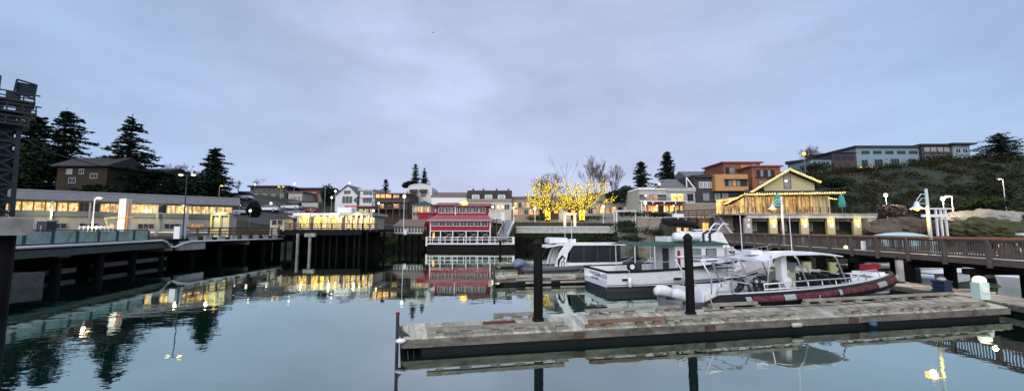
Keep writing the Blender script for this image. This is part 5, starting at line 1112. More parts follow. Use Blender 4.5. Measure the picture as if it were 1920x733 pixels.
# hillside scrub: one uncountable mass of leaf clumps
def scrub():
    global rnd; rnd = random.Random(99); b = MB(); n = 0
    while n < 1500:
        x = rnd.uniform(36, 235); y = rnd.uniform(66, 150)
        if x / y > 1.5 or (y < 72 and x < 50) or (x < 60 and y > 100): continue
        if y > 122 and rnd.random() < .6: continue
        z = ground(x, y); s = rnd.uniform(1.0, 2.6) * (1 + .7 * (noise.noise(Vector((x * .05, y * .05, 3))))); hh = s * rnd.uniform(.5, .9); n += 1
        for _ in range(64):
            v = Vector((rnd.gauss(0, 1), rnd.gauss(0, 1), rnd.gauss(0, 1))).normalized() * rnd.random() ** .4
            leafquad(b, Vector((x + v.x * s, y + v.y * s, z + hh * .4 + v.z * hh)), rnd.uniform(.12, .34))
    o = b.build('hillside_scrub', m_scrub); tag(o, 'dark green and brown scrub covering the hillside on the right', 'scrub', kind='stuff')
scrub()
for lab, px, yb, Y, w, h, s_, m in (
    ('dark round tree clump at the hilltop below the broad conifer', 1862, 345, 105, 90, 48, 81, m_conifer), ('dark bushes at the far right edge of the hill', 1925, 350, 100, 60, 55, 82, m_conifer), ('large dark bush in the hollow of the hillside', 1830, 372, 85, 90, 44, 83, m_hedge),
    ('dark bushes just right of the gabled restaurant roof', 1562, 352, 84, 60, 26, 84, m_conifer), ('bushes crowning the slope left of the hilltop terrace', 1590, 330, 112, 70, 16, 85, m_hedge), ('small evergreen clump behind the orange-lit leafless tree', 1530, 322, 118, 50, 18, 86, m_conifer),
    ('dark bush right of the garage end wall', 1650, 430, 63, 24, 22, 87, m_hedge), ('bright green bush below the hillside lamp', 1850, 395, 62, 80, 30, 88, m_leaf), ('reddish-brown bare shrub beneath the left hillside lamp', 1668, 405, 62, 36, 24, 89, m_twig)):
    place_shrub(lab, px, yb, Y, w, h, s_, m, 'bush', 'bushes on the hillside', 2400, s=.26)
# rock bank
def rocks():
    rr = random.Random(12); b = MB()
    for i in range(460):
        px = rr.uniform(1640, 1990); Y = rr.uniform(47, 60); x = Y * xk(px, 430); z = ground(x, Y)
        if z < -1 or z > 5: continue
        s = rr.uniform(.25, .9); o = len(b.v); b.ball((x, Y, z + s * .15), s, rr.uniform(.8, 1.5), rr.uniform(.7, 1.2), rr.uniform(.45, .8), n=6, m=4)
        b.v[o:] = [(p[0] + rr.uniform(-.12, .12) * s, p[1] + rr.uniform(-.12, .12) * s, p[2] + rr.uniform(-.12, .12) * s) for p in b.v[o:]]
    tag(b.build('rock_bank', m_rock), 'brown riprap rock bank along the shore behind the right pier', 'rocks', kind='stuff')
rocks()
def boulder(label, px, yb, Y, w, h, seed, m):
    rr = random.Random(seed); s = Y / FPX; b = MB().ball((0, 0, h * s * .3), 1, w * s / 2, w * s * .4, h * s * .72, n=54, m=26)
    b.v = [tuple(Vector(p) * (1 + .25 * noise.noise(Vector(p) * .55 + Vector((seed, 0, 0))) + .13 * noise.noise(Vector(p) * 1.7 + Vector((seed, 3, 0))) + .07 * noise.noise(Vector(p) * 4.5))) for p in b.v]; tag(b.build('boulder', m, None, (px_(px, yb, Y), Y, pz(yb, Y)), smooth=False), label, 'rock', 'large rocks on the shore behind the right pier')
boulder('broad brown rock outcrop between the garage and the white trellis', 1700, 432, 54, 100, 24, 3, m_rock)
boulder('lower brown rock shelf beside the garage end wall', 1655, 438, 52, 60, 16, 11, m_rock)
boulder('long pale sloping rock top right of the white trellis', 1835, 420, 56, 120, 24, 5, mat('pale_rock', (.3, .28, .24), .9, .3, 1.5, .5))
boulder('mossy green-brown rock mound below the pale rock top', 1848, 446, 52, 130, 34, 8, mat('mossy_rock', (.06, .065, .025), .95, .5, 1.5, .7))
for lab, px, yt, Y, st, e in (('white lamp above the reddish shrub on the hillside', 1661, 370, 62, 'globe', 260), ('left one of the two bright lamps beside the white trellis', 1768, 377, 56, 'globe', 200), ('right, higher one of the two bright lamps beside the white trellis', 1784, 368, 60, 'arm', 200), ('small dim lamp on a curved arm high on the dark hillside', 1880, 336, 74, 'arm', 30)):
    street_lamp(lab, px, yt, Y, style=st, r=.26 if 'dim' not in lab else .12, bulb=l_bulb_w, pole=m_white, energy=e, arm=-.7, group='street lamps on the hillside')
street_lamp('orange lamp glowing through the leafless tree on the hill', 1508, 292, 106, r=.42, bulb=l_orange)
# white trellis frame
f = Fac(50, 1725, 1792, 425); r = thing('white_trellis', 'white frame of posts and horizontal boards standing on the rocks', 'frame', f.loc)
for px in (1757, 1766, 1775): MB().box(f.x(px) - .09, f.x(px) + .09, 0, .18, -1.2, f.z(391)).build('post', m_white, r)
MB().box(f.x(1727), f.x(1790), -.1, -.002, f.z(392.5), f.z(390)).build('board', m_white, r); MB().box(f.x(1727), f.x(1777), -.12, -.002, f.z(407), f.z(402)).build('board', m_white, r); MB().box(f.x(1762), f.x(1779), -.1, -.002, f.z(411.5), f.z(410)).build('board', m_white, r)
# ------------------------------------------------------------------ right pier
PA, PB = Vector((25.9, 9, 0)), Vector((30.2, 58.5, 0)); PU = (PB - PA).normalized(); PL = (PB - PA).length; PR = math.atan2(PU.y, PU.x)
def right_pier():
    r = thing('timber_pier', 'raised grey timber pier with vertical balusters and reddish cap rail on the right', 'pier', tuple(PA), PR); zd = 2.3
    b = MB(); n = int(PL / .3)
    for i in range(n): b.box(i * .3, i * .3 + .285, -3.4, 0, zd - .08, zd)
    b.build('deck', m_woodx, r)
    MB().box(0, PL, -.02, .14, zd - .32, zd + .03).build('edge_beam', m_railwood, r); MB().box(0, PL, -3.56, -3.41, zd - .32, zd + .03).build('edge_beam', m_railwood, r)
    for y in (-.6, -1.7, -2.8): MB().box(0, PL, y - .15, y + .15, zd - .6, zd - .081).build('stringer', m_wood_dark, r)
    for y, nm in ((.05, 0), (-3.45, 1)):
        x = .6
        while x < PL - .3: MB().box(x - .075, x + .075, y - .1 + (.12 if y > 0 else 0), y + .1 + (.12 if y > 0 else 0), zd - .45, zd + 1.12).build('post', m_railwood, r); x += 2.45
        rl = MB().box(0, PL, y - .03, y + .03, zd + .10, zd + .2).box(0, PL, y - .03, y + .03, zd + .95, zd + 1.06); k = 0
        while k * .16 < PL: rl.box(k * .16, k * .16 + .045, y - .02, y + .02, zd + .2, zd + .95); k += 1
        rl.build('balusters', m_railwood, r); MB().box(0, PL, y - .13, y + .17, zd + 1.123, zd + 1.19).build('cap_rail', m_redrail, r)
    x = 1.2; k = 0
    while x < PL - 2:
        for y in (-.35, -3.0):
            MB().tube([(x, y, -2.5), (x, y, zd - .62)], .27 if k % 2 else .32, 10).build('pile', m_pile, r)
        MB().box(x - .2, x + .2, -3.6, .25, zd - .95, zd - .603).build('cross_beam', m_wood_dark, r); x += 4.3; k += 1
right_pier()
def pier_pt(px, py=470, off=-.5):
    k = xk(px, py); nrm = Vector((-PU.y, PU.x, 0)); a = PA + nrm * off
    t = (k * a.y - a.x) / (PU.x - k * PU.y); return a + PU * t
def pier_lamp(label, px, ytop, pole, shade_dx, energy, big=1.):
    p = pier_pt(px); p.z = 2.3; h = pz(ytop, p.y) - 2.3; r = thing('pier_lamp', label, 'street lamp', tuple(p), 0, 'bell-shaded lamps on the right pier')
    MB().tube([(0, 0, 0), (0, 0, h * .5), (0, 0, h)], [.12, .1, .08], 10).build('pole', pole, r, smooth=True); MB().tube([(0, 0, 0), (0, 0, .25)], .2, 10).build('base', pole, r)
    d = shade_dx; zs = h - 1.35
    MB().tube([(0, 0, h - .4), (d * .5, 0, h - .35), (d * .9, 0, h - .7), (d, 0, zs + .42)], .03, 6).tube([(0, 0, h - .65), (d * .45, 0, h - .62), (d * .78, 0, h - .9), (d * .85, 0, zs + .3)], .022, 6).tube([(0, 0, zs + .35), (d * .85, 0, zs + .35)], .022, 6).build('bracket', pole, r)
    s = MB().tube([(d, 0, zs + .5), (d, 0, zs + .36), (d, 0, zs + .2), (d, 0, zs + .05), (d, 0, zs)], [.07, .13, .16, .34, .38], 14, False); s.build('bell_shade', m_white, r, smooth=True)
    MB().ball((d, 0, zs + .02), .17, sz=.8).build('bulb', l_orange, r, smooth=True); plight((p.x + d, p.y - .05, 2.3 + zs - .18), energy, (1, .40, .06), .15)
pier_lamp('bell-shaded orange lamp on a leaning pale pole, nearer one on the right pier', 1747, 354, mat('pale_teal_pole', (.5, .62, .6), .5, .1), -.72, 140)
pier_lamp('bell-shaded orange lamp, farther one, on the right pier before the restaurant bays', 1471, 368, m_white, -1.05, 140)
f = None
for lab, px, py, s in (('small yellow lamp low behind the balusters of the right pier', 1584, 463, .13), ('small white notice on the balusters of the right pier', 1617, 460, 0)):
    p = pier_pt(px, 465, .22); r = thing('pier_light' if s else 'notice', lab, 'lamp' if s else 'notice', (p.x, p.y - .1, pz(py, p.y)))
    if s: MB().ball((0, 0, 0), s).build('bulb', l_bulb, r); MB().tube([(0, .02, -.2), (0, .1, .3)], .03, 6).build('bracket', m_dark, r)
    else: MB().box(-.18, .18, -.02, .02, -.35, .35).build('board', m_white, r); MB().box(-.2, .2, .02, .05, .3, .36).build('hanger', m_dark, r)
# ------------------------------------------------------------------ docks
def plankdeck(b, q, n, z, t=.05, gap=.02):
    """cross planks between edge lines q0-q1 (near) and q3-q2 (far)"""
    q = [Vector((*p, 0)) for p in q]
    for i in range(n):
        a, c = (i + gap) / n, (i + 1 - gap) / n; e = random.Random(i * 7 + n).uniform(-.03, .03); dz = random.Random(i).uniform(-.006, .006)
        P = [q[0].lerp(q[1], a), q[0].lerp(q[1], c), q[3].lerp(q[2], c), q[3].lerp(q[2], a)]
        b.add([(p.x, p.y, z - t + dz) for p in P] + [(p.x, p.y, z + dz) for p in P], ((3,2,1,0),(4,5,6,7),(0,1,5,4),(1,2,6,5),(2,3,7,6),(3,0,4,7)))
m_dockside = mat('dock_fascia', (.17, .16, .135), .9, .5, 2.5, .5, stretch=(.6, 2, 2.5), dirt=((.04, .035, .028), .8, 1.1), spec=.15)
m_railtop = mat('bull_rail_timber', (.30, .28, .23), .9, .4, 2.5, .5, stretch=(.6, 2, 2.5), dirt=((.1, .085, .06), .6, 1.3), spec=.15)
m_orangewood = mat('orange_brown_timber', (.20, .125, .08), .8, .3, 3, .3); m_mat = mat('red_brown_mat', (.13, .035, .035), .9, .3, 4, .3, stripe=('X', .45, .5, .4))
def dock(name, label, q, z=.5, n=None, th=.25, m=None):
    r = thing(name, label, 'dock'); q = [tuple(p) for p in q]; L = (Vector(q[1]) - Vector(q[0])).length
    b = MB(); plankdeck(b, q, n or int(L / .19), z); b.build('deck_planks', m_woodx, r)
    Q = [Vector((*p, 0)) for p in q]; fz = z - .05 - th / 2
    for k, (a, c) in enumerate(((0, 1), (2, 3), (3, 0))):
        MB().beam(Q[a] + Vector((0, 0, fz)), Q[c] + Vector((0, 0, fz)), .14, th).build('fascia', m_dockside, r)
    ins = [Q[0].lerp(Q[2], .02), Q[1].lerp(Q[3], .02), Q[2].lerp(Q[0], .02), Q[3].lerp(Q[1], .02)]
    MB().prism([(p.x, p.y) for p in ins], 'z', -.35, z - .06).build('floats', m_black, r); return r
FD = [(-3.5, 12.75), (22.5, 17.8), (23.9, 20.7), (-4.06, 14.6)]
fd = dock('finger_dock', 'long weathered wooden finger dock running across the foreground', FD, .5)
def rail_on(parent, name, m, a, c, z=.5, h=.2, w=.16, blocks=.95):
    a, c = Vector((*a, 0)), Vector((*c, 0)); b = MB(); n = max(2, int((c - a).length / blocks)); d = (c - a).normalized()
    b.beam(a + Vector((0, 0, z + h)), c + Vector((0, 0, z + h)), w, .12)
    h *= .85; q = random.Random(int(a.x * 31 + 900))
    for i in range(n + 1):
        p = a.lerp(c, min(1, max(0, (i + .12 + q.uniform(-.28, .28)) / (n + .24)))); b.beam(p - d * q.uniform(.1, .3) + Vector((0, 0, z + h / 2 - .03)), p + d * .16 + Vector((0, 0, z + h / 2 - .03)), w * .9, h - .06)
    return b.build(name, m, parent)
def onF(px, side, off=.0):
    """point on the finger dock's near (0) or far (1) edge line seen at column px"""
    a, c = (Vector(FD[0]), Vector(FD[1])) if side == 0 else (Vector(FD[3]), Vector(FD[2])); d = (c - a).normalized(); nr = Vector((-d.y, d.x)) * (off if side == 0 else -off)
    a = a + nr; k = xk(px, 600); t = (k * a.y - a.x) / (d.x - k * d.y); return tuple(a + d * t)
for px0, px1, side, m in ((802, 1056, 0, m_railtop), (1104, 1245, 0, m_orangewood), (1247, 1490, 0, m_railtop), (1576, 1655, 0, m_railtop), (1657, 1850, 0, m_railtop), (926, 1000, 1, m_railtop), (1098, 1275, 1, m_railtop), (1330, 1420, 1, m_railtop), (1510, 1790, 1, m_railtop)):
    rail_on(fd, 'bull_rail', m, onF(px0, side, .16), onF(px1, side, .16))
p0, p1 = onF(905, 1, .35), onF(965, 1, .35); p2, p3 = onF(972, 0, .75), onF(908, 0, .75)
MB().prism([p0, p1, p2, p3], 'z', .512, .535).build('mat', m_mat, fd)
for px0, px1, s0, s1 in ((1100, 1160, .45, 1.0), (1420, 1500, .5, .9), (1340, 1400, .6, 1.1)): MB().prism([onF(px0, 0, s0), onF(px1, 0, s0), onF(px1, 0, s1), onF(px0, 0, s1)], 'z', .512, .53).build('patch_board', m_woodx, fd)
for px in (1130, 1295, 1400, 1710):
    a = onF(px, 0, .42); c = MB().beam((a[0] - .12, a[1], .6), (a[0] + .12, a[1], .62), .05).beam((a[0] - .05, a[1], .5), (a[0] - .05, a[1], .6), .04).beam((a[0] + .05, a[1], .5), (a[0] + .05, a[1], .6), .04); c.build('cleat', m_dark, fd)
for px, off in ((1085, .1), (1330, .1), (1600, .1)):
    a = onF(px, 0, -.08); MB().box(a[0] - .2, a[0] + .2, a[1] - .04, a[1] + .04, .2, .42).build('joint_plate', mat('rusty_plate', (.07, .04, .028), .8, .5, 6), fd)
# end post with gusset
r = thing('end_post', 'black steel post with gusset and red tip at the left end of the finger dock', 'post', (-3.78, 13.0, 0)); MB().tube([(0, 0, -1.5), (0, 0, 1.2)], .055, 8).build('shaft', m_dark, r)
MB().prism([(0, .5), (.42, .5), (.1, .75), (0, 1.02)], 'y', -.03, .03).build('gusset', m_dark, r); MB().tube([(0, 0, 1.2), (0, 0, 1.27)], .07, 8).build('tip', m_red, r)
r = MB().ball((0, 0, 0), .1, 1.7, 1.0, .8, n=14, m=9).build('fender', m_gel, None, (-3.55, 12.62, .46), smooth=True); tag(r, 'white round fender at the left front corner of the finger dock', 'fender')
a = onF(1493, 0, -.17); r = MB().tube([(-.22, 0, 0), (-.18, 0, 0), (.18, 0, 0), (.26, 0, 0)], [.04, .085, .085, .04], 10).build('fender', m_conc_light, None, (a[0], a[1], .28), R(11), smooth=True); tag(r, 'white cylindrical fender hanging on the front face of the finger dock', 'fender')
a = onF(1636, 0, -.2); r = MB().ball((0, 0, 0), .13, 1.2, 1, .8, n=12, m=8).build('buoy', mat('blue_plastic', (.03, .09, .2), .6, .3), None, (a[0], a[1], .16), smooth=True); tag(r, 'small blue buoy floating against the finger dock', 'buoy')
def piling(label, px, ybase, ytop, z0, rad, group='black pilings holding the docks', m=None, cap=True):
    g = G(px, ybase, z0); h = pz(ytop, g.y); r = thing('piling', label, 'piling', (g.x, g.y, 0), 0, group)
    b = MB().tube([(0, 0, -2.5), (0, 0, .3), (.01, 0, h * .5), (0, 0, h - .12)], [rad * 1.08, rad * 1.04, rad, rad * .97], 18); b.build('shaft', m or m_pile, r, smooth=True)
    if cap: MB().tube([(0, 0, h - .13), (0, 0, h - .06), (0, 0, h + .1)], [rad * 1.1, rad * 1.12, rad * .35], 16).build('cap', m_black, r)
    MB().tube([(0, 0, z0 + .02), (0, 0, z0 + .10)], rad + .05, 16).build('hoop', m_black, r)
piling('thick black piling on the finger dock left of the white boats', 1009, 601, 452, .5, .178); piling('thick black piling on the finger dock in front of the white fishing boat', 1295, 589, 442, .5, .172)
# main float along the pier
mf = dock('main_float', 'wooden main float running along the foot of the right pier', [(22.35, 10), (24.0, 20.7), (26.3, 20.3), (25.7, 10)][0:4], .485)
dock('main_float', 'farther stretch of wooden main float behind the inflatable boat', [(24.05, 20.72), (25.4, 56), (27.6, 56), (26.35, 20.35)], .49)
p = G(1845, 562, .5); r = thing('dock_pedestal', 'pale mint power pedestal with a glowing domed top on the corner of the dock', 'pedestal', (p.x + .1, p.y + .2, .5)); m_mint = mat('mint_plastic', (.52, .72, .66), .5, .06)
MB().prism([(-.24, -.2), (.24, -.2), (.24, .2), (-.24, .2)], 'z', 0, .84).build('body', m_mint, r); MB().tube([(0, 0, .84), (0, 0, 1.0), (0, 0, 1.12), (0, 0, 1.16)], [.25, .25, .17, .05], 14).build('lamp_dome', mat('lit_dome', (.8, .8, .7), .4, .05, emit=((1, .9, .7), .5)), r, smooth=True)
MB().box(-.15, .15, -.23, -.2, .35, .6).build('outlet_panel', m_white, r)
plight((p.x - .1, p.y - .35, 1.75), 5, (1, .8, .5), .1)
p = G(1777, 549, .5); r = thing('crate', 'blue plastic crate piled with rope at the junction of the docks', 'crate', (p.x, p.y + .25, .5), .2); m_bl = mat('dark_blue_plastic', (.018, .03, .07), .5, .4, 4, .4)
for z in (.02, .3, .56): MB().box(-.34, .34, -.3, .3, z, z + .1).build('rim', m_bl, r)
MB().box(-.3, .3, -.26, .26, .0, .6).build('body', m_bl, r)
rp = MB()
for i in range(4): rp.tube([(math.cos(t * .7) * (.2 - .02 * i), math.sin(t * .7) * (.18 - .02 * i), .7 + .03 * i + .01 * math.sin(t * 2)) for t in range(10)], .03, 5)
rp.build('rope', m_greywall, r)
dock('boat_float', 'weathered float with stacked fender planks between the tour boat and the fishing boat', [(-1.1, 28.0), (24.0, 32.6), (24.0, 34.6), (-1.45, 29.9)], .5)
for i in range(3):
    a = Vector((-1.0, 27.9 - .06, 0)); d = Vector((25.1, 4.6, 0)).normalized()
    for k in range(3): s0 = .6 + k * 2.6 + i * .7; r = MB().beam(a + d * s0 + Vector((0, -.03 - .05 * i, .62 - i * .22)), a + d * (s0 + 1.9) + Vector((0, -.03 - .05 * i, .62 - i * .22)), .12, .13).build('fender_plank', m_wood, None); tag(r, 'weathered fender plank on the front of the float below the tour boat', 'plank', 'fender planks on the boat float')
r = thing('float_post', 'thin black post at the left end of the boat float', 'post', (-1.25, 27.6, 0)); MB().tube([(0, 0, -1.5), (0, 0, 1.1)], .07, 8).build('shaft', m_dark, r); MB().ball((0, 0, 1.12), .09).build('tip', m_dark, r)
dock('far_float', 'narrow far float crossing behind the tour boat', [(-1.5, 40.5), (24, 44.5), (24, 45.8), (-1.7, 41.8)], .45)
dock('outer_float', 'pale float lying in the water behind the right pier', [(31, 30), (60, 33), (60, 35), (31, 32)], .5)
dock('outer_float', 'second pale float farther out behind the right pier', [(33, 38), (62, 40), (62, 41.5), (33, 39.5)], .5)
for lab, px, yb, yt, z0 in (('grey square-topped piling left of the big black pile under the right pier', 1689, 530, 483, .5), ('black piling in the water behind the boat float', 1000 - 62, 475, 452, 0)):
    piling(lab, px, yb, yt, z0, .2, 'old pilings standing in the water', m_concrete if 'grey' in lab else m_pile)

# ================================================================== BOATS
def hull_secs(L, B, g, deck, flare=.86, keel=-.5, chine=.12, wall=.08, pw=2.6, sheer=.5, n=16, stern=.92, deckbow=None, rake=.6):
    """closed U sections; g=gunwale height at stern, sheer=extra at bow, deck=height of the inner floor"""
    S = []
    for i in range(n + 1):
        t = i / n; b = B / 2 * (1 - t ** pw) * (stern + (1 - stern) * min(1, t * 3)); b = max(b, .03); gz = g + sheer * t ** 2; x = t * L
        dz = deck if (deckbow is None or t < deckbow[0]) else gz - deckbow[1]
        zc = chine + .35 * t ** 3 * g; zk = keel * (1 - t ** 3) + .3 * t ** 6; w = min(wall, b * .5); xr = lambda f: x - rake * t ** 2 * f
        bc = b * (flare if t < .3 else flare - .25 * (t - .3))
        S.append([(xr(0), -b, gz), (xr(.5), -bc, zc), (xr(1), 0, zk), (xr(.5), bc, zc), (xr(0), b, gz), (xr(0), b - w, gz), (xr(.1), b - w, dz), (xr(.1), -b + w, dz), (xr(0), -b + w, gz)])
    return S
def band(S, z0f, z1f, out, side=None):
    """thin strip that follows the outer topsides between two fractions of their height"""
    b = MB()
    for sgn, i0, i1 in ((-1, 0, 1), (1, 4, 3)):
        secs = []
        for s in S:
            a, c = Vector(s[i0]), Vector(s[i1]); p, q = c.lerp(a, z1f), c.lerp(a, z0f); o = Vector((0, sgn * out, 0)); inn = Vector((0, -sgn * .02, 0))
            secs.append([p + o, q + o, q + inn, p + inn])
        b.loft(secs)
    return b
def outline(S, r, dz=0, idx=(0, 4)):
    b = MB()
    for i in idx: b.tube([Vector(s[i]) + Vector((0, 0, dz)) for s in S], r, 6)
    b.tube([Vector(S[0][0]) + Vector((0, 0, dz)), Vector(S[0][4]) + Vector((0, 0, dz))], r, 6); return b
m_navy = mat('navy_antifouling', (.012, .018, .026), .5, .3); m_cabin = mat('cabin_greywhite', (.62, .66, .64), .4, .08)
m_deckgrey = mat('grey_nonslip_deck', (.42, .44, .44), .8, .15); m_seat = mat('black_seat_vinyl', (.02, .02, .022), .45, .3)
m_outb = mat('bluegrey_engine_cowl', (.13, .17, .24), .35, .15); m_redtube = mat('maroon_tube_panel', (.085, .011, .02), .8, .25, 3, .1, dirt=((.25, .15, .15), .35, 4))
m_tubewhite = mat('white_tube_panel', (.34, .35, .35), .8, .15); m_yellow = mat('yellow_cloth', (.7, .6, .1), .7, .2)
def text(s, size, m, parent, loc, rot, name='lettering'):
    c = bpy.data.curves.new(name, 'FONT'); c.body = s; c.size = size; c.extrude = .006; c.align_x = 'CENTER'; c.materials.append(m)
    t = bpy.data.objects.new(name, c); COL.objects.link(t); bpy.context.view_layer.update()
    me = bpy.data.meshes.new_from_object(t.evaluated_get(bpy.context.evaluated_depsgraph_get())); bpy.data.objects.remove(t)
    o = bpy.data.objects.new(name, me); COL.objects.link(o); o.parent = parent; o.location = loc; o.rotation_euler = rot; return o
# ---- white fishing boat (nearest, stern to the left)
def fishing_boat():
    r = thing('fishing_boat', 'white cabin boat with dark trim, green canopy and life raft on its cabin roof', 'boat', (5.55, 26.1, 0), R(10.2)); L = 12.8
    S = hull_secs(L, 4.2, 1.36, .75, keel=-.6, chine=.35, sheer=.75, pw=3.0, flare=.93, stern=.95, deckbow=(.8, .05)); MB().loft(S).build('hull', m_gel, r)
    band(S, -.02, .10, .012).build('black_stripe', m_navy, r); band(S, .16, .20, .014).build('black_stripe', m_navy, r)
    b = MB().loft([[(s[1][0] + .0, s[1][1] * 1.012, s[1][2] + .05), (s[2][0], 0, s[2][2] - .02), (s[3][0], s[3][1] * 1.012, s[3][2] + .05)] for s in S]); b.build('bottom', m_navy, r)
    MB().box(-.03, .0, -1.7, 1.7, -.4, .38).build('transom_boot', m_navy, r)
    outline(S, .085, .0).build('rub_rail', m_black, r)
    for x in (1.0, 4.5): 
        y = -2.1 * (.95 + .05 * min(1, x / L * 3)) - .0; MB().box(x, x + .52, y * .985 - .02, y * .985 + .06, .80, .93).build('scupper', m_black, r)
    text('WANDERER', .34, m_dark, r, (-.012, 0, .98), (R(90), 0, R(-90))); text('FRIDAY HARBOR', .17, m_dark, r, (-.012, 0, .72), (R(90), 0, R(-90)))
    # cabin
    z0 = .76; MB().box(5.1, 8.7, -1.35, 1.45, z0, 3.0).build('cabin', m_cabin, r)
    MB().prism([(8.7, z0), (10.6, z0 + .7), (9.9, 2.0), (8.7, 2.85)], 'y', -1.2, 1.3).build('wheelhouse_front', m_gel, r)
    MB().box(5.9, 8.7, -1.36, -1.352, z0, 2.95).build('side_panel', m_gel, r)
    for x0, x1 in ((6.35, 6.95), (7.4, 8.1)): 
        w = MB().box(x0 - .05, x1 + .05, -1.39, -1.36, 1.85, 2.72).build('window', m_dark, r); MB().box(x0, x1, -1.40, -1.39, 1.9, 2.67).build('pane', m_glass_pale, w)
    d = MB().box(5.06, 5.098, -.6, .1, z0 + .05, 2.7).build('door', m_darkwall, r); MB().box(5.03, 5.06, -.1, -.02, 1.7, 1.8).build('handle', m_steel, d)
    MB().box(5.25, 5.45, -1.385, -1.352, 1.1, 2.6).build('red_strip', m_red, r)
    # canopy over the aft deck
    MB().loft([[(1.9, -1.5, 2.98), (1.9, 0, 3.12), (1.9, 1.5, 2.98), (1.9, 1.5, 2.93), (1.9, 0, 3.06), (1.9, -1.5, 2.93)], [(8.9, -1.7, 3.04), (8.9, 0, 3.2), (8.9, 1.7, 3.04), (8.9, 1.7, 2.96), (8.9, 0, 3.1), (8.9, -1.7, 2.96)]]).build('canopy', m_green_cloth, r)
    for x, y in ((2.2, -1.4), (2.2, 1.4), (3.6, -1.4), (4.9, 1.4)): MB().tube([(x, y, .8), (x, y, 2.96)], .03, 6).build('canopy_post', m_alu, r)
    fb = MB().tube([(5.3, -.9, 3.5), (5.4, -.9, 3.5), (7.2, -.9, 3.5), (7.3, -.9, 3.5)], [.2, .3, .3, .2], 12); fb.build('life_raft', m_gel, r, smooth=True)
    MB().box(5.2, 7.4, -.4, 1.2, 3.15, 3.5).build('roof_box', m_gel, r)
    MB().tube([(6.3, 0, 3.2), (6.3, 0, 4.9)], .04, 6).build('mast', m_alu, r); MB().box(5.9, 6.7, -.1, .1, 4.85, 5.1).build('radar', m_gel, r)
    MB().tube([(5.1, 0, 4.62), (5.6, 0, 4.5), (6.6, 0, 4.42), (7.6, 0, 4.3), (7.9, 0, 4.1)], [.2, .33, .3, .22, .1], 8).build('furled_black_canvas', m_black, r)
    for x in (7.8, 8.3): MB().tube([(x, -.6, 3.1), (x, -.6, 3.7), (x + .4, -.6, 3.9)], .09, 7).build('dark_duffel', m_dark, r)
    for i in range(5): pass
    b = MB()
    for z in (1.2, 1.65, 2.1, 2.55): b.beam((8.9, -1.38, z), (9.35, -1.38, z), .04)
    b.beam((8.9, -1.38, .9), (8.9, -1.38, 2.9), .05).beam((9.35, -1.38, .9), (9.35, -1.38, 2.9), .05); b.build('ladder', m_alu, r)
    # deck gear
    g = MB().tube([(1.9, -1.55, 1.62), (1.9, -1.4, 1.62)], .3, 14); g.build('hose_reel', m_black, r); MB().box(2.2, 2.6, -1.5, -1.1, 1.36, 1.9).build('winch', m_dark, r); MB().tube([(1.9, -1.6, 1.62), (1.9, -1.55, 1.62)], .16, 12).build('reel_hub', m_gel, r)
    b = MB()
    for x in (2.6, 4.9): b.tube([(x, -1.9, 1.36), (x, -1.9, 1.95)], .025, 5)
    b.tube([(2.6, -1.9, 1.93), (4.9, -1.95, 1.93)], .022, 5).build('stern_rail', m_alu, r); b = MB().tube([(7.5, -1.95, 1.5), (7.5, -1.95, 2.1), (12.2, -.5, 2.6)], .025, 5)
    for x, y, z in ((7.5, -1.95, 1.5), (8.8, -1.9, 1.6), (10.2, -1.5, 1.9), (11.3, -1.0, 2.0)): b.tube([(x, y, z), (x, y, z + .55)], .02, 5)
    b.build('bow_rail', m_alu, r); MB().box(5.6, 9, -2.02, -1.6, 1.44, 1.5).build('side_deck', m_dark, r)
    MB().box(.6, 4.8, -1.7, 1.8, .77, .80).build('deck_mat', m_deckgrey, r)
fishing_boat()
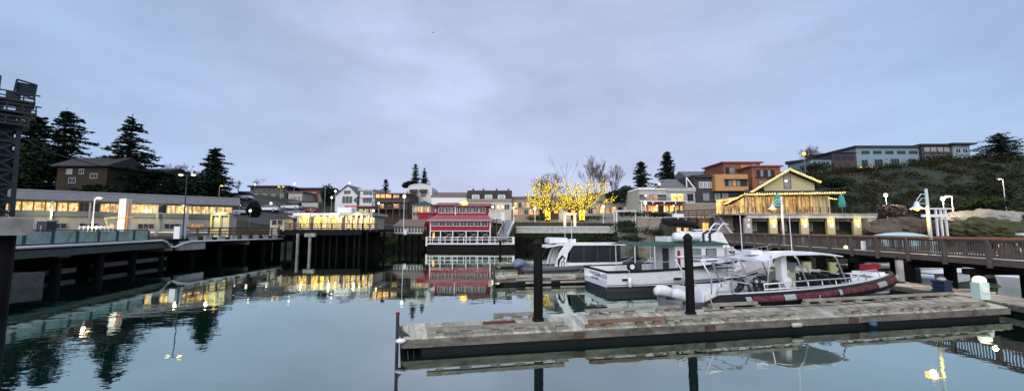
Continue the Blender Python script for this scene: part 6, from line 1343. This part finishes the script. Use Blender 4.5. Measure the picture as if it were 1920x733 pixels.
# ---- tour boat on the float (left), arch with emblem
def tour_boat():
    r = thing('tour_boat', 'grey-tubed aluminium tour boat with white roof, slanted arch and blue-grey outboards at the left', 'boat', (.9, 32.5, 0), R(10)); L = 9.9
    S = hull_secs(L, 2.9, .72, .5, keel=-.4, chine=.2, sheer=.35, pw=2.6); MB().loft(S).build('hull', mat('grey_hull', (.3, .32, .33), .5, .15), r)
    outline(S, .24, .05).build('tube', m_greytube, r, smooth=True)
    MB().box(3.1, 8.3, -1.25, 1.25, .7, 1.28).build('cabin_side', m_gel, r)
    MB().box(2.7, 8.6, -1.4, 1.4, 2.68, 2.84).build('roof', m_gel, r); MB().prism([(8.6, 2.7), (8.95, 2.66), (8.6, 2.84)], 'y', -1.38, 1.38).build('roof_visor', m_gel, r)
    MB().prism([(1.7, 2.50), (2.7, 2.66), (2.7, 2.76), (1.7, 2.62)], 'y', -1.3, 1.3).build('aft_roof', m_gel, r)
    x = [3.75, 4.9, 6.1, 7.2, 8.15]
    for i in range(4):
        w = MB()
        for a in (x[i], x[i + 1] - .09): w.box(a, a + .09, -1.27, -1.19, 1.281, 2.68)
        w.box(x[i] + .09, x[i + 1] - .09, -1.265, -1.19, 1.281, 1.34).build('window', m_dark, r); MB().box(x[i] + .09, x[i + 1] - .09, -1.24, -1.22, 1.34, 2.67).build('pane', m_glass, r)
    MB().box(8.1, 8.2, -1.2, 1.2, 1.3, 2.67).build('windscreen', m_glass, r); MB().box(3.8, 8.1, 1.15, 1.2, 1.3, 2.67).build('pane', m_glass, r)
    MB().box(4, 8, -.9, -.2, .7, 1.75).build('seats', m_seat, r); MB().box(4, 8, .3, 1, .7, 1.75).build('seats', m_seat, r)
    for y in (-1.42, 1.3): MB().prism([(2.3, .75), (3.55, .75), (3.3, 1.25), (3.5, 2.1), (3.95, 2.7), (3.9, 2.98), (3.4, 2.98), (2.75, 2.1), (2.45, 1.3)], 'y', y, y + .12).build('arch', m_gel, r)
    e = MB(); e.tube([(2.62, -1.44, .85), (2.7, -1.44, 1.5), (3.0, -1.44, 1.85), (3.2, -1.44, 1.65), (3.05, -1.44, 1.45)], [.04, .1, .1, .05, .03], 6).tube([(2.95, -1.44, .95), (2.95, -1.44, 1.4), (3.15, -1.44, 1.4), (3.15, -1.44, 1.0)], .035, 5); e.build('emblem', m_black, r)
    b = MB().prism([(2.1, 2.88), (2.1, 3.2), (2.3, 3.32), (3.6, 3.3), (3.8, 2.88)], 'y', -.9, .7); b.build('roof_box', m_gel, r)
    MB().box(3.9, 4.4, -.8, -.3, 2.85, 3.2).build('radar', m_gel, r)
    for y, h in ((-.9, 1.9), (.9, 1.7)): MB().tube([(4.0, y, 2.84), (4.0, y, 2.84 + h)], .022, 5).build('antenna', m_white, r)
    for k, y in enumerate((-.5, .45)):
        e = MB().loft([[(-.75 + dx, y + .26 * math.cos(t) * s, z + .0 + .3 * math.sin(t) * s) for t in [i * math.pi / 5 for i in range(10)]] for dx, s, z in ((-.05, .55, 1.0), (.12, .95, 1.15), (.5, 1.05, 1.25), (.85, .8, 1.22), (.95, .5, 1.2))]); o = e.build('outboard', m_outb, r, smooth=True)
        MB().box(-.35, -.05, y - .1, y + .1, .0, .95).build('engine_leg', m_dark, o)
    b = MB()
    for z in (1.0, 1.25, 1.5): b.tube([(.3, -1.4, z - .1), (1.3, -1.42, z), (2.6, -1.42, z)], .022, 5)
    for x_ in (.6, 1.3, 2.0): b.tube([(x_, -1.41, .75), (x_, -1.41, 1.5)], .022, 5)
    b.build('side_rail', m_alu, r); b = MB(); b.tube([(8.3, -1.2, 1.25), (9.6, -.5, 1.55), (9.9, 0, 1.6), (9.6, .5, 1.55), (8.3, 1.2, 1.25)], .03, 6); b.build('rail', m_alu, r)
    MB().tube([(1.9, -1.2, .8), (2.0, -1.2, 1.6), (2.3, -1.2, 2.3), (2.7, -1.2, 2.6)], .03, 5).tube([(1.9, 1.2, .8), (2.0, 1.2, 1.6), (2.3, 1.2, 2.3), (2.7, 1.2, 2.6)], .03, 5).build('aft_hoop', m_dark, r)
tour_boat()
# ---- flybridge motor yacht behind
def yacht():
    r = thing('motor_yacht', 'white motor yacht with flybridge panel and dark hull band behind the fishing boat', 'boat', (12.8, 34.3, 0), R(8)); L = 11.6
    S = hull_secs(L, 3.8, 1.35, 1.3, keel=-.6, chine=.2, sheer=.5, pw=2.8, deckbow=(.0, .06)); MB().loft(S).build('hull', m_gel, r); band(S, .48, .86, .012).build('navy_band', m_navy, r); outline(S, .05).build('rub_rail', m_steel, r)
    MB().prism([(1.2, 1.35), (8.4, 1.5), (7.4, 1.95), (6.3, 2.38), (1.2, 2.38)], 'y', -1.45, 1.45).build('deckhouse', m_gel, r)
    for a, c in ((1.6, 2.5), (2.7, 3.4), (3.6, 4.6), (4.8, 5.6), (5.8, 6.5)):
        w = MB().box(a, c, -1.49, -1.455, 1.72, 2.18).build('window', m_white, r); MB().box(a + .05, c - .05, -1.5, -1.49, 1.76, 2.14).build('pane', m_glass, w)
    MB().box(.9, 6.3, -1.6, 1.6, 2.385, 2.48).build('deckhouse_roof', m_gel, r)
    MB().prism([(2.0, 2.485), (6.1, 2.485), (5.35, 3.75), (3.0, 3.85)], 'y', -1.4, -1.3).build('flybridge_side', m_gel, r); MB().prism([(2.0, 2.485), (6.1, 2.485), (5.35, 3.75), (3.0, 3.85)], 'y', 1.3, 1.4).build('flybridge_side', m_gel, r)
    MB().prism([(5.95, 2.485), (6.1, 2.485), (5.35, 3.75), (5.2, 3.75)], 'y', -1.3, 1.3).build('flybridge_front', m_gel, r)
    for z in (2.8, 3.3): MB().box(4.0, 4.15, -1.43, -1.4, z, z + .1).build('vent', m_dark, r)
    b = MB()
    for x in (4.4, 5.2): b.tube([(x, -1.0, 3.75), (x + .3, -1.0, 4.2), (x + .6, -1.0, 4.5), (x + 1.1, -1.0, 4.45)], .07, 6)
    b.tube([(3.0, -1.0, 3.95), (5.2, -1.0, 4.0)], .05, 5); b.build('folded_davit', m_gel, r, smooth=True)
    MB().tube([(3.0, 0, 3.8), (2.9, 0, 5.0)], .05, 6).tube([(3.0, -.9, 2.5), (3.1, -.4, 4.3), (3.9, -.9, 2.5)], .03, 5).build('mast', m_steel, r)
    b = MB()
    for z in (.35, .7): b.tube([(6.3, -1.62, 1.5 + z), (8.5, -1.25, 1.65 + z), (10.4, -.65, 1.8 + z), (11.4, 0, 1.95 + z)], .022, 5)
    for x, y, z in ((6.3, -1.62, 1.5), (7.4, -1.45, 1.55), (8.5, -1.25, 1.65), (9.5, -.95, 1.7), (10.4, -.65, 1.8)): b.tube([(x, y, z), (x, y, z + .7)], .02, 5)
    b.build('bow_rail', m_alu, r); MB().tube([(8.2, -.2, 1.8), (8.15, -.2, 5.3)], .035, 5).build('antenna', m_white, r); MB().box(8.6, 9.7, -.6, .3, 1.8, 2.15).build('deck_locker', m_gel, r)
yacht()
# ---- grey inflatable dinghy between
r = thing('dinghy', 'small dark grey inflatable dinghy moored between the tour boat and the fishing boat', 'boat', (8.4, 35.8, 0), R(12)); D = [(0, -.8, .42), (2.6, -.8, .5), (3.6, -.55, .7), (4.1, 0, .95), (3.6, .55, .7), (2.6, .8, .5), (0, .8, .42)]
MB().tube(D, [.14, .28, .28, .26, .28, .28, .14], 10).build('tube', m_greytube, r, smooth=True); MB().box(.1, 3.4, -.7, .7, .1, .28).build('floor', m_dark, r); MB().box(-.1, .05, -.7, .7, .1, .75).build('transom', m_dark, r); MB().box(1.4, 1.65, -.75, .75, .6, .66).build('thwart', m_gel, r); MB().box(-.45, -.1, -.2, .2, .4, 1.05).build('outboard', m_gel, r)
# ---- large open rigid inflatable in the foreground
def whale_rib():
    r = thing('rigid_inflatable', 'large open inflatable boat with maroon and white tube panels and a white canopy', 'boat', (7.75, 19.15, 0), R(13.6)); L = 15.0
    S = hull_secs(L - .5, 2.5, .62, .5, keel=-.5, chine=.1, sheer=.3, pw=3.2); MB().loft(S).build('hull', m_steel, r)
    P = []; n = 22
    for i in range(n + 1):
        t = i / n; x = .9 + (L - 1.3) * t; y = 1.52 * (1 - t ** 4.2) ** .8 if t < 1 else 0; P.append((x, y, .66 + .62 * t ** 2.6))
    full = [(x, -y, z) for x, y, z in P[:-1]] + [P[-1]] + [(x, y, z) for x, y, z in reversed(P[:-1])]
    MB().tube(full, [.1] + [.33] * (len(full) - 2) + [.1], 14).build('tube', m_black, r, smooth=True)
    # coloured panels along the tube's outer upper face
    def panel(t0, t1, m, nm='tube_panel', both=True):
        for sg in (-1, 1) if both else (-1,):
            secs = []
            for k in range(9):
                t = t0 + (t1 - t0) * k / 8; x = .9 + (L - 1.3) * t; y = 1.52 * (1 - t ** 4.2) ** .8; z = .66 + .62 * t ** 2.6
                t2 = min(t + .01, .9995); dx = (L - 1.3) * .01; dy = 1.52 * (1 - t2 ** 4.2) ** .8 - y; d = Vector((dx, dy, 0)).normalized(); nr = Vector((-d.y, d.x, 0)) * 1
                secs.append([Vector((x, y, z)) + nr * (math.cos(a) * rr_) + Vector((0, 0, math.sin(a) * rr_)) for rr_, A in ((.345, (-.1, .1, .35, .55, .75)), (.30, (.75, .35, -.1))) for a in A])
                if sg < 0: secs[-1] = [Vector((v.x, -v.y, v.z)) for v in secs[-1]]
            MB().loft(secs).build(nm, m, r, smooth=True)
    for t0, t1, m in ((.13, .152, m_tubewhite), (.156, .286, m_redtube), (.29, .34, m_tubewhite), (.344, .54, m_redtube), (.544, .558, m_tubewhite), (.562, .765, m_redtube), (.769, .83, m_tubewhite), (.834, .93, m_redtube), (.934, .99, m_tubewhite)): panel(t0, t1, m)
    MB().box(1.0, 12.6, -1.15, 1.15, .63, .68).build('deck', m_deckgrey, r)
    for sg in (-1, 1):
        secs = []
        for k in range(15):
            t = .12 + .80 * k / 14; x = .9 + (L - 1.3) * t; y = 1.52 * (1 - t ** 4.2) ** .8; z = .66 + .62 * t ** 2.6 + .34; secs.append([(x, sg * (y - .34), z), (x, sg * (y + .06), z + .03), (x, sg * (y + .06), z + .0), (x, sg * (y - .34), z - .04)])
        MB().loft(secs).build('gunwale_plate', m_gel, r)
    for y in (-1.22, 1.14): MB().box(1.0, 10.6, y, y + .08, .68, .98).build('coaming', m_gel, r)
    MB().loft([[(10.4, -1.2, 1.0), (10.4, 1.2, 1.0), (10.4, 1.2, 1.15), (10.4, -1.2, 1.15)], [(12.6, -.95, 1.15), (12.6, .95, 1.15), (12.6, .95, 1.35), (12.6, -.95, 1.35)], [(14.0, -.3, 1.3), (14.0, .3, 1.3), (14.0, .3, 1.5), (14.0, -.3, 1.5)]]).build('bow_deck', m_gel, r)
    MB().box(12.4, 13.4, -.5, .5, 1.42, 1.62).build('bow_locker', m_gel, r)
    MB().slab([(12.9, -.2, 1.7), (13.7, -.1, 1.75), (13.8, -.1, 2.0), (13.0, -.3, 2.1)], .15).box(12.8, 13.5, -.1, .35, 1.6, 2.0).build('red_bag', m_red, r)
    # engine with white cowl, tilted
    e = MB().loft([[(-.15 + dx, .55 + .22 * math.cos(t) * s, .85 + dz + .26 * math.sin(t) * s) for t in [i * math.pi / 6 for i in range(12)]] for dx, dz, s in ((-.35, .05, .6), (-.15, .12, 1), (.3, .06, 1.1), (.7, -.08, .95), (.95, -.15, .6))]); o = e.build('outboard', m_gel, r, smooth=True); MB().box(.2, .6, .45, .65, -.3, .6).build('engine_leg', m_dark, o)
    e = MB().loft([[(-.1 + dx, -.75 + .22 * math.cos(t) * s, .9 + dz + .25 * math.sin(t) * s) for t in [i * math.pi / 6 for i in range(12)]] for dx, dz, s in ((-.36, .10, .55), (-.3, .12, .85), (0, .08, 1.05), (.5, -.12, 1.0), (.8, -.25, .7))]); o = e.build('outboard', m_gel, r, smooth=True); MB().box(.1, .5, -.95, -.75, -.3, .6).build('engine_leg', m_dark, o)
    MB().box(.9, 1.3, -1.1, 1.1, .3, 1.1).build('transom', m_gel, r); MB().box(1.35, 1.75, -1.0, -.45, .68, 1.3).build('stern_locker', m_gel, r)
    # aft radar arch / ladder frames
    a = MB()
    for y in (-1.0, 1.0): a.tube([(1.0, y, 2.55), (2.9, y, 2.6), (3.25, y, 2.45), (3.9, y, .95)], .045, 7).tube([(1.5, y, .9), (1.55, y, 1.7), (1.0, y, 2.55)], .04, 6)
    for x, z in ((1.0, 2.55), (2.0, 2.58), (2.9, 2.6), (3.35, 2.2), (3.55, 1.75), (3.72, 1.35)): a.tube([(x, -1, z), (x, 1, z)], .035, 6)
    a.build('aluminium_frame', m_alu, r, smooth=True)
    b = MB()
    for x0, x1 in ((1.6, 2.4), ): b.tube([(x0, -1.2, .9), (x0 + .25, -1.2, 1.5), (x1, -1.2, 1.55), (x1 + .1, -1.2, .95)], .035, 6)
    for y in (-1.25, 1.25):
        b.tube([(4.3, y, 1.35), (7, y, 1.45), (9.8, y * 1.02, 1.5), (10.9, y * .95, 1.65), (11.1, y * .9, 1.25)], .032, 6).tube([(4.3, y, 1.1), (10.6, y * 1.02, 1.2)], .028, 6)
        for i in range(8): x = 4.4 + i * .9; b.tube([(x, y, .9), (x - .1, y, 1.4)], .025, 5)
    b.tube([(10.8, -.9, 1.3), (11.1, -.9, 1.75), (12.4, -.75, 1.8), (12.7, -.7, 1.45)], .03, 6).tube([(8.0, .9, 1.2), (8.1, .9, 1.9), (9.6, .9, 1.95), (9.8, .9, 1.4)], .03, 6); b.build('grab_rails', m_alu, r, smooth=True)
    # canopy
    MB().loft([[(x, -1.15, z), (x, -.6, z + .07), (x, .6, z + .07), (x, 1.15, z), (x, 1.15, z - .05), (x, -1.15, z - .05)] for x, z in ((4.5, 2.45), (5.6, 2.74), (8.2, 2.76), (9.55, 2.62))]).build('canopy', m_gel, r)
    c = MB()
    for y in (-1.1, 1.1):
        for x0, x1 in ((5.0, 4.6), (6.4, 7.3), (8.9, 9.9)): c.tube([(x0, y, 2.68), (x0 + (x1 - x0) * .25, y, 2.5), (x1, y, .9)], .035, 6)
    c.build('canopy_frame', m_alu, r, smooth=True)
    # helm console, seats
    co = MB().box(6.5, 7.2, -.45, .45, .68, 1.75).build('console', mat('console_beige', (.36, .35, .28), .6, .15), r); MB().slab([(7.2, -.4, 1.75), (7.35, -.4, 2.25), (7.35, .4, 2.25), (7.2, .4, 1.75)], .04).build('windscreen', m_glass_pale, co); MB().box(6.6, 7.0, -.3, .3, 1.75, 1.85).build('yellow_cloth', m_yellow, co)
    MB().box(6.2, 6.55, -.55, -.2, 1.0, 2.65).build('white_tank', m_gel, r)
    for x in (8.2, 9.0, 9.8, 10.5):
        for y in (-.75, .25): s = MB().box(x, x + .6, y, y + .5, .68, 1.12).build('seat', m_seat, r); MB().prism([(x - .02, 1.12), (x + .1, 1.12), (x + .0, 1.62), (x - .1, 1.62)], 'y', y, y + .5).build('backrest', m_seat, s)
    rr = random.Random(5); g = MB()
    for i in range(34): g.ball((rr.uniform(4.2, 5.9), rr.uniform(-.9, .5), rr.uniform(.8, 1.45)), rr.uniform(.09, .2), n=7, m=5)
    g.build('life_jackets', m_seat, r); g = MB()
    for i in range(9): g.ball((rr.uniform(4.2, 5.9), rr.uniform(-1.0, -.2), rr.uniform(1.1, 1.5)), rr.uniform(.05, .1), n=7, m=5)
    g.build('buckles_and_floats', m_tubewhite, r)
    MB().tube([(6.1, -.95, 1.35), (6.1, -.85, 1.35)], .26, 16).build('hatch_ring', m_gel, r)
    MB().tube([(7.6, 0, 2.7), (7.55, 0, 4.7)], .02, 5).build('antenna', m_white, r); MB().box(4.6, 5.3, -.3, .3, 2.7, 2.92).build('radar', m_gel, r)
whale_rib()
# ---- boats behind the right pier
def small_boat(label, loc, rz, L=6.2, cab=True, sc=1.):
    r = thing('moored_boat', label, 'boat', loc, rz, 'boats moored behind the right pier'); S = hull_secs(L, 2.3, .85, .5, keel=-.35, sheer=.35); MB().loft(S).build('hull', m_gel, r); band(S, .0, .12, .01).build('stripe', m_navy, r); outline(S, .04).build('rub_rail', m_steel, r)
    if cab:
        MB().prism([(L*.3, .75), (L*.72, .8), (L*.6, 1.75), (L*.3, 1.75)], 'y', -.85, .85).build('cabin', m_gel, r); MB().prism([(L*.33, 1.15), (L*.63, 1.15), (L*.575, 1.6), (L*.33, 1.6)], 'y', -.87, -.852).build('window', m_glass, r); MB().box(L*.25, L*.63, -.95, .95, 1.755, 1.83).build('cabin_roof', m_gel, r)
    MB().box(-.4, 0, -.2, .2, .1, 1.15).build('outboard', m_dark, r)
    r.scale = (sc,) * 3; return r
small_boat('low white open boat seen between the pilings left of the pier piling', (29.8, 28.6, 0), .15, 6, False)
small_boat('white cabin boat behind the balusters of the right pier', (38, 36.5, 0), .2, 7)
small_boat('white cabin boat farthest right behind the pier', (46, 36, 0), 2.9, 7.5)
small_boat('open white boat in front of the outer float behind the pier', (42.5, 28.6, 0), .1, 6.5, False)
r = thing('sailing_dinghy_tender', 'white boat with a raised pedestal radar at the right edge behind the pier', 'boat', (34.6, 26.6, 0), .1); S = hull_secs(8, 2.8, 1.1, .7, sheer=.5); MB().loft(S).build('hull', m_gel, r); outline(S, .05).build('rub_rail', m_black, r)
MB().prism([(2.2, 1), (5.8, 1.1), (4.8, 2.1), (2.2, 2.1)], 'y', -1, 1).build('cabin', m_gel, r); MB().box(2.0, 5.0, -1.15, 1.15, 2.11, 2.2).build('cabin_roof', m_gel, r); MB().box(2.5, 4.6, -1.03, -1.002, 1.45, 1.95).build('window', m_glass, r)
MB().tube([(-.2, -1, 1.1), (.2, -1, 2.9), (1.6, -1, 3.2), (2.2, -1, 2.2)], .05, 6).tube([(-.2, 1, 1.1), (.2, 1, 2.9), (1.6, 1, 3.2), (2.2, 1, 2.2)], .05, 6).build('arch', m_white, r); MB().tube([(.9, 0, 3.1), (.9, 0, 3.6)], .08, 8).tube([(.9, 0, 3.6), (.9, 0, 3.75)], .42, 14).build('radar', m_gel, r)
r = thing('covered_boat', 'boat under a pale turquoise shrink-wrap cover behind the right pier', 'boat', (39.3, 42, 0), .05); S = hull_secs(8.2, 2.8, 2.2, 2.0, sheer=.4); MB().loft(S).build('hull', mat('weathered_hull', (.3, .32, .32), .7, .3), r)
m_wrap = mat('turquoise_cover', (.38, .6, .58), .6, .15, 1, .4); b = MB(); secs = []
for i in range(11):
    t = i / 10; x = -.1 + 8.4 * t; h = 2.7 + 1.0 * math.sin(math.pi * min(1, t * .8 + .2)) ** .8; w = 1.5 * (1 - t ** 3) + .04; secs.append([(x, -w, 2.2 + .4 * t * t), (x, -w * .5, (2.2 + h) / 2 + .15), (x, 0, h), (x, w * .5, (2.2 + h) / 2 + .15), (x, w, 2.2 + .4 * t * t)])
b.loft(secs).build('cover', m_wrap, r)
# mooring lines and fenders
def line(label, p, q, sag=.25, m=None):
    p, q = Vector(p), Vector(q); pts = [p.lerp(q, i / 8) - Vector((0, 0, sag * math.sin(math.pi * i / 8))) for i in range(9)]; o = MB().tube([v - p for v in pts], .018, 5).build('mooring_line', m or m_cream, None, tuple(p)); tag(o, label, 'rope', 'mooring lines')
line('mooring line from the stern of the large inflatable to the finger dock', (9.0, 17.9, 1.1), (8.6, 16.6, .62), .1)
line('mooring line from the middle of the large inflatable to the finger dock', (15.2, 19.3, .95), (14.3, 18.2, .65), .08)
line('mooring line from the bow of the large inflatable to the main float', (22.0, 22.4, 1.35), (24.4, 22.6, .55), .2)
line('mooring line from the stern of the white fishing boat to the boat float', (5.3, 28.3, 1.3), (4.4, 29.2, .55), .12)
for lab, x, y, z, m in (('white fender hanging on the near quarter of the white fishing boat', 7.3, 24.15, .75, m_gel), ('dark blue fender hanging amidships on the white fishing boat', 11.2, 24.85, .8, m_bl)):
    o = MB().tube([(0, 0, -.32), (0, 0, -.26), (0, 0, .22), (0, 0, .3)], [.04, .12, .12, .03], 10).tube([(0, 0, .28), (0, .12, .75)], .012, 4).build('fender', m, None, (x, y, z), smooth=True); tag(o, lab, 'fender', 'fenders hanging on the fishing boat')
o = MB().tube([(math.cos(i * .6) * (.12 + .004 * i), math.sin(i * .6) * (.12 + .004 * i), .03 + .0015 * i) for i in range(60)], .018, 5).build('rope_coil', m_cream, None, (onF(1210, 0, 1.2)[0], onF(1210, 0, 1.2)[1], .5)); tag(o, 'coil of pale rope lying on the finger dock behind the orange-brown timber', 'rope')
hp = [onF(px, 1, .45 + .12 * math.sin(px * .021)) for px in range(1320, 1760, 12)]; o = MB().tube([(a, b_, .53) for a, b_ in hp], .016, 5).build('hose', m_dark, None); tag(o, 'thin dark hose lying along the far side of the finger dock', 'hose')
# bird
r = thing('bird', 'tiny dark bird high in the sky', 'bird', (px_(813, 62, 60), 60, pz(62, 60))); b = MB().loft([[(-.35, -.05, 0), (-.35, .05, 0), (-.35, 0, .06)], [(0, -.1, -.05), (0, .1, -.05), (0, 0, .12)], [(.3, -.03, .03), (.3, .03, .03), (.3, 0, .08)]]); b.build('body', m_dark, r)
for s in (-1, 1): MB().slab([(-.1, 0, .03), (.15, 0, .03), (.05, s * .4, .3), (-.25, s * .8, .2)], .02).build('wing', m_dark, r)
r.rotation_euler.z = .9; r.scale = (.45,) * 3
